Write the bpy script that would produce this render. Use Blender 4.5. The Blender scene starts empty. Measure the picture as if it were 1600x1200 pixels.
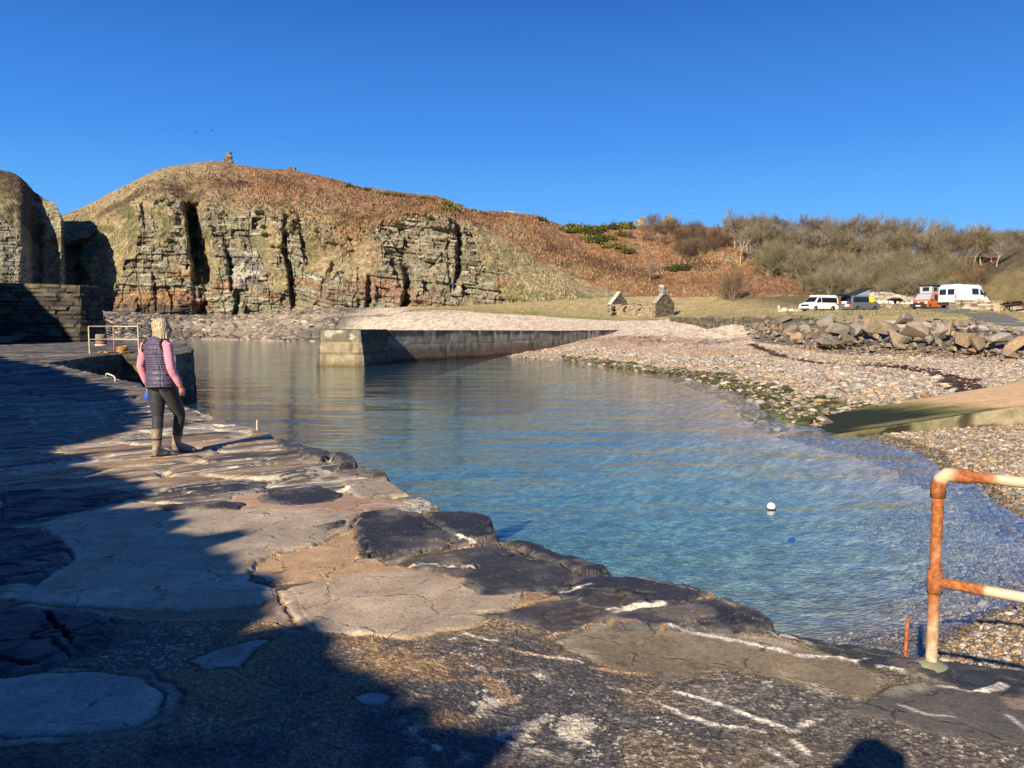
import bpy, bmesh, math, random
import numpy as np
from mathutils import Vector, Matrix

# ------------------------------------------------------------------ camera, sky, sun, exposure
SC = bpy.context.scene
COL = SC.collection
PW, PH, FPX = 1600.0, 1200.0, 1202.0
PITCH = math.atan(95.0 / FPX)
CAMZ = 2.9
cam_data = bpy.data.cameras.new("camera")
cam = bpy.data.objects.new("camera", cam_data)
COL.objects.link(cam)
cam.location = (0, 0, CAMZ)
cam.rotation_euler = (math.pi / 2 - PITCH, 0, 0)
cam_data.sensor_width = 36.0
cam_data.lens = 36.0 * FPX / PW
cam_data.clip_start = 0.05
cam_data.clip_end = 9000
SC.camera = cam

SUN_AZ = math.radians(28.0)      # shadows fall to the right of straight ahead
SUN_EL = math.radians(25.5)
TO_SUN = Vector((-math.sin(SUN_AZ) * math.cos(SUN_EL), -math.cos(SUN_AZ) * math.cos(SUN_EL), math.sin(SUN_EL)))
world = bpy.data.worlds.new("World")
SC.world = world
world.use_nodes = True
wn = world.node_tree
wn.nodes.clear()
w_out = wn.nodes.new("ShaderNodeOutputWorld")
w_bg = wn.nodes.new("ShaderNodeBackground")
w_sky = wn.nodes.new("ShaderNodeTexSky")
w_sky.sky_type = 'NISHITA'
w_sky.sun_disc = False
w_sky.sun_elevation = SUN_EL
w_sky.sun_rotation = math.atan2(TO_SUN.x, TO_SUN.y)
w_sky.altitude = 0
w_sky.air_density = 1.0
w_sky.dust_density = 0.25
w_sky.ozone_density = 3.2
w_bg.inputs["Strength"].default_value = 0.08
# clear spring air: the blue deepens with height above the horizon
w_geo = wn.nodes.new("ShaderNodeTexCoord")
w_sep = wn.nodes.new("ShaderNodeSeparateXYZ")
w_ramp = wn.nodes.new("ShaderNodeValToRGB")
w_mix = wn.nodes.new("ShaderNodeMix")
w_mix.data_type = 'RGBA'
w_mix.inputs[0].default_value = 0.93
w_gain = wn.nodes.new("ShaderNodeVectorMath")
w_gain.operation = 'SCALE'
w_gain.inputs[3].default_value = SKY_GAIN = 7.6
els = w_ramp.color_ramp.elements
els[0].position = 0.0; els[0].color = (0.27, 0.66, 1.08, 1)
els[1].position = 1.0; els[1].color = (0.012, 0.075, 0.33, 1)
for po, c in ((0.10, (0.125, 0.455, 0.98)), (0.22, (0.050, 0.275, 0.82)), (0.38, (0.017, 0.132, 0.55))):
    e = els.new(po); e.color = (*c, 1)
wn.links.new(w_geo.outputs["Generated"], w_sep.inputs[0])
wn.links.new(w_sep.outputs[2], w_ramp.inputs[0])
wn.links.new(w_ramp.outputs[0], w_gain.inputs[0])
wn.links.new(w_sky.outputs[0], w_mix.inputs[6])
wn.links.new(w_gain.outputs[0], w_mix.inputs[7])
wn.links.new(w_mix.outputs[2], w_bg.inputs[0])
wn.links.new(w_bg.outputs[0], w_out.inputs[0])

sun_data = bpy.data.lights.new("sun", 'SUN')
sun_data.energy = 5.0
sun_data.angle = math.radians(0.5)
sun_data.color = (1.0, 0.86, 0.66)
sun = bpy.data.objects.new("sun", sun_data)
COL.objects.link(sun)
sun.location = (-20, -30, 40)
sun.rotation_euler = TO_SUN.to_track_quat('Z', 'Y').to_euler()

SC.view_settings.view_transform = 'Standard'
SC.view_settings.look = 'None'
SC.view_settings.exposure = 0.8
SC.view_settings.gamma = 1.0
SC.render.engine = 'CYCLES'
SC.cycles.max_bounces = 6
SC.cycles.transparent_max_bounces = 12
SC.cycles.caustics_reflective = False
SC.cycles.caustics_refractive = False

# ------------------------------------------------------------------ picture geometry -> place
_cp, _sp = math.cos(PITCH), math.sin(PITCH)
def raydir(px, py):
    u = (px - 800.0) / FPX
    v = (py - 600.0) / FPX
    return Vector((u, _cp - v * _sp, -_sp - v * _cp))
def at(px, py, Y):
    d = raydir(px, py)
    k = Y / d.y
    return Vector((d.x * k, Y, CAMZ + d.z * k))
def gp(px, py, z):
    d = raydir(px, py)
    k = (z - CAMZ) / d.z
    return Vector((d.x * k, d.y * k, z))
def xat(px, Y):
    return (px - 800.0) / FPX * Y * (1.0 / (_cp))   # good for points near the horizon
def wz(py, Y):
    return at(800, py, Y).z

# ------------------------------------------------------------------ numpy noise
def _hash(*a):
    h = np.full(np.broadcast(*a).shape, 0x9E3779B9, dtype=np.uint32)
    for i, v in enumerate(a):
        v = np.asarray(v).astype(np.int64).astype(np.uint32)
        h = (h ^ (v * np.uint32(0x85EBCA6B + 2 * i * 7919))) & np.uint32(0xFFFFFFFF)
        h = (h ^ (h >> np.uint32(15))) * np.uint32(0x2C1B3C6D)
        h = (h ^ (h >> np.uint32(12))) * np.uint32(0x297A2D39)
        h = h ^ (h >> np.uint32(15))
    return h.astype(np.float64) / 4294967295.0
def vn2(x, y, s=0):
    xi, yi = np.floor(x), np.floor(y)
    fx, fy = x - xi, y - yi
    fx = fx * fx * (3 - 2 * fx); fy = fy * fy * (3 - 2 * fy)
    s = np.int64(s)
    a = _hash(xi, yi, s); b = _hash(xi + 1, yi, s); c = _hash(xi, yi + 1, s); d = _hash(xi + 1, yi + 1, s)
    return (a * (1 - fx) + b * fx) * (1 - fy) + (c * (1 - fx) + d * fx) * fy
def fbm(x, y, o=4, s=0, g=0.5):
    t = 0.0; am = 1.0; n = 0.0
    for i in range(o):
        t = t + am * (vn2(x, y, s + i * 17) - 0.5) * 2
        n += am; am *= g
        x = x * 2.03 + 11.7; y = y * 2.03 - 4.3
    return t / n
def cells(x, y, s=0, jit=0.9):
    """nearest feature point: F1, F2, id of the nearest cell (0..1)"""
    xi, yi = np.floor(x), np.floor(y)
    f1 = np.full(x.shape, 9.0); f2 = np.full(x.shape, 9.0); idd = np.zeros(x.shape)
    for dx in (-1, 0, 1):
        for dy in (-1, 0, 1):
            cx, cy = xi + dx, yi + dy
            px = cx + 0.5 + jit * (_hash(cx, cy, np.int64(s)) - 0.5)
            py = cy + 0.5 + jit * (_hash(cx, cy, np.int64(s + 5)) - 0.5)
            d = np.sqrt((px - x) ** 2 + (py - y) ** 2)
            i = _hash(cx, cy, np.int64(s + 9))
            near = d < f1
            f2 = np.where(near, f1, np.minimum(f2, d))
            idd = np.where(near, i, idd)
            f1 = np.where(near, d, f1)
    return f1, f2, idd
def sstep(a, b, x):
    t = np.clip((x - a) / (b - a), 0, 1)
    return t * t * (3 - 2 * t)
def mixc(a, b, f):
    f = np.asarray(f)[..., None]
    return a * (1 - f) + np.asarray(b) * f
def sd_poly(x, y, poly):
    """signed distance, negative inside"""
    d = np.full(x.shape, 1e9); inside = np.zeros(x.shape, dtype=bool)
    n = len(poly)
    for i in range(n):
        ax, ay = poly[i]; bx, by = poly[(i + 1) % n]
        ex, ey = bx - ax, by - ay
        wx, wy = x - ax, y - ay
        t = np.clip((wx * ex + wy * ey) / (ex * ex + ey * ey + 1e-12), 0, 1)
        d = np.minimum(d, (wx - ex * t) ** 2 + (wy - ey * t) ** 2)
        c = ((ay <= y) & (by > y)) | ((by <= y) & (ay > y))
        with np.errstate(divide='ignore', invalid='ignore'):
            xc = ax + (y - ay) / (by - ay if by != ay else 1e-12) * ex
        inside ^= c & (x < xc)
    d = np.sqrt(d)
    return np.where(inside, -d, d)
def d_line(x, y, pts):
    d = np.full(x.shape, 1e9)
    for (ax, ay), (bx, by) in zip(pts[:-1], pts[1:]):
        ex, ey = bx - ax, by - ay
        wx, wy = x - ax, y - ay
        t = np.clip((wx * ex + wy * ey) / (ex * ex + ey * ey + 1e-12), 0, 1)
        d = np.minimum(d, (wx - ex * t) ** 2 + (wy - ey * t) ** 2)
    return np.sqrt(d)

# ------------------------------------------------------------------ object helpers
def mesh_np(name, V, F, mat=None, parent=None, attrs=None, smooth=False, link=True):
    V = np.ascontiguousarray(V, dtype=np.float32); F = np.ascontiguousarray(F, dtype=np.int32)
    me = bpy.data.meshes.new(name)
    k = F.shape[1]
    me.vertices.add(len(V)); me.vertices.foreach_set("co", V.ravel())
    me.loops.add(F.size); me.loops.foreach_set("vertex_index", F.ravel())
    me.polygons.add(len(F))
    me.polygons.foreach_set("loop_start", np.arange(0, F.size, k, dtype=np.int32))
    me.polygons.foreach_set("loop_total", np.full(len(F), k, dtype=np.int32))
    me.polygons.foreach_set("use_smooth", np.full(len(F), smooth, dtype=bool))
    me.update(calc_edges=True)
    for an, av in (attrs or {}).items():
        av = np.asarray(av, dtype=np.float32)
        if av.ndim == 2:
            a = me.attributes.new(an, 'FLOAT_COLOR', 'POINT')
            if av.shape[1] == 3:
                av = np.concatenate([av, np.ones((len(av), 1), np.float32)], 1)
            a.data.foreach_set("color", np.ascontiguousarray(av).ravel())
        else:
            a = me.attributes.new(an, 'FLOAT', 'POINT')
            a.data.foreach_set("value", np.ascontiguousarray(av))
    if mat: me.materials.append(mat)
    o = bpy.data.objects.new(name, me)
    if link: COL.objects.link(o)
    if parent: o.parent = parent
    return o
def grid_faces(R, C):
    i = np.arange(R * C).reshape(R, C)
    return np.stack([i[:-1, :-1], i[:-1, 1:], i[1:, 1:], i[1:, :-1]], -1).reshape(-1, 4)
def grid_mesh(name, P, mat=None, attrs=None, smooth=True, parent=None, flip=False):
    R, C = P.shape[:2]
    F = grid_faces(R, C)
    if flip: F = F[:, ::-1]
    at2 = {k: (v.reshape(-1, v.shape[-1]) if v.ndim == 3 else v.ravel()) for k, v in (attrs or {}).items()}
    return mesh_np(name, P.reshape(-1, 3), F, mat, parent, at2, smooth)
def thing(name, label, cat, loc=(0, 0, 0), rz=0.0, group=None):
    o = bpy.data.objects.new(name, None)
    COL.objects.link(o)
    o.empty_display_size = 0.3
    o.location = loc; o.rotation_euler = (0, 0, rz)
    return tag(o, label, cat, group)
def tag(o, label, cat, group=None, kind=None):
    o["label"] = label; o["category"] = cat
    if group: o["group"] = group
    if kind: o["kind"] = kind
    return o
def structure(o):
    o["kind"] = "structure"
    return o

class MB:
    """collects shapes into one mesh (with a colour per shape)"""
    def __init__(s): s.v = []; s.f = []; s.c = []; s.n = 0
    def add(s, V, F, c=(0.5, 0.5, 0.5)):
        V = np.asarray(V, dtype=float)
        s.v.append(V); s.f += [tuple(int(i) + s.n for i in f) for f in F]
        s.c.append(np.tile(np.asarray(c, float), (len(V), 1))); s.n += len(V)
    def box(s, c, size, rz=0.0, col=(0.5,) * 3, jit=0.0, rng=None, rot=None, taper=1.0):
        h = np.asarray(size, float) / 2
        V = np.array([[x, y, z] for z in (-1, 1) for y in (-1, 1) for x in (-1, 1)], float)
        V[4:, :2] *= taper
        V = V * h
        if jit: V = V + (rng.random((8, 3)) - 0.5) * jit
        if rot is not None: V = V @ np.array(rot).T
        if rz:
            ca, sa = math.cos(rz), math.sin(rz)
            V = V @ np.array([[ca, sa, 0], [-sa, ca, 0], [0, 0, 1]])
        s.add(V + np.asarray(c, float), [(0, 2, 3, 1), (4, 5, 7, 6), (0, 1, 5, 4), (2, 6, 7, 3), (0, 4, 6, 2), (1, 3, 7, 5)], col)
    def tube(s, pts, rad, n=8, col=(0.5,) * 3, caps=True):
        pts = [Vector(p) for p in pts]
        if not hasattr(rad, '__len__'): rad = [rad] * len(pts)
        V = []; up = None
        for i, p in enumerate(pts):
            t = (pts[min(i + 1, len(pts) - 1)] - pts[max(i - 1, 0)]).normalized()
            if up is None:
                up = Vector((0, 0, 1)) if abs(t.z) < 0.9 else Vector((1, 0, 0))
            a = t.cross(up).normalized(); b = a.cross(t).normalized(); up = b
            for k in range(n):
                an = 2 * math.pi * k / n
                V.append(p + (a * math.cos(an) + b * math.sin(an)) * rad[i])
        F = []
        for i in range(len(pts) - 1):
            for k in range(n):
                F.append((i * n + k, i * n + (k + 1) % n, (i + 1) * n + (k + 1) % n, (i + 1) * n + k))
        if caps:
            F.append(tuple(range(n))[::-1]); F.append(tuple((len(pts) - 1) * n + k for k in range(n)))
        s.add([list(v) for v in V], F, col)
    def build(s, name, mat, parent=None, smooth=False, bevel=0.0):
        me = bpy.data.meshes.new(name)
        V = np.concatenate(s.v); C = np.concatenate(s.c)
        me.from_pydata(V.tolist(), [], s.f)
        a = me.attributes.new("col", 'FLOAT_COLOR', 'POINT')
        a.data.foreach_set("color", np.concatenate([C, np.ones((len(C), 1))], 1).astype(np.float32).ravel())
        bm = bmesh.new(); bm.from_mesh(me)
        bmesh.ops.recalc_face_normals(bm, faces=bm.faces)
        if bevel:
            bmesh.ops.bevel(bm, geom=list(bm.edges), offset=bevel, segments=2, affect='EDGES', profile=0.6)
        if smooth:
            for f in bm.faces: f.smooth = True
        bm.to_mesh(me); bm.free()
        me.materials.append(mat)
        o = bpy.data.objects.new(name, me); COL.objects.link(o)
        if parent: o.parent = parent
        return o

# ------------------------------------------------------------------ node helpers
class NT:
    def __init__(s, name):
        s.m = bpy.data.materials.new(name); s.m.use_nodes = True
        s.t = s.m.node_tree; s.t.nodes.clear()
        s.out = s.t.nodes.new("ShaderNodeOutputMaterial")
    def n(s, typ, ins=None, **kw):
        nd = s.t.nodes.new("ShaderNode" + typ)
        for k, v in kw.items(): setattr(nd, k, v)
        for k, v in (ins or {}).items(): s.set(nd.inputs[k], v)
        return nd
    def set(s, sock, v):
        if isinstance(v, bpy.types.NodeSocket): s.t.links.new(v, sock)
        elif isinstance(v, bpy.types.Node): s.t.links.new(v.outputs[0], sock)
        else:
            if hasattr(v, '__len__') and len(v) == 3 and sock.type == 'RGBA': v = (*v, 1)
            sock.default_value = v
    def math(s, op, a, b=0.0, clamp=False):
        nd = s.n("Math", {0: a, 1: b}, operation=op, use_clamp=clamp); return nd.outputs[0]
    def mix(s, f, a, b, mode='MIX'):
        nd = s.n("Mix", data_type='RGBA', blend_type=mode)
        s.set(nd.inputs[0], f); s.set(nd.inputs[6], a); s.set(nd.inputs[7], b)
        return nd.outputs[2]
    def noise(s, scale, detail=3, rough=0.5, vec=None, out=0):
        nd = s.n("TexNoise", {"Scale": scale, "Detail": detail, "Roughness": rough})
        if vec is not None: s.set(nd.inputs["Vector"], vec)
        return nd.outputs[out]
    def pos(s, sx=1, sy=1, sz=1):
        g = s.n("NewGeometry")
        if (sx, sy, sz) == (1, 1, 1): return g.outputs["Position"]
        return s.n("Mapping", {"Vector": g.outputs["Position"], "Scale": (sx, sy, sz)}).outputs[0]
    def obj(s):
        return s.n("TexCoord").outputs["Object"]
    def ramp(s, f, lo, hi, a=0.0, b=1.0):
        nd = s.n("MapRange", {0: f, 1: lo, 2: hi, 3: a, 4: b}); return nd.outputs[0]
    def attr(s, name, fac=False):
        nd = s.n("Attribute", attribute_name=name); return nd.outputs[2 if fac else 0]
    def bump(s, h, strength=0.5, dist=0.02, normal=None):
        nd = s.n("Bump", {"Height": h, "Strength": strength, "Distance": dist})
        if normal is not None: s.set(nd.inputs["Normal"], normal)
        return nd.outputs[0]
    def bsdf(s, col, rough=0.8, normal=None, spec=0.3, **kw):
        b = s.n("BsdfPrincipled", {"Base Color": col, "Roughness": rough, "Specular IOR Level": spec})
        if normal is not None: s.set(b.inputs["Normal"], normal)
        for k, v in kw.items(): s.set(b.inputs[k.replace('_', ' ')], v)
        s.t.links.new(b.outputs[0], s.out.inputs[0])
        return b

def mat_attr(name, rough=0.85, nscale=6.0, var=0.35, bstr=0.5, bdist=0.03, spec=0.25, attr="col"):
    """colour from the mesh's own colours, mottled, with a rough bump"""
    m = NT(name); p = m.pos()
    n1 = m.noise(nscale, 5, 0.62, p); n2 = m.noise(nscale * 6, 4, 0.6, p)
    f = m.math('ADD', m.ramp(n1, 0.3, 0.7, 1 - var, 1 + var), m.ramp(n2, 0.3, 0.7, -var * 0.5, var * 0.5))
    c = m.mix(1.0, m.attr(attr), m.n("CombineColor", {0: f, 1: f, 2: f}).outputs[0], 'MULTIPLY')
    b = m.bump(m.math('ADD', n1, m.math('MULTIPLY', n2, 0.5)), bstr, bdist)
    m.bsdf(c, rough, b, spec)
    return m.m
def mat_plain(name, col, rough=0.5, var=0.08, nscale=20.0, metal=0.0, spec=0.4, bstr=0.0, coat=0.0):
    m = NT(name); p = m.obj()
    n1 = m.noise(nscale, 4, 0.6, p)
    dk = tuple(c * (1 - var * 2) for c in col); lt = tuple(min(1, c * (1 + var)) for c in col)
    c = m.mix(m.ramp(n1, 0.3, 0.7), dk, lt)
    m.bsdf(c, rough, m.bump(n1, bstr, 0.01) if bstr else None, spec, Metallic=metal, Coat_Weight=coat)
    return m.m
# ================================================================== QUAY OUTLINE (shared by ground and water)
QZ = 1.3
def quay_level(x, y):
    return QZ + 0.5 * sstep(15, 27, np.asarray(y, float))
def gq(px, py):
    z = QZ
    for _ in range(12):
        p = gp(px, py, z)
        z = 0.5 * z + 0.5 * float(quay_level(p.x, p.y))
    return gp(px, py, z)
EDGE_PX = [(1600, 1047), (1540, 1040), (1500, 1036), (1440, 1030), (1400, 1016), (1370, 1008), (1300, 1003), (1240, 990), (1213, 979),
           (1196, 964), (1150, 946), (1115, 933), (1075, 917), (1020, 906), (972, 899), (950, 886), (900, 867), (840, 852), (780, 843),
           (772, 826), (765, 808), (742, 800), (690, 799), (684, 788), (668, 778), (640, 771), (628, 765), (612, 755), (602, 740), (575, 733),
           (557, 728), (548, 716), (522, 714), (506, 706), (490, 704), (468, 696), (455, 688), (430, 686), (424, 676), (405, 671), (372, 664),
           (352, 655), (338, 651), (316, 643), (300, 638), (275, 629), (255, 621), (240, 614), (218, 599)]
edge = [gq(*p) for p in EDGE_PX]
e0, e1 = edge[0], edge[4]
dirn = Vector((0.64, -0.77, 0))
edge = [e0 + dirn * 7.0, e0 + dirn * 3.5] + edge
SLOT_N = gq(78, 567)                    # inland end of the slot in the quay
FQZ = 1.8
FQ_CORNER = at(190, 553, 27.4)          # inner corner of slot and far quay
FQ_TIP = at(286, 550, 27.0)
edge_xy = np.array([(p.x, p.y) for p in edge])
NRM = np.array([0.8, 0.6]); TAN = np.array([-0.6, 0.8])
WALL_PERP = -5.5                        # the inland harbour wall stands on this line

# ================================================================== GROUND: one sheet, shore to horizon
ctl = []
for p in [(1440, 1022), (1480, 1003), (1540, 945), (1600, 890), (1600, 806), (1540, 775), (1480, 740), (1410, 697), (1245, 660),
          (1225, 648), (1180, 626), (1130, 605), (1000, 581), (930, 570), (860, 561), (795, 557), (480, 533), (400, 531), (300, 530)]:
    g = gp(*p, 0.0); ctl.append((g.x, g.y, 0.0))
def C_(px, py, Y):
    p = at(px, py, Y); ctl.append((p.x, p.y, p.z))
ctl += [(7.2, 9.2, 0.02), (6.9, 10.2, -.3), (8.2, 7.5, 0.5), (4.6, 4.2, 0.35), (6.5, 5.0, 0.55), (10, 3, 1.2), (6, 0, 0.9), (11, 10.5, 0.6), (13, 14, 0.7), (13.6, 20, 0.2), (10.8, 16.5, 0.15), (18, 20, 1.0),
        (17, 26, 0.75), (26, 24, 1.9), (20, 12, 1.8), (30, 8, 3), (35, 30, 3.2), (12, 24.5, 0.28), (14.5, 30, 0.55), (13, 36, 0.5)]
for a in [(1300, 546, 57), (1180, 527, 60), (1180, 512, 72), (1000, 540, 66), (1000, 504, 105), (1150, 503, 78), (930, 516, 90), (860, 538, 78), (700, 490, 131), (600, 503, 130), (480, 512, 136),
          (480, 489, 152), (560, 487, 150), (400, 492, 160), (330, 505, 150), (330, 494, 163), (250, 515, 140), (200, 494, 163), (1600, 562, 43.5), (1500, 552, 50), (1400, 549, 54),
          (1600, 520, 50), (1600, 510, 58), (1500, 505, 62), (1400, 499, 68), (1300, 497, 68), (1200, 493, 70), (1280, 488, 96), (1340, 488, 96), (1450, 484, 88), (1500, 482, 86), (1600, 492, 75),
          (1200, 488, 90), (1000, 494, 130), (1050, 495, 122), (1100, 493, 112), (860, 490, 130), (1150, 475, 140), (900, 472, 146), (780, 478, 146), (1250, 470, 135), (1350, 476, 115), (1450, 474, 120), (1560, 472, 105),
          (1700, 480, 95), (1700, 540, 42), (1800, 520, 60), (700, 480, 150), (1000, 465, 152)]:
    C_(*a)
ctl += [(-2, 15, -1.7), (-5, 25, -2.1), (0, 30, -1.9), (-10, 40, -2.3), (2, 20, -1.7), (1.5, 9, -1.3), (1.9, 6.3, -.8), (-20, 60, -2.1), (-28, 95, -1.8), (-36, 118, -1.2),
        (4, 10, -1.05), (5, 15, -1.1), (5, 30, -1.2), (-16, 24, -2), (0.5, 5, -1.2), (-2, 0, -1.4), (-5, 10, -2), (-8, -5, -1.4), (-18, 40, -2.2), (-35, 60, -2.2), (-45, 100, -0.6),
        (-60, 90, 1.6), (-56, 80, 2.4), (-75, 70, 3), (-70, 125, 3.5), (-95, 136, 4.2), (-130, 130, 5), (-80, 150, 5), (-45, 70, 1.0), (-40, 55, 0.2), (6, 22, -0.5), (6, 45, -0.7), (0, 55, -1.2), (-12, 75, -1.0), (-14, 100, -0.4),
        (-12, 115, 1.3), (-30, 128, -0.3), (2.9, 5.2, .14), (4.2, 6.2, .2), (2.4, 7.6, -.7), (5.0, 8.6, -0.75), (6.2, 11.5, -0.8), (6.8, 16, -0.7), (7.8, 13.6, -.35), (90, 60, 8), (70, 110, 10), (100, 150, 14), (0, -30, 4), (40, -20, 6), (60, 20, 6)]
ctl = np.array(ctl)
def _U(r2): return 0.5 * r2 * np.log(np.maximum(r2, 1e-9))
_n = len(ctl); SCL = 40.0
_P = ctl[:, :2] / SCL
_K = _U(((_P[:, None] - _P[None]) ** 2).sum(-1)) + np.eye(_n) * 0.0006
_Q = np.concatenate([np.ones((_n, 1)), _P], 1)
_A = np.zeros((_n + 3, _n + 3)); _A[:_n, :_n] = _K; _A[:_n, _n:] = _Q; _A[_n:, :_n] = _Q.T
_w = np.linalg.solve(_A, np.concatenate([ctl[:, 2], np.zeros(3)]))
def tps(x, y):
    x = np.asarray(x, float); y = np.asarray(y, float)
    sh = x.shape; X = x.ravel() / SCL; Y = y.ravel() / SCL
    out = np.empty(len(X))
    for i in range(0, len(X), 40000):
        r2 = (X[i:i + 40000, None] - _P[None, :, 0]) ** 2 + (Y[i:i + 40000, None] - _P[None, :, 1]) ** 2
        out[i:i + 40000] = _U(r2) @ _w[:_n] + _w[_n] + X[i:i + 40000] * _w[_n + 1] + Y[i:i + 40000] * _w[_n + 2]
    return out.reshape(sh)
quay_poly = [tuple(p) for p in edge_xy] + [(SLOT_N.x, SLOT_N.y), (-30, 36), (-20, 0), (-4, -12)]
def ground(x, y):
    x = np.asarray(x, float); y = np.asarray(y, float)
    z = tps(x, y)
    r = np.sqrt(x * x + y * y)
    z = z + (9.0 - z) * sstep(170, 260, r)
    q = x * NRM[0] + y * NRM[1]; a = x * TAN[0] + y * TAN[1]
    inq = (q > WALL_PERP - 0.5) & (sd_poly(x, y, quay_poly) < -0.25) & (r < 60)
    z = np.where(inq, np.minimum(z, -1.2), z)
    insl = sd_poly(x, y, [(8.9, 19.6), (31, 22.2), (33, 29.4), (9.6, 23.5)]) < 0.05
    z = np.where(insl, np.minimum(z, -.12 + .125 * (x - 7.6) - .22), z)
    back = sstep(WALL_PERP - 0.9, WALL_PERP - 1.6, q) * (1 - sstep(50, 70, y)) * (1 - sstep(80, 120, r))
    z = z * (1 - back) + (QZ + 2.6 + 0.3 * fbm(x * .3, y * .3, 3, 3)) * back
    return z

th = np.radians(np.concatenate([np.linspace(-75, -38, 60)[:-1], np.linspace(-38, 38, 760), np.linspace(38, 75, 60)[1:]]))
rr = np.concatenate([np.linspace(3.0, 9, 90)[:-1], np.geomspace(9, 240, 620)[:-1], np.geomspace(240, 6000, 40)])
RR, TT = np.meshgrid(rr, th, indexing='ij')
GX, GY = RR * np.sin(TT), RR * np.cos(TT)
GZ = ground(GX, GY)
# shape of the shingle: berms, hollows, rough slabs
def relief(x, y, z):
    return sstep(-0.4, 0.3, z) * (0.10 * fbm(x * 0.22, y * 0.22, 4, 21) + 0.05 * fbm(x * 1.3, y * 1.3, 3, 22)) * np.clip(np.hypot(x, y) / 30, 0.2, 1.2) * sstep(0.02, 0.6, np.abs(z))
lump = fbm(GX * 0.22, GY * 0.22, 4, 21)
GZ2 = GZ + relief(GX, GY, GZ)
farslab = sstep(0.1, .5, fbm(GX * .05, GY * .05, 2, 5) + sstep(-20, -45, GX) * 1.2 * sstep(90, 110, GY))
f1, f2, cid = cells(GX * 0.55 + 0.3 * lump, GY * 0.28, 31)
GZ2 += farslab * sstep(100, 120, GY) * sstep(-28, -34, GX) * (sstep(0, 0.12, f2 - f1) * 0.35 * (0.4 + cid))
s1 = vn2(GX * 2.2, GY * 2.2, 41); s2 = vn2(GX * 6, GY * 6, 42)
# ---- ground colours by what lies there
pxs = 800 + FPX * _cp * GX / np.maximum(GY, 0.1)
col = np.zeros(GX.shape + (3,))
pink = np.array((0.45, 0.362, 0.258)); cream = np.array((0.60, 0.50, 0.37)); greyst = np.array((0.34, 0.33, 0.305)); tan_ = np.array((0.38, 0.27, 0.155))
brown = np.array((0.34, 0.22, 0.145))
col[:] = pink
zz = GZ + 0.25 * lump
col = mixc(col, cream, sstep(1.35, 2.1, zz))
col = mixc(col, brown, sstep(0.9, 1.3, zz) * sstep(1.9, 1.5, zz) * sstep(-0.25, .25, fbm(GX * .09, GY * .2, 3, 51)) * sstep(36, 44, GY))
col = mixc(col, tan_, sstep(30, 14, RR) * 0.8)
col = mixc(col, greyst, sstep(0.1, .45, fbm(GX * .12, GY * .12, 3, 52)) * sstep(1.3, .6, zz) * sstep(34, 40, GY) * sstep(80, 60, GY) * 0.8)
stone = mixc(np.ones(col.shape), np.array((1.35, 1.25, 1.15)), sstep(.55, .9, s1)); stone = mixc(stone, np.array((0.62, .6, .6)), sstep(.42, .15, s1))
col = col * stone * (0.8 + 0.4 * s2)[..., None]
fsl = sstep(100, 112, GY) * sstep(-24, -32, GX)
col = mixc(col, np.array((.17, .145, .105)) , fsl * (.6 + .4 * sstep(-.2, .2, lump)))
# seaweed lines and wet stone at the tide mark
weedline = [(gp(1540, 606, 0.85).x, gp(1540, 606, 0.85).y), (gp(1490, 592, 0.8).x, gp(1490, 592, 0.8).y), (gp(1430, 575, 0.8).x, gp(1430, 575, 0.8).y), (gp(1340, 562, 0.85).x, gp(1340, 562, 0.85).y), (gp(1260, 553, 0.9).x, gp(1260, 553, 0.9).y), (gp(1180, 545, 1.0).x, gp(1180, 545, 1.0).y)]
wx, wy = GX + 0.5 * fbm(GX * .8, GY * .8, 3, 61), GY + 0.9 * fbm(GX * .6, GY * .6, 3, 62)
wd = d_line(wx, wy, weedline)
weed = sstep(0.62, 0.2, wd) * sstep(-.35, .05, fbm(GX * .5, GY * .5, 3, 63))
weed = np.maximum(weed, sstep(.62, .8, vn2(GX * .55, GY * .35, 64)) * sstep(.9, 1.1, zz) * sstep(1.7, 1.3, zz) * sstep(34, 40, GY) * sstep(8, 22, GX) * (s1 > .4))
weed = np.maximum(weed, sstep(1.1, .5, np.abs(GY - 141 - 4 * lump)) * sstep(-8, -14, GX) * sstep(-44, -38, GX) * 0.7)
col = mixc(col, np.array((0.035, 0.018, 0.014)), weed)
wet = sstep(0.22, 0.02, GZ + 0.05 * lump) * sstep(-1.0, -.1, GZ)
col = col * (1 - 0.45 * wet)[..., None]
alga = sstep(0.30, 0.05, GZ + 0.1 * lump) * sstep(-.6, -0.1, GZ) * sstep(26, 34, GY) * sstep(2, 7, GX) * sstep(.3, .6, s1)
col = mixc(col, np.array((0.035, 0.045, 0.012)), alga)
# meadow and verge
dry = np.array((0.36, 0.275, 0.12)); green = np.array((0.16, 0.175, 0.035))
edge_n = 1.5 * fbm(GX * .15, GY * .15, 4, 71)
gline = np.interp(pxs, [600, 680, 760, 860, 950, 1040, 1090, 1170, 1300, 1400, 1480, 1600, 1900], [150, 140, 131, 126, 119, 107, 96, 66, 63.5, 65, 63.5, 55, 48])
veg = sstep(-0.6, 0.8, GY - gline + edge_n)
veg = veg * sstep(600, 690, pxs)
gcol = mixc(np.broadcast_to(dry, col.shape), green, sstep(7.5, 1.0, GY - gline + edge_n * 2) * 0.8 * sstep(80, 100, GY) + 0.75 * sstep(-.1, .4, fbm(GX * .12, GY * .08, 3, 72)) * sstep(80, 70, GY))
gcol = gcol * (0.6 + 0.8 * vn2(GX * 1.7, GY * 1.1, 73) * (0.6 + 0.4 * s2) + .2)[..., None]
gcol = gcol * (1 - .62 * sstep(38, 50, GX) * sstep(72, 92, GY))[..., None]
col = mixc(col, gcol, veg)
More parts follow.
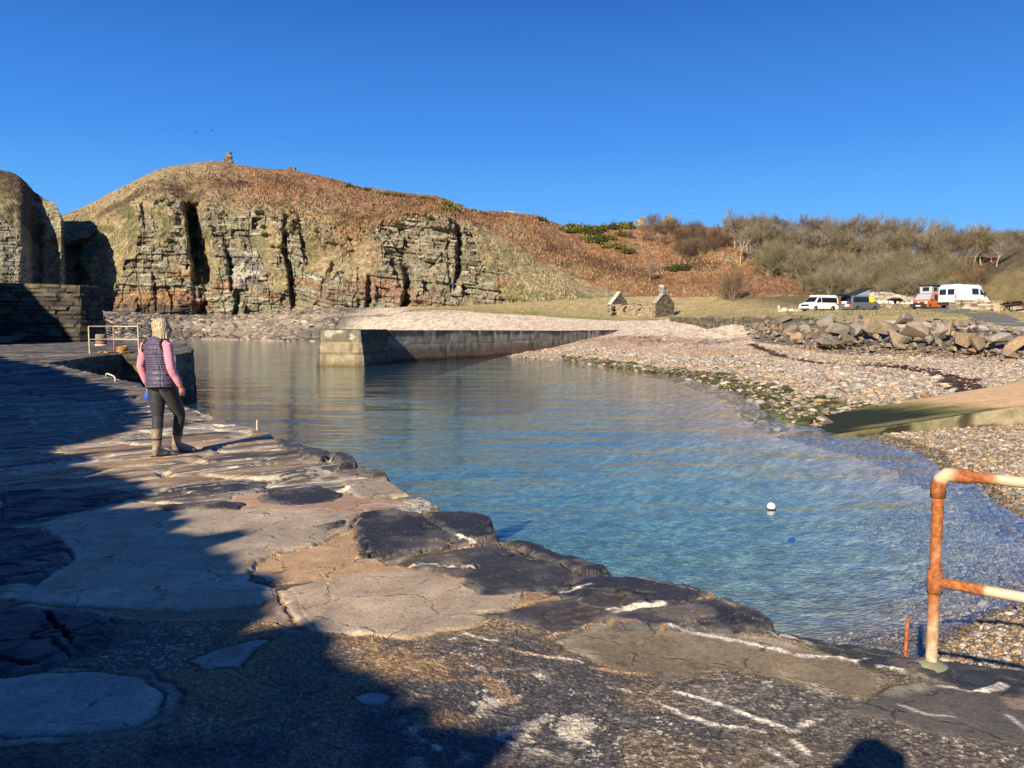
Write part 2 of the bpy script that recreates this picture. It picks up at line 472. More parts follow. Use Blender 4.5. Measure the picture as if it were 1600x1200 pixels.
bk_lo = np.interp(pxs, [1150, 1200, 1300, 1400, 1500, 1600, 1700], [59.5, 58, 55.5, 52.5, 48.5, 42.5, 39.5]); bk_hi = np.interp(pxs, [1150, 1300, 1500, 1600, 1700], [68, 64.5, 58, 51, 47])
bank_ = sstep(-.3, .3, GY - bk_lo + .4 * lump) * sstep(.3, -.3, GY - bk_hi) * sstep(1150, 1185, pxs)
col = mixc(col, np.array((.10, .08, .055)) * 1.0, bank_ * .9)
q_ = GX * NRM[0] + GY * NRM[1]
behind = sstep(WALL_PERP - .8, WALL_PERP - 1.4, q_) * sstep(60, 48, GY)
col = mixc(col, np.array((0.12, 0.11, 0.05)), behind)
# the bottom of the basin: pale pebbles close in, sandy green further out
under = sstep(0.0, -0.25, GZ)
ub = mixc(np.broadcast_to(np.array((0.50, 0.37, 0.255)), col.shape), np.array((0.40, 0.37, 0.265)), sstep(-.4, -1.4, GZ))
ub = ub * (0.55 + 0.9 * vn2(GX * 7, GY * 7, 81) * (0.5 + s1))[..., None]
col = mixc(col, ub, under)
dark_weed = sstep(.15, .4, fbm(GX * .16 + 3, GY * .11, 4, 83)) * sstep(-.9, -1.5, GZ) * sstep(9, 13, GY)
col = mixc(col, np.array((0.035, 0.04, 0.03)), dark_weed * .85)

m = NT("shore ground"); p = m.pos()
v1 = m.n("TexVoronoi", {"Vector": p, "Scale": 9.0, "Randomness": 1.0})
v2 = m.n("TexVoronoi", {"Vector": m.pos(1, 1, 1), "Scale": 22.0})
n1 = m.noise(3.0, 6, 0.65, p)
hsv = m.n("HueSaturation", {"Saturation": m.ramp(v1.outputs["Color"], 0, 1, 0.7, 1.25), "Value": m.ramp(v2.outputs["Color"], 0.0, 1.0, 0.62, 1.4), "Color": m.attr("col")})
cc = m.mix(1.0, hsv.outputs[0], m.n("CombineColor", {0: m.ramp(n1, .3, .7, .75, 1.2), 1: m.ramp(n1, .3, .7, .77, 1.2), 2: m.ramp(n1, .3, .7, .8, 1.2)}).outputs[0], 'MULTIPLY')
hh = m.math('ADD', m.math('MULTIPLY', v1.outputs["Distance"], -1.0), m.math('ADD', m.math('MULTIPLY', v2.outputs["Distance"], -.4), n1))
m.bsdf(cc, 0.8, m.bump(hh, 0.55, 0.06), 0.25)
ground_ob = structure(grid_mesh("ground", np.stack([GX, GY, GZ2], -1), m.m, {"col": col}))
# a coarse apron behind the camera so the sheet closes all round
th2 = np.radians(np.linspace(75, 285, 90)); r2 = np.geomspace(3.0, 6000, 110)
R2, T2 = np.meshgrid(r2, th2, indexing='ij')
X2, Y2 = R2 * np.sin(T2), R2 * np.cos(T2)
Z2 = ground(X2, Y2)
c2 = np.broadcast_to(np.array((0.13, 0.115, 0.055)), X2.shape + (3,)) * (0.7 + .6 * vn2(X2, Y2, 7))[..., None]
structure(grid_mesh("ground", np.stack([X2, Y2, Z2], -1), m.m, {"col": c2}))

# ================================================================== WATER
tw = np.radians(np.linspace(-62, 48, 420)); rw = np.geomspace(3.2, 190, 420)
RW, TW = np.meshgrid(rw, tw, indexing='ij')
WX, WY = RW * np.sin(TW), RW * np.cos(TW)
WD = np.clip(-ground(WX, WY), 0.0, 4.0)
inq = sd_poly(WX, WY, [tuple(p) for p in edge_xy] + [(SLOT_N.x, SLOT_N.y), (-40, 40), (-30, -10)]) < -0.1
WD = np.where(inq, 1.5, WD)
WZ = np.zeros_like(WX)
m = NT("sea water")
p = m.pos()
d = m.attr("depth", True)
wv1 = m.noise(1.0, 3, 0.55, m.n("Mapping", {"Vector": p, "Scale": (1.1, 3.4, 1.0), "Rotation": (0, 0, 0.22)}).outputs[0])
wv2 = m.noise(1.0, 2, 0.5, m.n("Mapping", {"Vector": p, "Scale": (3.6, 8.5, 1.0), "Rotation": (0, 0, -0.2)}).outputs[0])
wv3 = m.noise(1.0, 2, 0.5, m.n("Mapping", {"Vector": p, "Scale": (0.25, 0.7, 1.0), "Rotation": (0, 0, 0.35)}).outputs[0])
wv4 = m.noise(1.0, 2, 0.5, m.n("Mapping", {"Vector": p, "Scale": (0.10, 0.33, 1.0), "Rotation": (0, 0, 0.12)}).outputs[0])
hgt = m.math('ADD', m.math('ADD', m.math('MULTIPLY', wv1, 0.020), m.math('MULTIPLY', wv2, 0.0050)), m.math('ADD', m.math('MULTIPLY', wv3, 0.055), m.math('MULTIPLY', wv4, 0.085)))
nb = m.bump(hgt, 1.0, 1.0)
dotv = m.n("VectorMath", {0: m.n("NewGeometry").outputs["Incoming"], 1: nb}, operation='DOT_PRODUCT').outputs["Value"]
cosv = m.math('ABSOLUTE', dotv)
fr_s = m.math('ADD', 0.02, m.math('MULTIPLY', 0.98, m.math('POWER', m.math('SUBTRACT', 1.0, cosv, True), 5.0)), True)
def ex(k): return m.math('EXPONENT', m.math('MULTIPLY', d, -k))
tint = m.n("CombineColor", {0: ex(0.33), 1: ex(0.10), 2: ex(0.085)})
tr = m.n("BsdfTransparent", {"Color": tint.outputs[0]})
df = m.n("BsdfDiffuse", {"Color": (0.05, 0.145, 0.215, 1)})
body = m.n("MixShader", {0: m.math('SUBTRACT', 1.0, ex(0.16)), 1: tr.outputs[0], 2: df.outputs[0]})
gl = m.n("BsdfGlossy", {"Color": (1, 1, 1, 1), "Roughness": 0.06, "Normal": nb})
sh = m.n("MixShader", {0: fr_s, 1: body.outputs[0], 2: gl.outputs[0]})
m.t.links.new(sh.outputs[0], m.out.inputs[0])
structure(grid_mesh("water", np.stack([WX, WY, WZ], -1), m.m, {"depth": WD}))
# ================================================================== NEAR QUAY (old slate paving patched with concrete)
EX = np.array([(p.x, p.y, p.z) for p in edge])
nl = np.array([(SLOT_N.x, SLOT_N.y, float(quay_level(SLOT_N.x, SLOT_N.y)))])
EX = np.concatenate([EX, nl, nl + np.array([[-3.0, 4.3, 0.1]])])
seg = np.sqrt((np.diff(EX[:, :2], axis=0) ** 2).sum(1)); cum = np.concatenate([[0], np.cumsum(seg)])
s_near = cum[2 + 4]
def spacing(total):
    out = [0.0]
    while out[-1] < total:
        f = np.interp(out[-1], cum, np.arange(len(cum)))
        ex_ = np.interp(out[-1], cum, EX[:, 0]); ey_ = np.interp(out[-1], cum, EX[:, 1])
        dd = math.hypot(ex_, ey_)
        st = 0.0034 * dd if ex_ < 0.69 * ey_ + 0.3 else 0.05
        out.append(out[-1] + max(0.0085, st))
    return np.array(out[:-1] + [total])
SS = spacing(cum[-1])
ex_ = np.interp(SS, cum, EX[:, 0]); ey_ = np.interp(SS, cum, EX[:, 1])
# rough, broken edge
jag = 0.05 * fbm(SS * 2.5, SS * 0 + 3, 4, 201) + 0.02 * (cells(SS * 3.0, SS * 0 + .5, 202)[2] - .5)
ex_ = ex_ + jag * NRM[0]; ey_ = ey_ + jag * NRM[1]
tau_len = 8.9
near_rows = np.concatenate([np.arange(0, 4.4, 0.0105), np.arange(4.4, 6.5, 0.02), np.arange(6.5, tau_len + .3, 0.06)])
tau = near_rows / near_rows[-1]
perp_e = ex_ * NRM[0] + ey_ * NRM[1]
L = perp_e - WALL_PERP + 0.15
QX = ex_[None, :] - NRM[0] * tau[:, None] * L[None, :]
QY = ey_[None, :] - NRM[1] * tau[:, None] * L[None, :]
IN = tau[:, None] * L[None, :]                      # distance in from the edge
A = QX * TAN[0] + QY * TAN[1]; Q = QX * NRM[0] + QY * NRM[1]
QZZ = quay_level(QX, QY)

def P(*pts): return [(gp(x, y, QZ).x, gp(x, y, QZ).y) for x, y in pts]
wX = QX + 0.05 * fbm(QX * 2.2, QY * 2.2, 4, 211) + 0.02 * fbm(QX * 12, QY * 12, 4, 212)
wY = QY + 0.05 * fbm(QX * 2.2, QY * 2.2, 4, 213) + 0.02 * fbm(QX * 12, QY * 12, 4, 214)
def sd(*pts): return sd_poly(wX, wY, P(*pts))
def M_(sdv, w=0.02): return sstep(w, -w, sdv)
def line(pts, w, s=0, rag=0.6):
    d = d_line(wX, wY, P(*pts)); ww = 1.45 * w * (.75 + rag * 2 * fbm(QX * 5, QY * 5, 3, 300 + s) + rag * 1.1 * fbm(QX * 22, QY * 22, 3, 350 + s))
    return sstep(0.007, -0.007, d - ww * .8) * sstep(-.55, -.25, fbm(QX * 11, QY * 11, 3, 370 + s))

n_lo = fbm(QX * 0.9, QY * 0.9, 4, 221); n_md = fbm(QX * 4, QY * 4, 4, 222); n_hi = fbm(QX * 17, QY * 17, 4, 223)
# stones on edge: lens-shaped slabs running across the quay
u_ = A * 1.0 + 0.10 * fbm(Q * 0.7, A * 1.5, 3, 231); v_ = Q
f1, f2, cid = cells(u_ / (.20 + .012 * np.clip(A, 0, 20)), v_ / 1.25 + 0.3 * n_lo, 232)
g1, g2, gid = cells(u_ / 0.20 + 5, v_ / 0.9, 233)
gap = sstep(0.16, 0.02, f2 - f1)
band = fbm(u_ * 5.5, v_ * 0.45, 4, 234); band2 = fbm(u_ * 14, v_ * 0.8, 3, 235)
dkslate = np.array((0.038, 0.036, 0.038)); brn = np.array((0.145, 0.10, 0.06)); gry = np.array((0.165, 0.135, 0.098)); sand = np.array((0.43, 0.275, 0.145)); white = np.array((0.60, 0.54, 0.43))
conc = np.array((0.375, 0.298, 0.20))
slabs = mixc(np.broadcast_to(gry * .85, QX.shape + (3,)), brn, sstep(.25, .45, cid))
slabs = mixc(slabs, dkslate * 1.5, sstep(.52, .6, cid)); slabs = mixc(slabs, sand * .75, sstep(.86, .9, cid) * sstep(16, 10, A))
slabs = slabs * (1 + 0.45 * band + .25 * band2)[..., None]
slabs = mixc(slabs, sand * .8, sstep(.12, .35, fbm(u_ * 2.2, v_ * .5, 3, 236)) * sstep(16, 9, A) * .75)
wv = sstep(.22, .38, fbm(u_ * 4.2, v_ * 0.65, 4, 237) + 0.25 * gap)
wv = np.maximum(wv * sstep(26, 12, A) * (0.35 + .65 * sstep(-.1, .2, n_lo)), 0)
col = mixc(slabs, white * .85, wv * (0.5 + 0.5 * sstep(-.2, .2, n_hi)))
mort = sstep(.22, .08, f2 - f1) * sstep(-.25, .12, fbm(QX * 1.5, QY * 1.5, 4, 238) + .35 * n_hi) * sstep(22, 9, A) * sstep(4.2, 5.2, A)
col = mixc(col, np.array((.50, .42, .29)) * (1 + .25 * n_hi)[..., None], mort * .85)
height = -0.035 * gap + 0.02 * (cid - .5) + 0.012 * band + 0.006 * band2 + 0.012 * n_md
slabm = np.ones(QX.shape); rough = np.full(QX.shape, 0.75); grit = np.full(QX.shape, 0.25); wsp = np.full(QX.shape, 0.10) + .25 * wv
# near part: dark pebbly concrete
near = sstep(0.12, -0.12, sd((0, 950), (430, 950), (480, 985), (640, 1000), (740, 975), (830, 935), (1000, 985), (1080, 975), (1200, 985), (1320, 1020), (1440, 1035), (1700, 1060), (2400, 1300), (2400, 1900), (-900, 1900), (-900, 950)))
agg = mixc(np.broadcast_to(np.array((0.155, 0.118, 0.078)), col.shape), np.array((0.235, 0.150, 0.072)), sstep(-.1, .45, n_lo + .4 * n_md))
agg = mixc(agg, np.array((0.075, 0.068, 0.062)), sstep(-.05, -.35, n_lo + .6 * n_md))
xr = sstep(0.6, 1.4, QX)
agg = mixc(agg, np.array((0.115, 0.10, 0.078)), xr * .8)
p1, p2, pid = cells(QX * 44, QY * 44, 241)
peb = sstep(.55, .15, p1)
agg = agg * (0.72 + .8 * (pid - .2) * peb + .2 * n_hi)[..., None]
col = mixc(col, agg, near)
height = height * (1 - near) + near * (0.012 * n_md + 0.02 * n_lo + 0.007 * peb * pid)
rough = rough * (1 - near) + near * .82; grit = grit * (1 - near) + near * 1.0
wsp = wsp * (1 - near) + near * 0.16; slabm = slabm * (1 - near)
patchy = sstep(.05, .4, fbm(QX * 1.7 + 4, QY * 1.7, 4, 242))
wsp = wsp + near * .30 * patchy
# lichen-white speckled areas of the near paving
for pts, a in [([(1090, 1050), (1180, 1045), (1300, 1075), (1330, 1095), (1240, 1130), (1130, 1100)], .42), ([(690, 1085), (760, 1040), (860, 1045), (880, 1075), (820, 1105), (740, 1120)], .45),
               ([(760, 1130), (900, 1090), (960, 1110), (980, 1150), (880, 1185), (780, 1170)], .36), ([(1180, 1120), (1250, 1110), (1280, 1160), (1260, 1200), (1180, 1190)], .34), ([(1500, 1150), (1600, 1145), (1600, 1200), (1480, 1200)], .4),
               ([(200, 1000), (380, 985), (330, 1020), (220, 1045)], .3), ([(430, 1080), (560, 1060), (640, 1120), (600, 1190), (450, 1190)], .22), ([(640, 790), (560, 782), (560, 795), (660, 800), (690, 792), (660, 772)], .75)]:
    k = M_(sd(*pts), .10); wsp = np.maximum(wsp, k * a)
cream = sstep(.06, .22, fbm(QX * 8, QY * 8, 5, 441) + .5 * n_hi)
for pts in ([(690, 1090), (750, 1045), (860, 1050), (880, 1075), (820, 1105), (740, 1115)], [(760, 1140), (900, 1095), (960, 1112), (980, 1150), (880, 1180), (790, 1165)], [(1220, 1080), (1260, 1060), (1320, 1090), (1240, 1120), (1120, 1110), (1100, 1070)], [(640, 1120), (700, 1100), (720, 1180), (650, 1200)], [(1180, 1150), (1240, 1130), (1270, 1180), (1200, 1200)], [(560, 782), (660, 776), (690, 792), (650, 800), (555, 796)], [(300, 760), (420, 735), (520, 728), (540, 748), (400, 765), (310, 780)]):
    kk = M_(sd(*pts), .07) * cream * .62; col = mixc(col, np.array((.52, .45, .33)) * (1 + .3 * n_hi)[..., None], kk); height += .004 * kk
ora = M_(sd((600, 1010), (760, 1020), (900, 1060), (1000, 1120), (900, 1200), (640, 1200), (560, 1050)), .15) * sstep(-.15, .3, n_md + .5 * n_lo)
col = mixc(col, np.array((.27, .16, .07)) * (.8 + .5 * pid)[..., None], ora * .5)
drk = M_(sd((1010, 1050), (1180, 1050), (1330, 1092), (1240, 1140), (1080, 1110)), .08)
col = mixc(col, np.array((.075, .068, .06)) * (.7 + .6 * pid)[..., None], drk * .75)
pits = sstep(.42, .55, fbm(QX * 30, QY * 30, 3, 431)); craze = sstep(.022, .006, np.abs(fbm(QX * 1.3, QY * 1.3, 5, 432))) * sstep(-.1, .1, fbm(QX * .8, QY * .8, 2, 433)); scuff = sstep(.1, .5, fbm(QX * 2.4, QY * 5, 5, 434))
def patch(pts, c, h=0.0, r=.78, g=.12, w=.015, cvar=.10, wh=.03, edge_dark=0.0, strk=0.0):
    global col, height, rough, grit, wsp, slabm
    s = sd(*pts); k = M_(s, w)
    cc = np.array(c)[None, None] * (1 + cvar * (n_lo + n_md) + .08 * n_hi)[..., None]
    if strk: cc = cc * (1 + strk * fbm(QX * 3, QY * 9, 3, 77))[..., None]
    col = mixc(col, cc, k)
    if r == .78:
        outl = sstep(.010, .003, np.abs(s - .004)) * sstep(-.3, .1, n_md); col = col * (1 - .65 * outl)[..., None]; height -= .012 * outl
        col = col * (1 - k * (.38 * pits + .35 * craze))[..., None]; col = mixc(col, col * 1.22, k * scuff); col = mixc(col, np.array((.46, .40, .31)), k * sstep(.05, .012, np.abs(s + .03 + .03 * n_md)) * .35 * sstep(-.1, .2, n_md))
    rim = sstep(.022, .0, np.abs(s)) * edge_dark
    col = col * (1 - .6 * rim)[..., None]
    k2 = M_(s + .012, .035)
    height = height * (1 - k2) + k2 * (h + .004 * n_md) - .02 * rim
    rough = rough * (1 - k) + k * r; grit = grit * (1 - k) + k * g; wsp = wsp * (1 - k) + k * wh; slabm = slabm * (1 - k)
    return k
# smooth concrete fills
patch([(20, 948), (120, 935), (430, 935), (470, 985), (430, 968), (300, 970), (100, 962)], (.25, .155, .085), -.004, w=.03)
patch([(370, 772), (480, 768), (560, 768), (650, 788), (570, 802), (400, 800), (330, 797)], (.36, .235, .145), .0, w=.03)
patch([(530, 752), (600, 746), (645, 772), (560, 780)], (.30, .235, .16), .012, w=.03)
patch([(385, 888), (420, 862), (520, 838), (545, 812), (565, 795), (580, 800), (570, 866), (640, 884), (720, 850), (775, 846), (760, 856), (680, 880), (640, 905), (520, 905), (430, 912)], (.43, .275, .14), -.012, w=.02)
patch([(55, 822), (120, 795), (215, 783), (380, 797), (500, 795), (560, 803), (545, 828), (500, 850), (445, 863), (400, 878), (385, 905), (440, 925), (400, 945), (300, 952), (100, 948), (18, 940), (70, 905), (118, 872), (85, 845)], conc, .008, strk=.12, edge_dark=.35, cvar=.2)
patch([(425, 925), (520, 900), (640, 890), (700, 895), (765, 912), (822, 930), (790, 952), (740, 978), (640, 1000), (560, 992), (480, 985)], conc * np.array((1.02, .98, .95)), .006, edge_dark=.3, strk=.1, cvar=.22)
patch([(0, 1052), (60, 1040), (240, 1042), (300, 1090), (280, 1125), (180, 1155), (-100, 1172), (-120, 1055)], (.20, .15, .105), -.004, w=.05)
patch([(-60, 1066), (60, 1050), (160, 1044), (240, 1054), (266, 1085), (255, 1113), (200, 1138), (120, 1147), (-60, 1152)], (.30, .27, .225), .006, edge_dark=.4)
patch([(295, 1032), (335, 1012), (395, 997), (420, 998), (395, 1018), (378, 1045), (330, 1045)], (.23, .195, .155), .004, edge_dark=.2)
patch([(550, 1090), (575, 1080), (612, 1084), (600, 1098), (565, 1100)], (.26, .25, .23), .004)
patch([(860, 1000), (930, 975), (1000, 965), (1060, 980), (1200, 995), (1310, 1028), (1382, 1066), (1335, 1085), (1250, 1062), (1150, 1045), (1050, 1062), (960, 1042)], (.215, .165, .095), .0, w=.06, cvar=.3)
patch([(1300, 1105), (1390, 1072), (1480, 1062), (1640, 1085), (1700, 1160), (1500, 1150), (1370, 1120)], (.095, .085, .068), .004, w=.04)
patch([(1545, 1075), (1600, 1066), (1680, 1072), (1680, 1105), (1600, 1110), (1565, 1105)], (.24, .19, .13), .004, w=.02)
# worn blue-black slate stones standing proud
SL = (.030, .030, .033)
for pts, h, c in [([(400, 776), (430, 766), (500, 760), (541, 769), (520, 783), (450, 789), (405, 785)], .022, SL), ([(240, 792), (330, 783), (382, 787), (370, 796), (250, 799)], .02, SL),
               ([(552, 822), (560, 803), (600, 798), (660, 800), (722, 838), (690, 857), (620, 869), (568, 869)], .035, SL), ([(660, 801), (740, 799), (772, 812), (782, 842), (745, 845), (700, 832)], .075, SL),
               ([(636, 880), (700, 860), (775, 846), (832, 862), (905, 897), (935, 918), (860, 925), (760, 930), (715, 905), (660, 892)], .03, (.040, .038, .038)), ([(778, 838), (860, 850), (985, 893), (975, 903), (905, 899), (838, 868)], .06, SL),
               ([(902, 903), (960, 894), (1065, 908), (1125, 932), (1050, 946), (960, 942), (890, 938), (855, 930)], .035, SL), ([(936, 966), (1010, 950), (1115, 934), (1200, 960), (1220, 980), (1140, 987), (1040, 981), (962, 984)], .05, SL),
               ([(1205, 990), (1213, 972), (1300, 996), (1440, 1020), (1700, 1040), (1760, 1095), (1600, 1092), (1480, 1068), (1390, 1050), (1300, 1022)], .012, (.036, .038, .036)),
               ([(-300, 955), (0, 955), (100, 952), (200, 965), (182, 985), (165, 1012), (110, 1032), (60, 1052), (-300, 1062)], .06, (.028, .029, .034)), ([(-200, 825), (0, 822), (60, 826), (108, 850), (115, 880), (70, 905), (-200, 935)], .05, (.028, .029, .034)),
               ([(490, 823), (535, 812), (541, 820), (510, 829)], .02, SL), ([(740, 960), (800, 950), (960, 925), (1000, 935), (940, 968), (870, 985), (800, 975)], .01, (.06, .05, .042)), ([(255, 765), (330, 755), (420, 760), (330, 775)], .03, SL), ([(0, 770), (150, 762), (230, 772), (140, 800), (0, 815)], .05, (.03, .031, .036)),
               ([(470, 700), (506, 706), (524, 714), (500, 722), (460, 715)], .10, (.045, .042, .036)), ([(515, 712), (552, 714), (560, 726), (530, 732)], .13, (.032, .031, .03)), ([(556, 726), (605, 732), (612, 752), (560, 745)], .09, (.04, .037, .032)), ([(425, 684), (470, 690), (500, 702), (440, 704)], .06, (.05, .046, .04))]:
    k = patch(pts, c, h * .42, r=.64, g=.1, w=.012, cvar=.28, wh=.03, edge_dark=.5)
    crk = sstep(.035, .008, np.abs(fbm(QX * 1.6 + h * 90, QY * 2.3, 4, 411 + int(h * 1000))))
    lay = fbm(u_ * 3.2 + h * 31, v_ * 1.1, 5, 415); lq = lay * 3.2; st_ = np.floor(lq) + sstep(.82, 1.0, lq - np.floor(lq))
    height += k * (-.014 * crk + .011 * st_ + .003 * n_lo + .004 * n_hi)
    col = mixc(col, col * .35, k * crk * .8)
    col = mixc(col, np.array((.085, .077, .066)), k * sstep(.05, .5, n_md + lay * .6) * .7); s_ = sd(*pts)
    col = mixc(col, np.array((.15, .135, .115)), sstep(.05, .015, np.abs(s_ + .035 + .02 * n_md)) * sstep(-.2, .25, n_md + n_hi) * .55)
    col = mixc(col, np.array((.30, .235, .15)), k * sstep(.3, .5, fbm(QX * 2.2, QY * 2.2, 4, 416)) * .35)
# slates at the left are split by deep joints
for ln in [[(0, 1002), (80, 1004), (105, 1030)], [(75, 955), (100, 985), (108, 1010)], [(175, 972), (120, 990), (60, 1000)], [(0, 1036), (60, 1040)], [(0, 880), (60, 876), (110, 884)], [(0, 905), (50, 900)], [(0, 850), (70, 846)], [(555, 870), (700, 856), (780, 843)], [(780, 843), (840, 868), (905, 898), (985, 903)]]:
    k = line(ln, .012, len(ln)); height -= .05 * k; col = mixc(col, np.array((.012, .012, .013)), k * .9)
# white mortar and quartz streaks
for i, (ln, w, a) in enumerate([([(225, 746), (330, 733), (472, 719)], .020, 1), ([(240, 756), (140, 765), (60, 768)], .014, .6), ([(330, 706), (440, 696), (462, 695)], .014, .9), ([(1045, 976), (1100, 990), (1160, 1003), (1250, 1022), (1330, 1032), (1358, 1028)], .016, .95),
                               ([(1190, 985), (1240, 994), (1275, 1006)], .012, .8), ([(1370, 1040), (1405, 1050)], .010, .9), ([(1460, 1072), (1520, 1078), (1560, 1070)], .02, .8), ([(960, 1070), (1010, 1086), (1060, 1112), (1110, 1128), (1180, 1140)], .010, .8), ([(1060, 1080), (1100, 1095), (1180, 1122), (1240, 1140)], .010, .85),
                               ([(1235, 1158), (1262, 1180), (1300, 1200)], .012, .9), ([(1200, 1170), (1240, 1192)], .010, .8), ([(1240, 1130), (1275, 1118)], .010, .8), ([(700, 1000), (720, 992), (770, 1000)], .008, .9), ([(790, 1010), (840, 1020), (910, 1032)], .007, .7), ([(850, 935), (900, 922), (925, 916)], .014, .85),
                               ([(950, 950), (1000, 944), (1040, 942)], .020, .85), ([(985, 903), (1060, 915), (1110, 932)], .008, .35), ([(640, 882), (690, 888), (740, 886)], .012, .8), ([(715, 836), (740, 845)], .016, .9), ([(1395, 1100), (1440, 1112), (1480, 1115)], .004, .9), ([(1560, 1115), (1600, 1140)], .006, .8), ([(300, 660), (420, 672)], .015, .8), ([(220, 700), (300, 690), (330, 688)], .012, .7), ([(520, 765), (610, 752), (640, 760)], .014, .8), ([(200, 772), (420, 752), (560, 742)], .008, .75), ([(240, 782), (300, 770), (345, 765)], .016, .8), ([(650, 792), (590, 786), (560, 790)], .02, .7), ([(120, 742), (200, 735), (236, 732)], .01, .8)]):
    k = line(ln, w, i) * a
    col = mixc(col, white * (1 + .25 * n_hi[..., None] + .1 * n_md[..., None]), k)
    height += .003 * k * (n_hi + .6); grit = np.maximum(grit, k * .8); rough = np.maximum(rough, .85 * k)
# ochre cracks
for i, (ln, w, a) in enumerate([([(385, 905), (383, 880), (440, 862), (520, 838), (560, 812)], .014, .7), ([(430, 912), (480, 922), (520, 905), (640, 905)], .012, .6), ([(600, 985), (700, 992), (800, 1012), (960, 1045), (1140, 1065)], .010, .6), ([(855, 995), (920, 975), (1000, 975)], .010, .6), ([(1040, 976), (1000, 1000)], .008, .6), ([(400, 950), (440, 985), (640, 1000), (745, 978), (825, 933)], .012, .7), ([(985, 950), (1060, 945), (1115, 932)], .012, .8), ([(700, 900), (730, 910)], .012, .6), ([(580, 1000), (600, 1060), (680, 1085)], .014, .5), ([(650, 1060), (760, 1060), (800, 1090)], .03, .5), ([(1480, 1040), (1560, 1056), (1590, 1066)], .02, .25)]):
    k = line(ln, w, 40 + i, .9) * a
    col = mixc(col, np.array((.36, .225, .10)), k); height += .006 * k * (n_hi > 0)
dk = line([(435, 905), (500, 985)], .004, 60) + line([(500, 895), (520, 940), (500, 960)], .003, 61) + line([(1330, 1092), (1400, 1068)], .006, 62)
col = col * (1 - .6 * np.clip(dk, 0, 1))[..., None]; height -= .006 * np.clip(dk, 0, 1)
# far part of the quay loses its white
col = mixc(col, col * .7, sstep(14, 24, A) * .3)
# break the very edge down and roll it over
rollw = 0.05 + .03 * fbm(SS[None, :] * 4, IN * 0, 3, 501)
height += .02 * n_lo * sstep(.8, .1, IN)
height -= .045 * sstep(rollw * .7, 0, IN) ** 2
P3 = np.stack([QX, QY, QZZ + height], -1)
# the wall under the edge: courses of slate on edge, down into the water
nd = 90
zt = np.linspace(0, 1, nd + 1)[1:]
down = (P3[0:1, :, 2] - (P3[0:1, :, 2] + 1.6) * zt[:, None])
SSg = np.broadcast_to(SS[None, :], down.shape)
w1, w2, wid = cells(SSg / .55, down / .16, 511)
bulge = .10 * sstep(0, .12, w2 - w1) * (.3 + wid) + .10 * fbm(SSg * 1.2, down * 2, 4, 512) - 0.10 + .08 * sstep(0, 1, zt)[:, None]
nvx = np.gradient(ey_, SS); nvy = -np.gradient(ex_, SS)
ker = np.ones(61) / 61
nvx = np.convolve(np.pad(nvx, 30, 'edge'), ker, 'valid'); nvy = np.convolve(np.pad(nvy, 30, 'edge'), ker, 'valid')
ln_ = np.sqrt(nvx ** 2 + nvy ** 2) + 1e-9; nvx /= ln_; nvy /= ln_
fade = sstep(0, .15, zt)[:, None]
WXq = P3[0:1, :, 0] + nvx[None] * bulge * fade; WYq = P3[0:1, :, 1] + nvy[None] * bulge * fade
wall_rows = np.stack([WXq, WYq, down], -1)[::-1]
wcol = mixc(np.broadcast_to(np.array((.06, .055, .048)), wall_rows.shape), np.array((.03, .032, .02)), sstep(.5, .1, down[::-1])) * (.6 + .8 * wid[::-1])[..., None]
ALLP = np.concatenate([wall_rows, P3], 0)
pad = lambda a, v: np.concatenate([np.full((nd, a.shape[1]), v), a], 0)
ALLC = np.concatenate([wcol, col], 0)
# half-open joints and wear as fine tone
m = NT("quay paving"); p = m.pos()
n1 = m.noise(55, 5, .65, p); n2 = m.noise(170, 4, .65, p); n3 = m.noise(7, 5, .6, p)
vor = m.n("TexVoronoi", {"Vector": p, "Scale": 105.0}); vorb = m.n("TexVoronoi", {"Vector": p, "Scale": 41.0})
gr = m.attr("grit", True)
val = m.math('ADD', m.ramp(n1, .25, .75, .6, 1.4), m.math('MULTIPLY', gr, m.ramp(vor.outputs["Color"], 0, 1, -.6, .95)))
val = m.math('MULTIPLY', val, m.ramp(n3, .25, .75, .82, 1.18))
cc = m.mix(1.0, m.attr("col"), m.n("CombineColor", {0: val, 1: val, 2: val}).outputs[0], 'MULTIPLY')
sp = m.math('ADD', m.math('MULTIPLY', n1, .62), m.math('MULTIPLY', m.noise(14, 4, .6, p), .42))
thr = m.math('SUBTRACT', .74, m.math('MULTIPLY', m.attr("wsp", True), .36))
cc0 = cc
rt = m.n("Mapping", {"Vector": p, "Rotation": (0, 0, -0.6435)}).outputs[0]
sv1 = m.noise(1.0, 6, .62, m.n("Mapping", {"Vector": rt, "Scale": (1.1, 13.0, 1.0)}).outputs[0]); sv2 = m.noise(1.0, 5, .6, m.n("Mapping", {"Vector": rt, "Scale": (2.2, 30.0, 1.0), "Location": (3, 7, 0)}).outputs[0])
slm = m.attr("slabm", True)
cc = m.mix(m.math('MULTIPLY', slm, m.ramp(sv1, .47, .36, 0, .78)), cc, (.035, .032, .03, 1))
cc = m.mix(m.math('MULTIPLY', slm, m.ramp(m.math('ADD', m.math('MULTIPLY', sv2, .6), m.math('MULTIPLY', sv1, .4)), .555, .60, 0, .8)), cc, (.50, .43, .30, 1))
wp = m.n("VectorMath", {0: p, 1: m.n("VectorMath", {0: m.noise(3.0, 4, .6, p, 1), 3: .22}, operation='SCALE').outputs[0]}, operation='ADD').outputs[0]
ve = m.n("TexVoronoi", {"Vector": wp, "Scale": 1.7}, feature='DISTANCE_TO_EDGE').outputs["Distance"]; ve2 = m.n("TexVoronoi", {"Vector": wp, "Scale": 6.5}, feature='DISTANCE_TO_EDGE').outputs["Distance"]
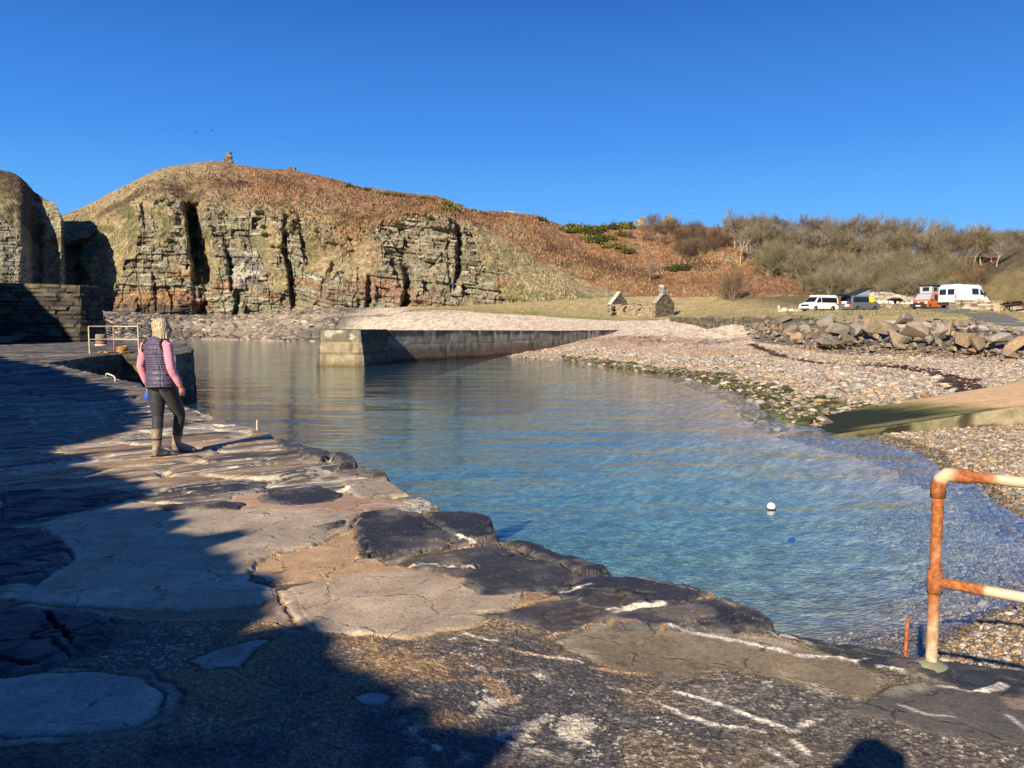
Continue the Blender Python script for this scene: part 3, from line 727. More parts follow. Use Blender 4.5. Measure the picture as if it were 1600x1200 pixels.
crk = m.math('MULTIPLY', m.ramp(ve, .014, .005), m.ramp(n3, .47, .56)); crk2 = m.math('MULTIPLY', m.ramp(ve2, .03, .012), m.ramp(m.noise(1.3, 3, .6, p), .58, .66))
crk = m.math('MULTIPLY', m.math('ADD', crk, crk2, True), m.math('SUBTRACT', 1.0, slm))
cc = m.mix(m.math('MULTIPLY', crk, .7), cc, (.03, .026, .022, 1))
spk = m.n("TexVoronoi", {"Vector": p, "Scale": 75.0}); sd1 = m.math('MULTIPLY', m.ramp(spk.outputs["Distance"], .26, .16), m.ramp(m.n("SeparateColor", {0: spk.outputs["Color"]}).outputs[0], .78, .82)); sd2 = m.math('MULTIPLY', m.ramp(spk.outputs["Distance"], .22, .14), m.ramp(m.n("SeparateColor", {0: spk.outputs["Color"]}).outputs[1], .9, .93))
cc = m.mix(m.math('MULTIPLY', sd1, .6), cc, (.05, .042, .035, 1)); cc = m.mix(m.math('MULTIPLY', sd2, .65), cc, (.55, .48, .38, 1))
fv = m.ramp(n2, .25, .75, .68, 1.3); cc = m.mix(1.0, cc, m.n("CombineColor", {0: fv, 1: fv, 2: fv}).outputs[0], 'MULTIPLY')
wmask = m.n("MapRange", {0: m.math('SUBTRACT', sp, thr), 1: 0.0, 2: 0.035, 3: 0.0, 4: 0.88}).outputs[0]
cc = m.mix(wmask, cc, (.50, .45, .36, 1))
hgt = m.math('ADD', m.math('ADD', m.math('MULTIPLY', n1, .7), m.math('MULTIPLY', n2, .25)), m.math('MULTIPLY', gr, m.math('ADD', m.math('MULTIPLY', vor.outputs["Distance"], -.9), m.math('MULTIPLY', vorb.outputs["Distance"], -1.2))))
hgt = m.math('ADD', hgt, m.math('MULTIPLY', wmask, .4)); hgt = m.math('SUBTRACT', hgt, m.math('ADD', m.math('MULTIPLY', crk, 1.6), m.math('MULTIPLY', m.math('MULTIPLY', slm, m.ramp(sv1, .47, .36)), 1.2)))
m.bsdf(cc, m.attr("rough", True), m.bump(hgt, .38, .008), .35)
quay_ob = structure(grid_mesh("quay", ALLP, m.m, {"col": ALLC, "rough": pad(rough, .6), "grit": pad(grit, .5), "wsp": pad(wsp, 0), "slabm": pad(slabm, 0)}, smooth=False))
mat_quay = m.m
# ================================================================== HILLS AND CLIFFS
DRY = np.array((0.285, 0.228, 0.128)); OLIVE = np.array((0.165, 0.15, 0.075)); BRACK = np.array((0.25, 0.13, 0.065)); HEATH = np.array((0.085, 0.052, 0.035))
ROCK = np.array((0.235, 0.208, 0.148)); ROCKD = np.array((0.15, 0.125, 0.085)); RUST = np.array((0.30, 0.145, 0.065)); PALE = np.array((0.46, 0.43, 0.35)); LICH = np.array((0.225, 0.232, 0.145)); BLACKR = np.array((0.05, 0.048, 0.045))
def smooth_interp(xs, xk, yk):
    """cubic through the keys (monotone in x)"""
    xk = np.asarray(xk, float); yk = np.asarray(yk, float)
    d = np.gradient(yk, xk)
    i = np.clip(np.searchsorted(xk, xs) - 1, 0, len(xk) - 2)
    h = xk[i + 1] - xk[i]; t = (xs - xk[i]) / h
    return ((1 + 2 * t) * (1 - t) ** 2 * yk[i] + t * (1 - t) ** 2 * h * d[i] + t * t * (3 - 2 * t) * yk[i + 1] + t * t * (t - 1) * h * d[i + 1])
def strata(X, Z, h, w, s):
    """blocky bedded rock: layer and block offsets in -0.5..0.5, and the joints"""
    lz = Z / h + 0.35 * fbm(X / 9, Z / 3, 2, s)
    ly = np.floor(lz); fz = lz - ly
    lx = X / w * (0.6 + 0.9 * _hash(ly, np.int64(s + 1))) + 7 * _hash(ly, np.int64(s + 2)) + 0.15 * fbm(X, Z, 2, s + 4)
    lxi = np.floor(lx); fx = lx - lxi
    idl = _hash(ly, np.int64(s + 3)) - .5; idb = _hash(ly, lxi, np.int64(s + 5)) - .5
    jnt = np.maximum(sstep(.16, .0, fz), .25 * sstep(.07, .0, np.minimum(fx, 1 - fx)))
    return idl, idb, jnt
hill_mat = None
def make_hill_material():
    m = NT("hillside"); p = m.pos()
    n1 = m.noise(0.9, 6, .68, p); n2 = m.noise(3.2, 5, .7, p)
    v = m.math('ADD', m.ramp(n1, .3, .7, .74, 1.24), m.ramp(n2, .3, .7, -.34, .34))
    c = m.mix(1.0, m.attr("col"), m.n("CombineColor", {0: v, 1: v, 2: v}).outputs[0], 'MULTIPLY')
    b = m.bump(m.math('ADD', m.math('MULTIPLY', n1, .8), m.math('MULTIPLY', n2, .7)), .9, .45)
    m.bsdf(c, .9, b, .12)
    return m.m
hill_mat = make_hill_material()

def sheet(keys, pxs, nf, ns, nb):
    """keys: px -> ((py,Y) of base, rim, crest). Rows: sunk base, face, slope, and down the back."""
    k = np.array([[a, b[0], b[1], c[0], c[1], d[0], d[1]] for a, b, c, d in keys], float)
    g = [smooth_interp(pxs, k[:, 0], k[:, i]) for i in range(1, 7)]
    def world(py, Y):
        u = (pxs - 800) / FPX; v = (py - 600) / FPX
        dy = _cp - v * _sp; kk = Y / dy
        return np.stack([u * kk, Y, CAMZ + (-_sp - v * _cp) * kk], -1)
    B, R, Cc = world(g[0], g[1]), world(g[2], g[3]), world(g[4], g[5])
    rows = []; vv = []
    S = B + np.array([0, -.3, -2.5])
    for t in np.linspace(0, 1, 6)[:-1]: rows.append(S * (1 - t) + B * t); vv.append(-0.2 + .2 * t)
    for t in np.linspace(0, 1, nf)[:-1]:
        tt = t ** 1.25 * .55 + t * .45
        P_ = B * (1 - tt) + R * tt; P_[:, 2] = B[:, 2] * (1 - t) + R[:, 2] * t
        rows.append(P_); vv.append(t)
    for t in np.linspace(0, 1, ns)[:-1]:
        P_ = R * (1 - t) + Cc * t
        P_[:, 2] += (Cc[:, 2] - R[:, 2]) * 0.16 * np.sin(np.pi * t)
        rows.append(P_); vv.append(1 + t)
    K = Cc.copy(); K[:, 1] += 60; K[:, 0] *= (Cc[:, 1] + 60) / Cc[:, 1]; K[:, 2] = Cc[:, 2] * .86 - 5
    for t in np.linspace(0, 1, nb): rows.append(Cc * (1 - t) + K * t); vv.append(2 + t)
    return np.stack(rows), np.array(vv)

# ---------------- main hill: cliff at the left, bracken flank running inland
keysM = [  # px, base, rim, crest
    (40, (500, 168), (400, 174), (375, 196)), (100, (500, 168), (392, 174), (337, 200)), (145, (503, 163), (376, 172), (316, 204)), (175, (502, 161), (350, 170), (299, 208)), (215, (500, 160), (318, 168), (283, 211)), (250, (500, 160), (312, 167), (268, 213)),
    (290, (497, 160), (324, 167), (258, 215)), (330, (494, 161), (322, 167), (253, 216)), (370, (492, 161), (330, 167), (258, 216)), (410, (490, 160), (332, 166), (264, 216)), (460, (488, 158), (334, 164), (268, 214)), (520, (487, 156), (340, 162), (281, 212)),
    (580, (485, 155), (342, 161), (297, 208)), (630, (483, 154), (336, 160), (303, 202)), (690, (480, 152), (330, 158), (313, 196)), (720, (478, 152), (345, 159), (326, 196)), (760, (472, 152), (362, 162), (333, 198)), (800, (468, 152), (372, 165), (334, 200)), (840, (466, 152), (385, 168), (337, 200)),
    (870, (466, 152), (398, 170), (350, 202)), (950, (466, 153), (420, 172), (352, 206)), (1000, (466, 153), (425, 174), (353, 208)), (1060, (465, 153), (424, 174), (352, 212)), (1120, (462, 152), (424, 172), (356, 216)), (1200, (462, 148), (430, 168), (362, 226)),
    (1260, (462, 146), (436, 168), (375, 232)), (1330, (464, 148), (438, 175), (388, 238)), (1420, (466, 150), (440, 180), (396, 242)), (1500, (466, 150), (440, 180), (400, 244)), (1600, (466, 150), (436, 180), (396, 244)), (1800, (466, 150), (430, 180), (390, 244)), (2100, (470, 150), (430, 180), (380, 244))]
pxM = np.concatenate([np.linspace(40, 135, 130)[:-1], np.linspace(135, 790, 1010)[:-1], np.linspace(790, 1300, 420)[:-1], np.linspace(1300, 2100, 240)])
PM, vM = sheet(keysM, pxM, 330, 190, 12)
V = np.broadcast_to(vM[:, None], PM.shape[:2]); PXg = np.broadcast_to(pxM[None, :], V.shape)
X, Yw, Z = PM[..., 0], PM[..., 1], PM[..., 2]
XS = (PXg - 300) * .1375                         # metres along the cliff
lo1, lo2 = fbm(XS / 11, Z / 16, 4, 601), fbm(XS / 3.2, Z / 5, 4, 602)
# where bare rock shows
top = np.interp(PXg, [40, 135, 160, 200, 300, 420, 520, 600, 690, 735, 760, 790], [1.0, .98, 1.0, 1.0, 1.0, .99, .92, .9, 1.0, .92, .45, 0])
face = sstep(top + .03, top - .03, V + .05 * lo2) * sstep(-.19, -.12, V)
grassy = sstep(-.02, .22, lo1 + .75 * lo2 + np.interp(V, [0, .25, .45, .75, 1], [-.75, -.32, .02, .1, -.08]) + np.interp(PXg, [140, 190, 240, 290, 310, 400, 480, 560, 640, 700, 760], [.35, .15, -.06, -.12, -.22, -.2, -.03, .05, .10, -.12, .2]) * sstep(.1, .4, V))
rock = face * (1 - grassy)
low = sstep(.02, -.02, PXg - 735)
# patch of rock out on the grass slope and a few crags
for cx, cy, w, h in ((775, .33, 26, .14), (690, .12, 45, .10), (640, .95, 24, .05), (1180, .9, 10, .07), (1290, .35, 8, .08), (1140, 1.15, 9, .05)):
    rock = np.maximum(rock, sstep(1.1, .7, np.sqrt(((PXg - cx) / w) ** 2 + ((V - cy) / h) ** 2) + .5 * lo2))
Zd = Z + XS * .09 * sstep(430, 520, PXg) + .03 * XS
il, ib, jn = strata(XS, Zd, .95, 3.4, 610); il2, ib2, jn2 = strata(XS, Zd, .40, 2.1, 620); il3, ib3, jn3 = strata(XS, Zd, 2.6, 4.2, 630)
vj = cells(XS / 3.6 + .4 * lo2, Z / 7, 640)
disp = face * (2.6 * lo1 + .8 * lo2)
var_ = sstep(-.35, .25, fbm(XS / 6, Z / 4, 3, 645)); disp += rock * (.8 * ib * var_ + .75 * il + .4 * ib2 * var_ + .35 * il2 + 2.0 * ib3 + .9 * il3 + .5 * fbm(XS / .9, Zd / .45, 4, 646) - .10 * jn * var_ - .45 * sstep(.10, .0, vj[1] - vj[0]))
disp += (1 - rock) * (0.28 * fbm(XS / 1.4, Z / 1.0, 4, 650) + .35 * fbm(XS / 4, Z / 3, 3, 651)) * sstep(-.1, .1, V)
gul = np.zeros_like(disp)
for pts, w, dep in [([(293, 1.02), (300, .7), (308, .4), (313, .0)], 11, 11.0), ([(352, .72), (358, .5), (362, .25)], 3.5, 3.2), ([(447, 1.0), (443, .7), (452, .35), (458, .0)], 5.0, 4.0), ([(466, .98), (472, .72), (478, .5)], 3.5, 2.6), ([(372, .2), (364, .0)], 4, 2.4), ([(630, .62), (634, .3), (628, .0)], 6.5, 4.5),
                    ([(574, .35), (570, .0)], 4.0, 2.5), ([(713, .93), (716, .62), (711, .2)], 4.5, 4.2), ([(222, .96), (228, .78)], 3.5, 2.4), ([(240, .36), (246, .1)], 3.0, 2.2), ([(262, .3), (268, .12)], 3, 1.8), ([(600, .95), (616, .72), (640, .45)], 5.0, 2.2), ([(520, .5), (512, .38)], 4, 2.0), ([(700, .7), (704, .2)], 3.5, 2), ([(118, 1.05), (120, .5), (128, .0)], 24, 7)]:
    px_, v_ = zip(*sorted(pts, key=lambda q: q[1]))
    cx = np.interp(V, v_, px_) + 5 * lo2 + 3 * fbm(Z / 2, Z * 0, 3, 648)
    inside = sstep(v_[0] - .07, v_[0] + .02, V) * sstep(v_[-1] + .07, v_[-1] - .03, V)
    t = (PXg - cx) / w
    gul = np.maximum(gul, dep * inside * (.7 + .9 * lo2) * np.where(t < 0, sstep(-1.0, -.1, t), sstep(2.6, .2, t)))
disp -= gul
# buttress right of the gully stands out, ledge near the foot
disp += face * 1.6 * sstep(.22, .12, V) * sstep(330, 290, PXg) * (1 + .5 * lo2)
rad = np.stack([X, Yw], -1); rad /= np.linalg.norm(rad, axis=-1, keepdims=True)
PM = PM.copy(); PM[..., 0] -= rad[..., 0] * disp; PM[..., 1] -= rad[..., 1] * disp
soft = (1 - face) * sstep(.2, .6, V)
PM[..., 2] += soft * (.42 * fbm(XS / 1.5, Yw / 1.8, 4, 660) + .5 * fbm(XS / 5, Yw / 6, 3, 661)) * np.where(V > 2, .6, 1)
# colours
nA = fbm(XS / 2.2, (Z + Yw * .4) / 1.6, 4, 670); nB = fbm(XS / 9, (Z + Yw * .5) / 7, 4, 671); nC = vn2(XS / .5, (Z + Yw * .6) / .4, 672)
gmix = mixc(np.broadcast_to(DRY, PM.shape), OLIVE, sstep(-.05, .45, nB + .5 * nA))
brk_w = sstep(.88, 1.15, V + .18 * nB) * sstep(770, 740, PXg) * np.interp(PXg, [40, 180, 300, 380, 420], [.05, .12, .35, .75, 1.0])
brk_w = np.maximum(brk_w, sstep(-.07, .07, V + .12 * nB + .05 * nA - np.interp(PXg, [700, 740, 780, 820, 850, 900, 950, 990, 1040], [1.3, 1.15, 1.02, .84, .66, .48, .26, .1, -.1])) * sstep(715, 745, PXg))
brk_w = np.maximum(brk_w, sstep(.5, .72, V + .25 * nA) * sstep(470, 540, PXg) * sstep(640, 600, PXg) * .7)
hcol = mixc(gmix, BRACK, brk_w * (.6 + .4 * sstep(-.3, .2, nA)))
hcol = mixc(hcol, BRACK * .55 + HEATH * .2, brk_w * sstep(.1, .5, nB - nA * .5) * .75)
hcol = mixc(hcol, HEATH, sstep(.12, .4, nB + .3 * nA + np.interp(V, [.9, 1.0, 1.15, 1.4, 2], [-.3, .12, -.1, -.2, .1])) * sstep(.9, 1.0, V) * .8)
hcol = mixc(hcol, np.array((.07, .075, .02)), sstep(.3, .5, fbm(XS / 3.5, Z / 2.6, 3, 673)) * sstep(.4, .7, V) * sstep(1.3, 1.05, V) * .7)
hcol = mixc(hcol, np.array((.13, .14, .03)), sstep(.12, .02, V) * sstep(640, 720, PXg) * sstep(1100, 1000, PXg) * .6)
hcol = hcol * (.62 + .76 * nC)[..., None]
bid = ib2 + .5; 
rcol = mixc(np.broadcast_to(ROCK, PM.shape), LICH, sstep(-.05, .35, lo2 + nA * .6) * .8)
rcol = mixc(rcol, ROCKD, sstep(.62, .95, ib + .5 + .3 * nA))
rcol = mixc(rcol, PALE, sstep(.8, 1.0, bid + .25 * nA) * .6)
rcol = mixc(rcol, RUST, sstep(.0, .3, fbm(XS / 10, Zd / 2.2, 3, 680) + np.interp(V, [0, .08, .16, .34, .5], [-.3, -.06, .02, -.14, -.4])) * .65)
rcol = mixc(rcol, np.array((.24, .15, .12)), sstep(.05, .3, fbm(XS / 7, Zd / 2, 3, 681)) * sstep(460, 500, PXg) * sstep(.45, .2, V) * .7)
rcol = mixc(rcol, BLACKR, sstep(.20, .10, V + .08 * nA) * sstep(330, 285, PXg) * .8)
# pale quarried-looking slab
slab = sstep(.06, .0, np.maximum(np.abs(V - .42) - .17, (np.abs(PXg - 385 - (V - .4) * -40) - 20) / 120) + .03 * nA)
rcol = mixc(rcol, mixc(np.broadcast_to(np.array((.17, .16, .165)), PM.shape), PALE, sstep(.0, .3, nA)), slab * .8)
rcol = rcol * (.75 + .5 * nC - .12 * np.maximum(jn2, jn * .7) * var_ + .35 * ib2 * var_)[..., None]
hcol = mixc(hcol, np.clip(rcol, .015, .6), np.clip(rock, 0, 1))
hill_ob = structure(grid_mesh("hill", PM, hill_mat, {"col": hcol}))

# ---------------- left headland
keysH = [(-420, (500, 132), (330, 144), (215, 172)), (-200, (496, 134), (335, 144), (235, 172)), (-60, (492, 136), (340, 145), (256, 170)), (0, (490, 138), (345, 146), (266, 168)), (20, (490, 139), (352, 147), (270, 167)), (36, (490, 140), (362, 148), (280, 165)),
         (46, (490, 143), (385, 150), (290, 163)), (52, (490, 150), (395, 154), (297, 163)), (70, (490, 152), (400, 155), (310, 162)), (88, (490, 152), (395, 155), (322, 160)), (97, (490, 152), (380, 154), (340, 158)), (101, (492, 154), (400, 156), (351, 158))]
pxH = np.concatenate([np.linspace(-420, -30, 120)[:-1], np.linspace(-30, 101, 330)])
PHd, vH = sheet(keysH, pxH, 240, 130, 4)
# turn the last columns away into a flank
fl = []
for t in np.linspace(0, 1, 90)[1:]:
    c = PHd[:, -1].copy(); c[:, 0] += -30 * t; c[:, 1] += 40 * t; c[:, 2] = 3 + (c[:, 2] - 3) * (1 - .1 * t)
    fl.append(c)
PHd = np.concatenate([PHd, np.stack(fl, 1)], 1)
pxHH = np.concatenate([pxH, 101 + np.linspace(0, 1, 90)[1:] * 330])
V = np.broadcast_to(vH[:, None], PHd.shape[:2]); PXg = np.broadcast_to(pxHH[None, :], V.shape)
X, Yw, Z = PHd[..., 0], PHd[..., 1], PHd[..., 2]
XS = PXg * .12
lo1, lo2 = fbm(XS / 8, Z / 10, 4, 701), fbm(XS / 2.2, Z / 3, 4, 702)
face = sstep(1.04, .98, V + .06 * lo2)
grassy = sstep(.0, .25, lo1 + .6 * lo2 + np.interp(V, [0, .4, .8, 1], [-.5, -.3, -.1, .2]))
rock = face * (1 - grassy * .9)
crag = sstep(.1, .35, lo2 + .5 * lo1) * sstep(60, 85, PXg) * sstep(1.0, 1.3, V) * sstep(2.0, 1.8, V)
rock = np.maximum(rock, crag)
il, ib, jn = strata(XS, Z, .7, 1.7, 710); il2, ib2, jn2 = strata(XS, Z, .33, .8, 720)
disp = face * (1.0 * lo1 + .4 * lo2) * sstep(101, 95, PXg) + rock * (.6 * ib + .35 * il + .35 * ib2 + .2 * il2 - .25 * jn - .14 * jn2)
disp += (1 - rock) * .25 * fbm(XS / 1.1, Z / .8, 4, 750)
rad = np.stack([X, Yw], -1); rad /= np.linalg.norm(rad, axis=-1, keepdims=True)
flk = sstep(100, 103, PXg)
dirx = rad[..., 0] * (1 - flk) - .95 * flk; diry = rad[..., 1] * (1 - flk) - .3 * flk
PHd = PHd.copy(); PHd[..., 0] -= dirx * disp; PHd[..., 1] -= diry * disp
PHd[..., 2] += (1 - face) * sstep(2.3, 2.0, V) * (.3 * fbm(XS / 1.2, Yw / 1.4, 4, 760) + .35 * lo1)
nA = fbm(XS / 1.6, (Z + Yw * .4) / 1.2, 4, 770); nC = vn2(XS / .35, (Z + Yw * .6) / .3, 772); nB = fbm(XS / 5, (Z + Yw * .4) / 4, 3, 771)
hc = mixc(np.broadcast_to(DRY * .9, PHd.shape), OLIVE, sstep(-.1, .4, nB + .5 * nA))
hc = mixc(hc, HEATH, sstep(.0, .35, nB - .4 * nA + np.interp(V, [1, 1.4, 2], [-.3, .0, .3])) * .85) * (.62 + .76 * nC)[..., None]
rc = mixc(np.broadcast_to(ROCK * 1.05, PHd.shape), LICH, sstep(-.1, .4, nA)); rc = mixc(rc, PALE, sstep(.7, .95, ib2 + .5) * .6); rc = mixc(rc, np.array((.27, .17, .11)), sstep(.55, .2, V) * sstep(-.2, .3, nB) * .8)
rc = rc * (.75 + .5 * nC - .5 * jn2)[..., None]
hc = mixc(hc, np.clip(rc, .015, .6), np.clip(rock, 0, 1))
headland_ob = structure(grid_mesh("headland", PHd, hill_mat, {"col": hc}))

# ---------------- grassy hill at the right
keysR = [(1400, (470, 128), (466, 132), (462, 150)), (1440, (470, 124), (466, 130), (460, 152)), (1480, (470, 120), (463, 128), (455, 152)), (1520, (470, 116), (455, 126), (434, 152)), (1560, (469, 112), (447, 124), (404, 152)), (1600, (468, 108), (440, 121), (373, 152)), (1660, (468, 104), (430, 118), (335, 152)), (1800, (470, 96), (420, 112), (270, 150)), (2200, (480, 84), (420, 100), (200, 140))]
pxR = np.concatenate([np.linspace(1400, 1640, 200)[:-1], np.linspace(1640, 2200, 100)])
PR, vR = sheet(keysR, pxR, 60, 150, 10)
V = np.broadcast_to(vR[:, None], PR.shape[:2]); PXg = np.broadcast_to(pxR[None, :], V.shape)
X, Yw, Z = PR[..., 0], PR[..., 1], PR[..., 2]
PR = PR.copy(); PR[..., 2] += sstep(-.1, .1, V) * (.22 * fbm(X / 1.3, Yw / 1.6, 4, 801) + .4 * fbm(X / 6, Yw / 7, 3, 802))
nA = fbm(X / 1.5, (Z * 2 + Yw * .4) / 2, 4, 810); nB = fbm(X / 7, (Z * 2 + Yw * .4) / 6, 3, 811)
gc = mixc(np.broadcast_to(np.array((.135, .105, .055)), PR.shape), np.array((.085, .09, .025)), sstep(.75, .3, V + .3 * nB) * .8)
gc = mixc(gc, np.array((.17, .13, .066)), sstep(.1, .4, nA)); gc = mixc(gc, np.array((.06, .04, .025)), sstep(1.0, .6, np.sqrt(((PXg - 1558) / 10) ** 2 + ((V - 1.12) / .05) ** 2) + .4 * nA))
gc = gc * (.7 + .6 * vn2(X / .4, Yw / .4 + Z, 812))[..., None]
rhill_ob = structure(grid_mesh("hill", PR, hill_mat, {"col": gc}))
bpy.context.view_layer.update()
def drop(px, py, obs=None):
    """the point of the hills or the shore that lies along a line of sight"""
    d = raydir(px, py).normalized(); o = Vector((0, 0, CAMZ)); best = None
    for ob in (obs or (hill_ob, headland_ob, rhill_ob, ground_ob)):
        ok, loc, nr, _ = ob.ray_cast(o, d)
        if ok and (best is None or loc.y < best.y): best = loc
    return best
# ================================================================== STONE AND CONCRETE WALLS
M_STONE = mat_attr("weathered stone", .88, 3.0, .30, .7, .05)
M_FINE = mat_attr("dry stone", .9, 5.0, .25, .6, .03)
M_CONC = mat_attr("sea worn concrete", .85, 2.2, .32, .6, .04)
def resample(pts, step):
    pts = np.asarray(pts, float); d = np.sqrt((np.diff(pts, axis=0) ** 2).sum(1)); c = np.concatenate([[0], np.cumsum(d)])
    s = np.linspace(0, c[-1], max(2, int(c[-1] / step) + 1))
    return np.stack([np.interp(s, c, pts[:, i]) for i in range(pts.shape[1])], -1), s
def loop_wall(name, path, z0, z1, thick, step=.15, zstep=.1, batter=0.0, ch=.28, cw=.7, disp=.10, colf=None, mat=None, parent=None, seed=1, taper_end=0.0, capn=4):
    """a solid wall along a path: both faces, both ends and the top"""
    pl, s = resample(path, step)
    t = np.gradient(pl, axis=0); t /= np.linalg.norm(t, axis=1)[:, None]
    n = np.stack([t[:, 1], -t[:, 0]], -1)
    ne = max(2, int(thick / step))
    e1 = [pl[-1] * 1 + n[-1] * thick * (.5 - k / ne) for k in range(1, ne)]
    e0_ = [pl[0] * 1 + n[0] * thick * (-.5 + k / ne) for k in range(1, ne)]
    loop = np.concatenate([pl + n * thick / 2, np.array(e1).reshape(-1, 2), (pl - n * thick / 2)[::-1], np.array(e0_).reshape(-1, 2)])
    cen = np.concatenate([pl, np.repeat(pl[-1:], len(e1), 0), pl[::-1], np.repeat(pl[:1], len(e0_), 0)])
    out = np.concatenate([n, np.repeat(t[-1:], len(e1), 0), -n[::-1], np.repeat(-t[:1], len(e0_), 0)])
    sc = np.concatenate([s, np.full(len(e1), s[-1]), s[::-1], np.full(len(e0_), s[0])])
    sl = np.concatenate([[0], np.cumsum(np.sqrt((np.diff(loop, axis=0) ** 2).sum(1)))])
    za = np.interp(sc, np.linspace(0, s[-1], len(z0)), z0) if hasattr(z0, '__len__') else np.full(len(sc), float(z0))
    zb = z1(sc) if callable(z1) else np.interp(sc, np.linspace(0, s[-1], len(z1)), z1) if hasattr(z1, '__len__') else np.full(len(sc), float(z1))
    nr = max(3, int((zb - za).max() / zstep))
    f = np.linspace(0, 1, nr)[:, None]
    Zr = za[None] + (zb - za)[None] * f
    S = np.broadcast_to(sl[None], Zr.shape)
    ly = np.floor(Zr / ch); off = 3 * _hash(ly, np.int64(seed))
    fx = S / cw * (.7 + .6 * _hash(ly, np.int64(seed + 1))) + off; xi = np.floor(fx); fx = fx - xi; fz = Zr / ch - ly
    idb = _hash(ly, xi, np.int64(seed + 2))
    jn = np.maximum(sstep(.16, .02, np.minimum(fz, 1 - fz)), sstep(.10, .01, np.minimum(fx, 1 - fx)))
    dsp = disp * ((idb - .5) * 1.2 - .5 * jn + .35 * fbm(S * 2.5, Zr * 3, 3, seed + 3)) + batter * (1 - f) * (zb - za)[None]
    XY = loop[None] + out[None] * dsp[..., None]
    rows = [np.concatenate([XY, Zr[..., None]], -1)]
    c0 = colf(S, Zr, idb, jn, f * np.ones_like(Zr)) if colf else np.ones(Zr.shape + (3,)) * .3
    cols = [c0]
    for k in range(1, capn + 1):
        q = k / capn
        xy = loop + out * dsp[-1][:, None]; xy = xy * (1 - q) + cen * q
        rows.append(np.concatenate([xy, (zb + .5 * disp * fbm(xy[:, 0] * 3, xy[:, 1] * 3, 3, seed + 4))[:, None]], -1)[None]); cols.append(c0[-1:] * 1.0)
    Pp = np.concatenate(rows); Cc_ = np.concatenate(cols)
    Pp = np.concatenate([Pp, Pp[:, :1]], 1); Cc_ = np.concatenate([Cc_, Cc_[:, :1]], 1)
    return grid_mesh(name, Pp, mat or M_STONE, {"col": np.clip(Cc_, .01, .8)}, smooth=False, parent=parent)
def pal(*cols):
    cols = np.array(cols)
    def f(i): return cols[np.clip((i * len(cols)).astype(int), 0, len(cols) - 1)]
    return f
# ---- inland harbour wall: its broken top throws the long shade over the paving
def shadow_top():
    pts = []
    tp = math.tan(SUN_EL); sx, sy = math.sin(SUN_AZ), math.cos(SUN_AZ)
    den = sx * NRM[0] + sy * NRM[1]
    for px, py in [(775, 1200), (772, 1170), (735, 1130), (690, 1100), (640, 1082), (600, 1030), (550, 992), (500, 988), (460, 975), (450, 950), (425, 930), (400, 905), (352, 890), (335, 868), (290, 855), (262, 832), (240, 815), (222, 790), (190, 770), (165, 742), (120, 730), (140, 715), (100, 705), (120, 690), (180, 680), (225, 660), (238, 650), (210, 632), (180, 612), (150, 598), (110, 585), (60, 570), (0, 560)]:
        g = gq(px, py); D = (g.x * NRM[0] + g.y * NRM[1] - (WALL_PERP)) / den
        wx, wy = g.x - sx * D, g.y - sy * D
        pts.append((wx * TAN[0] + wy * TAN[1], g.z + D * tp))
    pts.sort()
    return pts
stp = shadow_top()
sa = np.array([p[0] for p in stp]); sh_ = np.array([p[1] for p in stp])
A0, A1 = -9.0, 55.0
def wall_top(s):
    a = A0 + s
    h = np.interp(a, np.concatenate([[sa[0] - 1.2, sa[0] - .6], sa, [sa[-1] + 3, 55]]), np.concatenate([[2.6, sh_[0] - .5], sh_, [sh_[-1], 4.9]]))
    l = np.floor(a / .38 + .3 * fbm(a, a * 0, 2, 900)); h = h + (.17 * (_hash(l, np.int64(901)) - .5) - .12 * (a / .38 - l - .5)) * sstep(16, 7, a) + .04 + .2 * fbm(a * 2.2, a * 0 + 1, 4, 902)
    return h
def qcol(S, Z, i, j, f):
    p_ = pal((.075, .065, .05), (.10, .085, .06), (.055, .05, .045), (.12, .10, .065), (.09, .08, .06))
    c = p_(i) * (.8 + .5 * fbm(S * 1.5, Z * 2, 3, 910))[..., None] * (1 - .6 * j)[..., None]
    c = mixc(c, np.array((.20, .14, .04)), sstep(.42, .6, fbm(S * 1.9, Z * 2.6, 4, 911)) * .5)
    return mixc(c, np.array((.16, .14, .06)), sstep(.92, 1, f) * .5)
pa = [(NRM[0] * (WALL_PERP - .45) + TAN[0] * a, NRM[1] * (WALL_PERP - .45) + TAN[1] * a) for a in (A0, A1)]
o = loop_wall("harbour_wall", pa, .6, wall_top, .9, .09, .12, .0, .22, .8, .14, qcol, seed=920)
tag(o, "tall inland harbour wall of dark slate running along the left side of the quay", "wall")
# ---- wall across the end of the quay
cA, cB = at(-70, 530, 45.5), at(128, 530, 45.5)
o = loop_wall("harbour_wall", [(cA.x - 4, cA.y + 1.2), (cB.x, cB.y + 1.2)], 1.3, [wz(437, 45.5), wz(440, 45.5), wz(441, 45.5), wz(443, 45.5), wz(446, 45.5)], 2.2, .10, .08, .10, .26, .95, .16, qcol, seed=930)
tag(o, "dark stone wall with yellow lichen across the far end of the quay, half in shade", "wall")
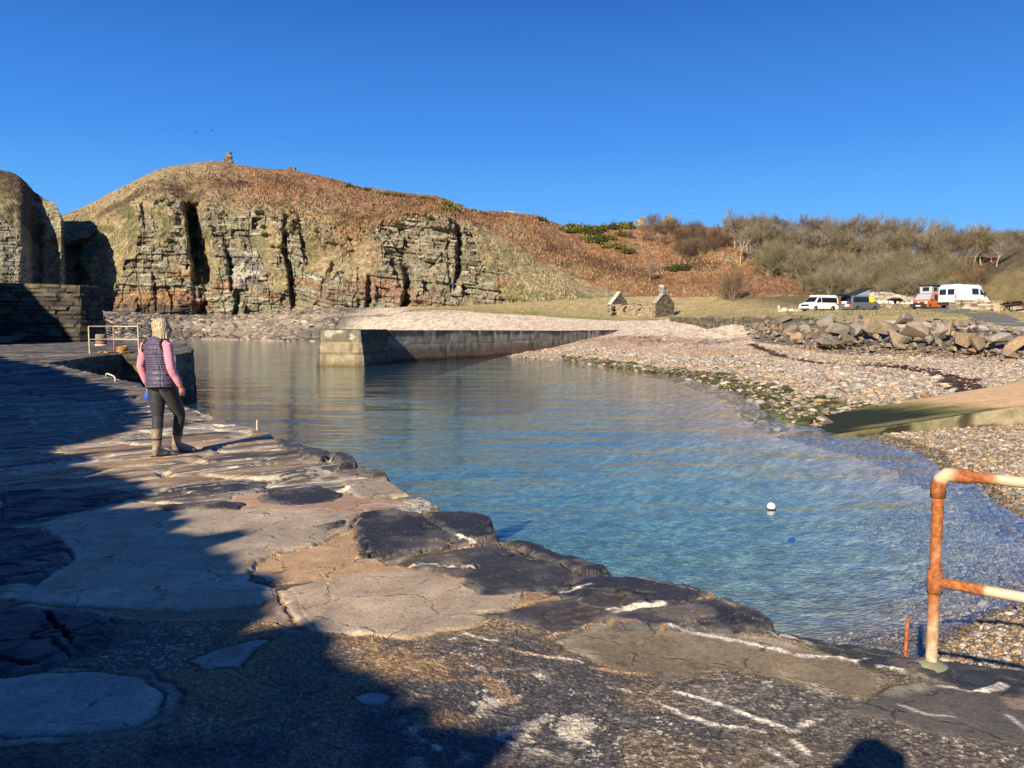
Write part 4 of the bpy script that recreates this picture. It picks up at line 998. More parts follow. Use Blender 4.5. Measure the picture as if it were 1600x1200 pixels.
# ---- far part of the quay beyond the slot
fq = [(SLOT_N.x - .02, SLOT_N.y), (FQ_CORNER.x, FQ_CORNER.y), (FQ_TIP.x - .25, FQ_TIP.y), (-12.3, 29.5), (-13.9, 33.5), (-16.3, 38.5), (-18.0, 42.5), (-24.5, 48.5), (-42, 48.5), (-36, 36), (-24, 24), (-19, 22)]
fqa = np.array(fq)
def fq_level(x, y): return quay_level(x, y) - .03
gx, gy = np.meshgrid(np.arange(-42, -11, .1), np.arange(21.5, 48.8, .1))
sdq = sd_poly(gx, gy, fq)
aa = gx * TAN[0] + gy * TAN[1]; qq = gx * NRM[0] + gy * NRM[1]
gz = fq_level(gx, gy) + .03 * fbm(gx * 2, gy * 2, 3, 941) + .025 * fbm(aa * 5, qq * .8, 3, 942)
c1, c2, ci = cells(aa / .5, qq / 1.6, 943)
gc = mixc(np.broadcast_to(np.array((.13, .115, .09)), gx.shape + (3,)), np.array((.055, .05, .048)), sstep(.55, .65, ci)); gc = gc * (1 + .5 * fbm(aa * 5, qq * .6, 4, 944))[..., None]
gc = mixc(gc, np.array((.42, .38, .30)), sstep(.3, .45, fbm(aa * 4, qq * .8, 4, 945)) * .6)
ids = np.arange(gx.size).reshape(gx.shape); keep = sdq < 0.02
fk = keep[:-1, :-1] & keep[:-1, 1:] & keep[1:, 1:] & keep[1:, :-1]
F = np.stack([ids[:-1, :-1], ids[:-1, 1:], ids[1:, 1:], ids[1:, :-1]], -1)[fk]
used_ = np.unique(F); remap = np.zeros(gx.size, int); remap[used_] = np.arange(len(used_))
structure(mesh_np("quay", np.stack([gx, gy, gz], -1).reshape(-1, 3)[used_], remap[F], M_STONE, None, {"col": gc.reshape(-1, 3)[used_]}, True))
side, ss_ = resample([fq[0], fq[1], fq[2], fq[3], fq[4], fq[5], fq[6], fq[7], fq[8]], .1)
tt = np.gradient(side, axis=0); tt /= np.linalg.norm(tt, axis=1)[:, None]; nn_ = np.stack([tt[:, 1], -tt[:, 0]], -1)
zz_ = np.linspace(-1.8, 1, 40)
rows = []; rc = []
lev = fq_level(side[:, 0], side[:, 1])
for k, z in enumerate(np.concatenate([np.linspace(0, 1, 44), [1.0, 1.0]])):
    Zr = -1.8 + (lev + .03 + 1.8) * z
    ly = np.floor(Zr / .2); xi = np.floor(ss_ / .8 + 3 * _hash(ly, np.int64(950))); idb = _hash(ly, xi, np.int64(951))
    bt = np.interp(ss_, [0, 4.5, 5.5, 7, 7.6], [0, 0, .0, .0, .04])
    dd = .12 * (idb - .5) + .05 * fbm(ss_ * 2, Zr * 3, 3, 952) + (lev - Zr) * bt
    if k == 44: dd = dd - .12; Zr = Zr + .015
    if k == 45: dd = dd - .4; Zr = Zr - .03
    rows.append(np.concatenate([side + nn_ * dd[:, None], Zr[:, None]], -1))
    cc_ = pal((.14, .125, .09), (.11, .10, .075), (.17, .15, .10), (.07, .065, .05))(idb) * (.8 + .5 * fbm(ss_ * 1.5, Zr * 2, 3, 953))[:, None]
    cc_ = mixc(cc_, np.array((.35, .2, .02)), sstep(.35, .5, fbm(ss_ * .9 + 2, Zr * 1.5, 3, 954)) * .7); cc_ = mixc(cc_, np.array((.03, .03, .02)), sstep(.5, .1, Zr))
    rc.append(cc_)
structure(grid_mesh("quay", np.stack(rows), M_STONE, {"col": np.clip(np.stack(rc), .01, .6)}, smooth=False))

# ---- concrete breakwater pier with its battered head
pier = thing("pier", "weathered concrete breakwater pier with a battered head and weedy foot", "pier", (-9, 54, 0))
def pcol(S, Z, i, j, f):
    z = Z + .12 * fbm(S * .9, Z * 2, 3, 960)
    c = np.broadcast_to(np.array((.235, .215, .17)), S.shape + (3,)) * (1 + .3 * fbm(S * .5, Z * 3.5, 4, 961))[..., None]
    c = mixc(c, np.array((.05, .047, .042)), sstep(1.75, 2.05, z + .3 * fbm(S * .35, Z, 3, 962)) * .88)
    c = mixc(c, np.array((.10, .085, .05)), sstep(1.3, .8, z) * .55)
    c = mixc(c, np.array((.18, .085, .06)), sstep(.85, .55, z) * .7); c = mixc(c, np.array((.05, .04, .028)), sstep(.38, .15, z) * .9)
    c = mixc(c, np.array((.42, .38, .29)), sstep(.12, .32, fbm(S * 1.6, Z * .5, 4, 963)) * sstep(.7, 1.2, z + .5 * fbm(S * .8, Z * 0, 3, 964)) * .6)
    c = c * (1 - .45 * sstep(.0, .4, fbm(S * 2.6, Z * .35, 4, 965)) * sstep(.3, .9, z))[..., None]
    return c
h0, h1 = at(512, 545, 54.0), at(935, 516, 81.0)
pdir = Vector((h1.x - (-8.3), h1.y - 58.0, 0)).normalized(); pn = Vector((pdir.y, -pdir.x, 0))
pst = Vector((-8.5, 57.4, 0)) - pn * .8
ztop_near, ztop_far = wz(516, 56), wz(516, 82)
pe = pst + pdir * 36
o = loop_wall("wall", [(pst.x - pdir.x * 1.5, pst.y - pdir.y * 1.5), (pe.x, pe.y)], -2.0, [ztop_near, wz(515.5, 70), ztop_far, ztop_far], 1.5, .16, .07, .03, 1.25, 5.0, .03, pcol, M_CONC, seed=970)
o.parent = pier; o.location = -pier.location
def hcol_(S, Z, i, j, f):
    z = Z + .12 * fbm(S * .9, Z * 2, 3, 980)
    c = np.broadcast_to(np.array((.27, .22, .14)), S.shape + (3,)) * (1 + .22 * fbm(S * .8, Z * 5, 4, 981))[..., None]
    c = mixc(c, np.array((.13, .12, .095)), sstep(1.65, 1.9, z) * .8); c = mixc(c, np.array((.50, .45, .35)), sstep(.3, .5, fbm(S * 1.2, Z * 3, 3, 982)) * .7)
    c = mixc(c, np.array((.16, .125, .06)), sstep(.5, .1, z) * .7)
    shade_side = (S > .2) & (S < 2 * 5.3 + wdt - .1)
    c = np.where(shade_side[..., None], c * .42, c)  # flanks and back of the head: shade put into the colour
    return c * (1 - .35 * j)[..., None]
ha, hb = at(497, 572, 52.0), at(566, 572, 52.0)
fd = Vector((hb.x - ha.x, hb.y - ha.y, 0)); wdt = fd.length; fd.normalize(); bk = Vector((-fd.y, fd.x, 0))
mid0 = (Vector((ha.x, ha.y, 0)) + Vector((hb.x, hb.y, 0))) / 2
mid1 = mid0 + Vector((.2, .98, 0)) * 5.2
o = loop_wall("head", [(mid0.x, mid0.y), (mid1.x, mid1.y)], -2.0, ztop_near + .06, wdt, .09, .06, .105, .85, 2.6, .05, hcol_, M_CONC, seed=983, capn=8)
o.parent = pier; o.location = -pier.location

# ---- slipway
slip = thing("slipway", "concrete slipway running down into the water, sandy above and green with weed below", "slipway", (8, 21, 0))
near_a, near_b = Vector((8.15, 19.8, -.015)), Vector((31, 22.4, 2.95)); far_a, far_b = Vector((8.9, 23.4, -.015)), Vector((33, 29.2, 2.95))
us, vs = np.linspace(0, 1, 330), np.linspace(0, 1, 60)
U, Vv = np.meshgrid(us, vs, indexing='ij')
na, nb_, fa, fb = [np.array(q) for q in (near_a, near_b, far_a, far_b)]
SP = (na * (1 - U[..., None]) + nb_ * U[..., None]) * (1 - Vv[..., None]) + (fa * (1 - U[..., None]) + fb * U[..., None]) * Vv[..., None]
sx_, sy_ = SP[..., 0], SP[..., 1]
SP[..., 2] += .012 * fbm(sx_ * 3, sy_ * 3, 3, 990) - .03 * sstep(.0, .08, Vv) * sstep(.2, .08, Vv)
wv_ = sx_ + .6 * fbm(sx_ * .8, sy_ * 2.5, 4, 991) + 1.2 * (Vv - .5)
sc_ = np.broadcast_to(np.array((.60, .40, .20)), SP.shape) * (1 + .16 * fbm(sx_ * 1.2, sy_ * 6, 4, 992))[..., None]
sc_ = mixc(sc_, np.array((.15, .14, .035)), sstep(13.6, 12.0, wv_)); sc_ = mixc(sc_, np.array((.013, .020, .006)), sstep(12.4, 11.0, wv_) * .97)
sc_ = mixc(sc_, np.array((.25, .22, .09)), sstep(.08, .02, np.abs(Vv - .12)) * sstep(12.5, 11, wv_) * .6 * sstep(8.5, 9.5, wv_))
md = mat_attr("slipway concrete", .9, 4.0, .18, .35, .02)
o = grid_mesh("deck", SP, md, {"col": sc_}, parent=slip); o.location = -slip.location
zz2 = np.linspace(0, 1, 26)
for a_, b_, sgn in ((na, nb_, -1), (fa, fb, 1)):
    E_ = a_ * (1 - us[:, None]) + b_ * us[:, None]
    rows = []; cs = []
    for k, z in enumerate(zz2):
        Pz = E_.copy(); Pz[:, 2] = E_[:, 2] - 1.5 + 1.51 * z
        Pz[:, 1] += sgn * (.04 + .03 * fbm(E_[:, 0] * 2, Pz[:, 2] * 3, 3, 995) + .15 * (1 - z))
        rows.append(Pz)
        x_ = E_[:, 0]; d_ = E_[:, 2] - Pz[:, 2] + .12 * fbm(x_ * 2.2, Pz[:, 2] * 2, 3, 996)
        c = np.broadcast_to(np.array((.30, .255, .155)), Pz.shape) * (1 + .3 * fbm(x_ * 1.5, Pz[:, 2] * 4, 4, 997))[:, None]
        c = mixc(c, np.array((.07, .075, .022)), sstep(13, 9.5, x_) * .75); c = mixc(c, np.array((.09, .10, .03)), sstep(.35, .5, d_) * .6)
        wd_ = sstep(.0, .08, d_ - .25 * fbm(x_ * .9, x_ * 0, 3, 998)) * sstep(.15, -.05, fbm(x_ * .7 + 3, x_ * 0, 3, 999)) * sstep(12.6, 12.0, x_)
        wd_ = np.maximum(wd_, sstep(.30, .36, d_) * sstep(13.2, 12.6, x_)); c = mixc(c, np.array((.022, .018, .010)), wd_ * .92)
        cs.append(c)
    R_ = np.stack(rows)
    o = grid_mesh("side_wall", R_ if sgn < 0 else R_, M_CONC, {"col": np.clip(np.stack(cs), .01, .6)}, parent=slip, smooth=False); o.location = -slip.location

# ---- dry stone building with loose blocks
def masonry(mb, o, u, length, top, thick, ch=.22, cw=.45, palette=None, seed=1, skip=None, zbase=0.0, jit=.05):
    """courses of jittered blocks filling the outline top(s) above a straight foot"""
    rng = np.random.default_rng(seed); u = Vector(u).normalized(); rz = math.atan2(u.y, u.x); z = zbase - .3
    hmax = max(top(k / 40 * length) for k in range(41))
    while z < zbase + hmax:
        h = ch * rng.uniform(.75, 1.25); s = -rng.uniform(0, cw)
        while s < length:
            w = cw * rng.uniform(.6, 1.6); a, b = max(s, 0), min(s + w, length)
            if b - a > .06:
                cs = (a + b) / 2; zc = z + h / 2 - zbase
                if zc < top(cs) + rng.uniform(-.05, .05) and not (skip and skip(cs, zc)):
                    c = palette[rng.integers(len(palette))] * rng.uniform(.8, 1.2)
                    th_ = thick * rng.uniform(.9, 1.08)
                    mb.box(Vector(o) + u * cs + Vector((0, 0, z + h / 2 - zbase)), (b - a - .012, th_, h - .012), rz, c, jit * min(1, h * 3), rng)
            s += w
        z += h
ST_WARM = [np.array(c) for c in ((.27, .215, .13), (.22, .18, .115), (.32, .265, .165), (.18, .15, .10), (.25, .19, .11))]
ST_PALE = [np.array(c) for c in ((.40, .37, .29), (.30, .27, .21), (.50, .47, .40), (.22, .19, .14), (.34, .29, .2))]
ST_DARK = [np.array(c) for c in ((.13, .11, .08), (.17, .14, .095), (.10, .085, .065), (.20, .165, .11))]
# roofless cottage
cot = at(1019, 494.5, 124)
cg = thing("ruined_cottage", "roofless stone cottage ruin with two standing gables on the green bank", "ruin", tuple(cot))
cf = Vector((-.72, .69, 0)); cgv = Vector((.69, .72, 0)); LN, WD_ = 8.9, 5.6
mb = MB()
def openings(s, z): return (7.2 < s < 8.15 and z < 1.75) or (5.0 < s < 5.7 and .75 < z < 1.75) or (2.0 < s < 2.5 and .85 < z < 1.45)
masonry(mb, cgv * .3, cf, LN, lambda s: 2.0 + .18 * math.sin(s * 2.1) + .12 * math.sin(s * 5), .6, .2, .42, ST_WARM, 11, openings); mb.build("front_wall", M_FINE, cg)
mb = MB(); masonry(mb, cgv * (WD_ - .3), cf, LN, lambda s: 1.8 + .2 * math.sin(s * 1.7), .6, .22, .45, ST_WARM, 12); mb.build("rear_wall", M_FINE, cg)
def gab(h0, h1): return lambda s: h0 + (h1 - h0) * (1 - abs(s - WD_ / 2) / (WD_ / 2))
mb = MB(); masonry(mb, -cf * .3, cgv, WD_, gab(2.0, 4.0), .62, .19, .4, ST_DARK + ST_WARM[:2], 13)
def skews(mb, o_, h0_, h1_, cols_, halves=(0, 1)):
    for q in halves:
        sl = math.atan2(h1_ - h0_, WD_ / 2) * (1 if q == 0 else -1); c1, s1 = math.cos(sl), math.sin(sl)
        for k in range(5):
            s = WD_ / 2 * ((k + .5) / 5 + q); mb.box(o_ + cgv * s + Vector((0, 0, gab(h0_, h1_)(s) + .08)), (.66 * random.uniform(.85, 1.0), .78, .13), math.atan2(cgv.y, cgv.x), cols_, .04, np.random.default_rng(k + 9 * q), rot=[[c1, 0, -s1], [0, 1, 0], [s1, 0, c1]])
random.seed(4); skews(mb, -cf * .3, 2.0, 4.0, (.34, .32, .26))
g1 = mb.build("gable", M_FINE, cg)
mb = MB(); masonry(mb, -cf * .3 + cgv * (WD_ / 2 - .65), cgv, 1.3, lambda s: 5.0, .8, .17, .4, ST_PALE[:3] + ST_DARK[:1], 14, lambda s, z: z < 3.6)
mb.box(-cf * .3 + cgv * (WD_ / 2) + Vector((0, 0, 5.02)), (1.5, .95, .12), math.atan2(cgv.y, cgv.x), (.5, .48, .42)); mb.build("chimney", M_FINE, g1)
mb = MB(); masonry(mb, cf * (LN - .3), cgv, WD_, gab(1.9, 4.2), .62, .19, .4, ST_DARK + ST_WARM[:2], 15)
skews(mb, cf * (LN - .3), 1.9, 4.2, (.5, .47, .4), (0,))
mb.build("gable", M_FINE, cg)
mb = MB(); mb.box(cf * 7.65 + cgv * .3 + Vector((0, 0, 1.86)), (1.5, .66, .2), math.atan2(cf.y, cf.x), (.2, .18, .13)); mb.build("lintel", M_FINE, cg)
# ruin on the hilltop and other stubs on the skyline
def stub(name, label, cat, px, pyb, Y, outline, thick, palette, seed, ch=.3, cw=.6, rz=0.0, group=None):
    p = at(px, pyb, Y); mb = MB(); L = outline[-1][0]
    xs_ = [q[0] for q in outline]; hs_ = [q[1] for q in outline]
    masonry(mb, Vector((-L / 2 * math.cos(rz), -L / 2 * math.sin(rz), 0)), (math.cos(rz), math.sin(rz), 0), L, lambda s: float(np.interp(s, xs_, hs_)), thick, ch, cw, palette, seed)
    o = mb.build(name, M_FINE); o.location = p
    return tag(o, label, cat, group)
def crest(px):  # skyline of the main hill
    return drop(px, np.interp(px, [330, 355, 455, 1002, 1044], [254, 258, 269, 353, 352]) + 3, (hill_ob,))
kY = 214
stub("ruined_tower", "leaning finger of ruined masonry on the very top of the hill", "ruin", 355, 262, kY, [(0, .6), (.9, 1.2), (1.7, 2.4), (2.2, 3.4), (2.5, 3.9), (3.4, 4.0), (3.6, 3.2), (3.75, 1.0), (4.4, .6)], 1.5, ST_DARK + ST_WARM[:1], 21, .24, .55, .15)
stub("cairn", "low dark block of ruined stone on the hill skyline right of the tower", "ruin", 455, 271, 213, [(0, .7), (.5, 1.5), (2.0, 1.6), (2.4, .6)], 1.3, ST_DARK, 22)
stub("ruined_gable", "smaller blunt stub of ruined gable on the far skyline", "ruin", 1002, 354, 207, [(0, .8), (.5, 1.9), (1.1, 2.6), (1.6, 2.6), (2.1, 1.5), (2.5, .7)], 1.2, ST_WARM, 23)
stub("ruined_gable", "pointed ruined gable on the far skyline beside bare shrubs", "ruin", 1044, 354, 209, [(0, .9), (.8, 1.7), (1.8, 3.2), (2.2, 3.3), (3.2, 1.7), (3.9, .9)], 1.2, ST_WARM, 24)
stub("drystone_wall", "tumbled pale drystone wall along the crest of the hill", "wall", 782, 338, 199, [(0, .5), (1.5, .9), (3, .7), (4.5, 1.0), (6, 1.4), (7.4, 1.2), (8, .6)], 1.0, ST_PALE, 25, .25, .5)
stub("drystone_wall", "broken drystone wall beside the green gorse on the bracken slope", "wall", 1092, 444, 172, [(0, .5), (2, 1.0), (4, .6), (6, .9), (9, .4)], .8, ST_DARK + ST_PALE[:1], 26, .25, .5)
def runwall(name, label, pts, h, thick, palette, seed, ch=.2, cw=.45, coping=None):
    mb = MB()
    for k in range(len(pts) - 1):
        a, b = Vector(pts[k]), Vector(pts[k + 1]); L = (b - a).length; h0_, h1_ = h[k], h[k + 1]
        n_ = max(1, int(L / 2.5))
        for q in range(n_):
            pa_ = a.lerp(b, q / n_); l_ = L / n_
            masonry(mb, pa_, (b - a).normalized(), l_, lambda s: h0_ + (h1_ - h0_) * (q + s / l_) / n_, thick, ch, cw, palette, seed + k * 31 + q)
            if coping:
                rg = np.random.default_rng(seed + q + k * 77)
                for w in range(int(l_ / .34)):
                    c_ = pa_ + (b - a).normalized() * (w + .5) * .34
                    mb.box(c_ + Vector((0, 0, h0_ + (h1_ - h0_) * q / n_ + .16)), (.27, thick * .9, .36 * rg.uniform(.7, 1.2)), math.atan2((b - a).y, (b - a).x), np.array(coping) * rg.uniform(.7, 1.15), .12, rg)
    o = mb.build(name, M_FINE); return tag(o, label, "wall")
def on(px, py, Y, dz=0.0):
    p = at(px, py, Y); p.z = float(ground(p.x, p.y)) + dz; return p
runwall("drystone_wall", "rough drystone wall with flat slabs beside the white high roofed van", [on(1486, 492, 81), on(1500, 492, 80), on(1545, 492, 79.5), on(1640, 492, 79)], [.75, 1.05, 1.1, 1.1], .7, [np.array(c) for c in ((.30, .25, .17), (.22, .18, .12), (.40, .36, .28), (.12, .10, .075), (.26, .21, .14))], 40, .16, .5)
runwall("drystone_wall", "low drystone wall with pale upright coping behind the picnic table", [on(1538, 475, 102), on(1590, 474, 100), on(1660, 474, 98)], [.7, .75, .75], .6, ST_WARM, 50, .2, .5, (.6, .58, .5))
runwall("drystone_wall", "mossy drystone wall with pale coping between the grey and orange vans", [on(1366, 482, 106), on(1400, 482, 105), on(1436, 482, 104)], [1.0, .95, .9], .7, ST_DARK + ST_WARM, 60, .22, .5, (.55, .53, .45))
runwall("drystone_wall", "tumbled row of whitewashed stones left of the white camper van", [on(1216, 487, 99), on(1230, 487, 98.5), on(1252, 487, 98)], [.8, .5, .35], .7, [np.array(c) for c in ((.55, .52, .44), (.62, .6, .53), (.34, .3, .22))], 70, .28, .5)
runwall("retaining_wall", "dark dry stone retaining wall at the left end of the boulder bank", [at(1052, 503, 88), at(1100, 508, 78), at(1150, 516, 68), at(1186, 524, 63)], [.5, .8, 1.1, 1.4], .9, ST_DARK, 80, .24, .6)
sl_ = on(1556, 490, 77.6)
mb = MB(); mb.box((0, 0, .42), (.62, .12, 1.0), .05, (.40, .28, .16), .05, np.random.default_rng(3), rot=[[1, 0, 0], [0, .97, .2], [0, -.2, .97]]); o = mb.build("stone_slab", M_FINE, bevel=.015); o.location = sl_
tag(o, "upright sandstone slab leaning on the drystone wall by the road", "slab")
# arched bridge
br = thing("stone_bridge", "humpbacked pale stone bridge with a dark arch behind the camper vans", "bridge", tuple(at(1392, 478, 121)))
mb = MB(); bl = at(1336, 468, 121) - br.location; bL = 11.6
def btop(s): return float(np.interp(s, [0, 2, 4, 5.5, 8, 11.6], [wz(466, 121), wz(457.5, 121), wz(455.5, 121), wz(457, 121), wz(463.5, 121), wz(468, 121)])) - br.location.z
def barch(s, z): return ((s - 6.0) / 1.9) ** 2 + ((z - .1) / (1.25 + .0 * s)) ** 2 < 1
masonry(mb, (bl.x, bl.y, 0), (1, 0, 0), bL, btop, 1.0, .2, .42, ST_PALE, 31, barch)
mb.box((bl.x + .6, bl.y, -1.0), (2.4, .9, 2.0), 0, (.2, .18, .13)); mb.box((bl.x + bL - 1.2, bl.y, -1.0), (3.4, .9, 2.0), 0, (.2, .18, .13))
pb = mb.build("parapet", M_FINE, br)
mb = MB()
for k in range(17):
    a_ = math.pi * (k + .5) / 17; mb.box((bl.x + 6.0 - 1.98 * math.cos(a_), bl.y, .1 + 1.33 * math.sin(a_)), (.32, 1.08, .22), 0, ST_PALE[2] * .9, .04, np.random.default_rng(k), rot=[[math.sin(a_), 0, -math.cos(a_)], [0, 1, 0], [math.cos(a_), 0, math.sin(a_)]])
mb.build("arch_ring", M_FINE, br)
mb = MB(); masonry(mb, (bl.x, bl.y + 5, 0), (1, 0, 0), bL, lambda s: btop(s) - .1, 1.0, .3, .6, ST_DARK, 33, barch); mb.build("far_wall", M_FINE, br)
mb = MB(); mb.box((bl.x + 6, bl.y + 2.5, btop(6) - 1.0), (6.5, 4.0, .3), 0, (.12, .11, .09)); mb.build("roadway", M_FINE, br)

# ---- unseen rocky bank added behind the wall at left, shaped to shade the end wall
bx, by2 = np.meshgrid(np.linspace(-62, -27, 150), np.linspace(22, 44, 100))
wallx = (WALL_PERP - 1.3 - NRM[1] * by2) / NRM[0]
dd_ = wallx - bx
prof_ = np.clip((dd_ - .2) * 3.2, 0, 4.6) + np.clip(dd_ - 1.6, 0, 7) * 1.22
bz = 3.6 + prof_ * sstep(24.5, 30, by2) * sstep(40.5, 35, by2) + .5 * fbm(bx * .6, by2 * .6, 4, 1001) - 1.5 * sstep(.3, -.6, dd_)
bcol = mixc(np.broadcast_to(OLIVE, bx.shape + (3,)), ROCKD, sstep(.0, .3, fbm(bx * .5, by2 * .5 + bz * .4, 3, 1002)))
structure(grid_mesh("bank", np.stack([bx, by2, bz], -1), hill_mat, {"col": bcol}))
# ================================================================== BARE TREES, SHRUBS, GORSE
def segs_mesh(name, S, mat, sides=3):
    """S rows: x0 y0 z0 x1 y1 z1 r0 r1 -> thin prisms in one mesh"""
    S = np.asarray(S, float); a, b = S[:, :3], S[:, 3:6]
    t = b - a; t /= np.linalg.norm(t, axis=1)[:, None] + 1e-9
    ref = np.where(np.abs(t[:, 2:3]) < .9, np.array([[0, 0, 1.0]]), np.array([[1.0, 0, 0]]))
    u = np.cross(t, ref); u /= np.linalg.norm(u, axis=1)[:, None] + 1e-9; w = np.cross(t, u)
    V = []
    for e, r in ((a, S[:, 6]), (b, S[:, 7])):
        for k in range(sides):
            an = 2 * math.pi * k / sides
            V.append(e + (u * math.cos(an) + w * math.sin(an)) * r[:, None])
    V = np.stack(V, 1); n = len(S); base = np.arange(n)[:, None] * (2 * sides)
    F = [np.concatenate([base + k, base + (k + 1) % sides, base + sides + (k + 1) % sides, base + sides + k], 1) for k in range(sides)]
    return mesh_np(name, V.reshape(-1, 3), np.concatenate(F), mat, smooth=True)
def grow(rng, kind):
    """branch segments of one winter tree, about one metre tall (scaled later)"""
    trunk, twig = [], []
    def branch(p, d, L, r, lev, maxlev, spread, lift):
        n = 3 if lev < maxlev else 2
        for i in range(n):
            d2 = (d + Vector(rng.normal(0, .16, 3)) + Vector((0, 0, lift))).normalized()
            q = p + d2 * (L / n); r2 = r * (.82 if lev < maxlev else .6)
            (trunk if lev < (3 if kind == 'tall' else 2) else twig).append([*p, *q, r, r2])
            p, d, r = q, d2, r2
            if lev < maxlev:
                for _ in range(rng.integers(1, 3) if lev else rng.integers(2, 4)):
                    if lev == 0 and i == 0 and kind == 'tall': continue
                    ax = Vector(rng.normal(0, 1, 3)); side = (ax - d * ax.dot(d)).normalized()
                    nd = (d * (1 - spread * rng.uniform(.6, 1.2)) + side * spread * rng.uniform(.7, 1.3)).normalized()
                    branch(p, nd, L * rng.uniform(.55, .8), r * .62, lev + 1, maxlev, spread, lift)
        if lev < maxlev: branch(p, d, L * .6, r * .8, lev + 1, maxlev, spread, lift)
    if kind == 'tall': branch(Vector((0, 0, 0)), Vector((0, 0, 1)), .52, .024, 0, 4, .5, .09)
    elif kind == 'dead': branch(Vector((0, 0, 0)), Vector((.05, 0, 1)), .62, .03, 0, 2, .5, .12)
    else:
        for k in range(11):
            a = rng.uniform(0, 6.28); e = rng.uniform(.35, 1.3)
            branch(Vector((rng.normal(0, .05), rng.normal(0, .05), 0)), Vector((math.cos(a) * math.cos(e), math.sin(a) * math.cos(e), math.sin(e))), .42, .010, 1, 4, .5, .05)
    tr, tw = np.array(trunk), np.array(twig)
    if kind == 'dead': tr, tw = np.concatenate([tr] + ([tw] if len(tw) else [])), np.zeros((0, 8))
    z = max(tr[:, 5].max(), tw[:, 5].max() if len(tw) else 0)
    tr[:, :6] /= z
    if len(tw):
        tw[:, :6] /= z; tw[:, 6:] = np.maximum(tw[:, 6:], .0021)
    return tr, tw
def twig_mat(name, c):
    m = NT(name); p = m.pos(); n = m.noise(.6, 3, .6, p)
    cc = m.mix(m.ramp(n, .3, .7), tuple(x * .7 for x in c), tuple(x * 1.3 for x in c))
    m.bsdf(cc, .85, None, .15); return m.m
TW = {'olive': twig_mat("olive grey twigs", (.20, .175, .10)), 'brown': twig_mat("brown twigs", (.165, .115, .075)), 'rust': twig_mat("russet twigs", (.30, .15, .06)), 'grey': twig_mat("silver grey twigs", (.26, .22, .165))}
BARK = twig_mat("grey bark", (.33, .28, .20)); BARKW = twig_mat("bleached dead wood", (.55, .47, .36))
protos = {}
def proto(kind, tone, v):
    key = (kind, tone, v)
    if key not in protos:
        tr, tw = grow(np.random.default_rng(hash((kind, v)) % 1 + v * 13 + (7 if kind == 'tall' else 3)), kind)
        t = segs_mesh("trunk", tr, BARKW if kind == 'dead' else BARK, 5)
        c = segs_mesh("crown", tw, TW[tone], 3) if len(tw) else None
        protos[key] = (t.data, c.data if c else None)
        bpy.data.objects.remove(t)
        if c: bpy.data.objects.remove(c)
    return protos[key]
prng = np.random.default_rng(77)
def plant(kind, tone, v, px, py, hpx, name, label, cat, group=None, wide=1.0, loc=None):
    p = loc if loc is not None else drop(px, py)
    if p is None: return None
    h = hpx * p.y / FPX
    r = thing(name, label, cat, (p.x, p.y, p.z - .15), prng.uniform(0, 6.28), group)
    r.scale = (h * wide, h * wide, h)
    td, cd = proto(kind, tone, v)
    for n_, d_ in (("trunk", td), ("crown", cd)):
        if d_:
            o = bpy.data.objects.new(n_, d_); COL.objects.link(o); o.parent = r
    return r
SKY_T = lambda x: np.interp(x, [1040, 1100, 1150, 1200, 1230, 1300, 1340, 1440, 1452, 1470, 1500, 1530, 1550, 1580, 1640, 1700], [348, 342, 337, 334, 334, 333, 331, 336, 352, 346, 342, 350, 362, 356, 352, 345])
T_ = ['olive', 'grey', 'brown']
for k, px in enumerate(np.arange(1128, 1475, 11.5)):      # skyline
    px += prng.uniform(-4, 4); by = np.interp(px, [1120, 1200, 1260, 1330, 1420, 1500], [362, 372, 384, 396, 404, 408])
    plant('tall', T_[k % 3], k % 4, px, by, by - SKY_T(px) + prng.uniform(-5, 3), "bare_tree", "leafless tree standing along the skyline of the wooded slope", "tree", "bare trees along the skyline", 1.0)
for k, px in enumerate(np.arange(1150, 1560, 9.0)):     # upper slope
    px += prng.uniform(-5, 5); by = np.interp(px, [1150, 1250, 1350, 1500, 1560], [392, 412, 420, 418, 412])
    plant('tall', T_[(k + 1) % 3], (k + 2) % 4, px, by + prng.uniform(-5, 5), prng.uniform(50, 66), "bare_tree", "leafless tree on the upper slope below the skyline trees", "tree", "bare trees on the upper slope", 1.05)
for k, px in enumerate(np.arange(1190, 1500, 9.5)):     # middle
    px += prng.uniform(-5, 5); by = np.interp(px, [1190, 1240, 1300, 1500], [416, 436, 446, 446])
    plant('tall' if k % 2 else 'bush', 'olive' if k % 3 else 'grey', k % 4, px, by + prng.uniform(-4, 4), prng.uniform(44, 62), "bare_tree", "leafless olive grey tree halfway down the wooded slope", "tree", "bare trees on the middle slope", 1.0)
for k, px in enumerate(np.arange(1262, 1500, 11.0)):     # foot of the wood
    px += prng.uniform(-4, 4)
    plant('bush', ['olive', 'olive', 'grey'][k % 3], k % 4, px, 459 + prng.uniform(-3, 3), prng.uniform(32, 50), "bare_shrub", "tangled leafless shrub at the foot of the wood behind the vans", "shrub", "leafless shrubs at the foot of the wood", .8)
for k, px in enumerate(np.arange(1020, 1150, 10.0)):     # brown scrub at the head of the bracken slope
    px += prng.uniform(-4, 4)
    plant('bush', 'brown', k % 4, px, np.interp(px, [1020, 1150], [364, 384]) + prng.uniform(-4, 8), prng.uniform(22, 36), "bare_shrub", "dark brown leafless shrub near the top of the bracken slope", "shrub", "brown scrub at the top of the bracken slope", .85)
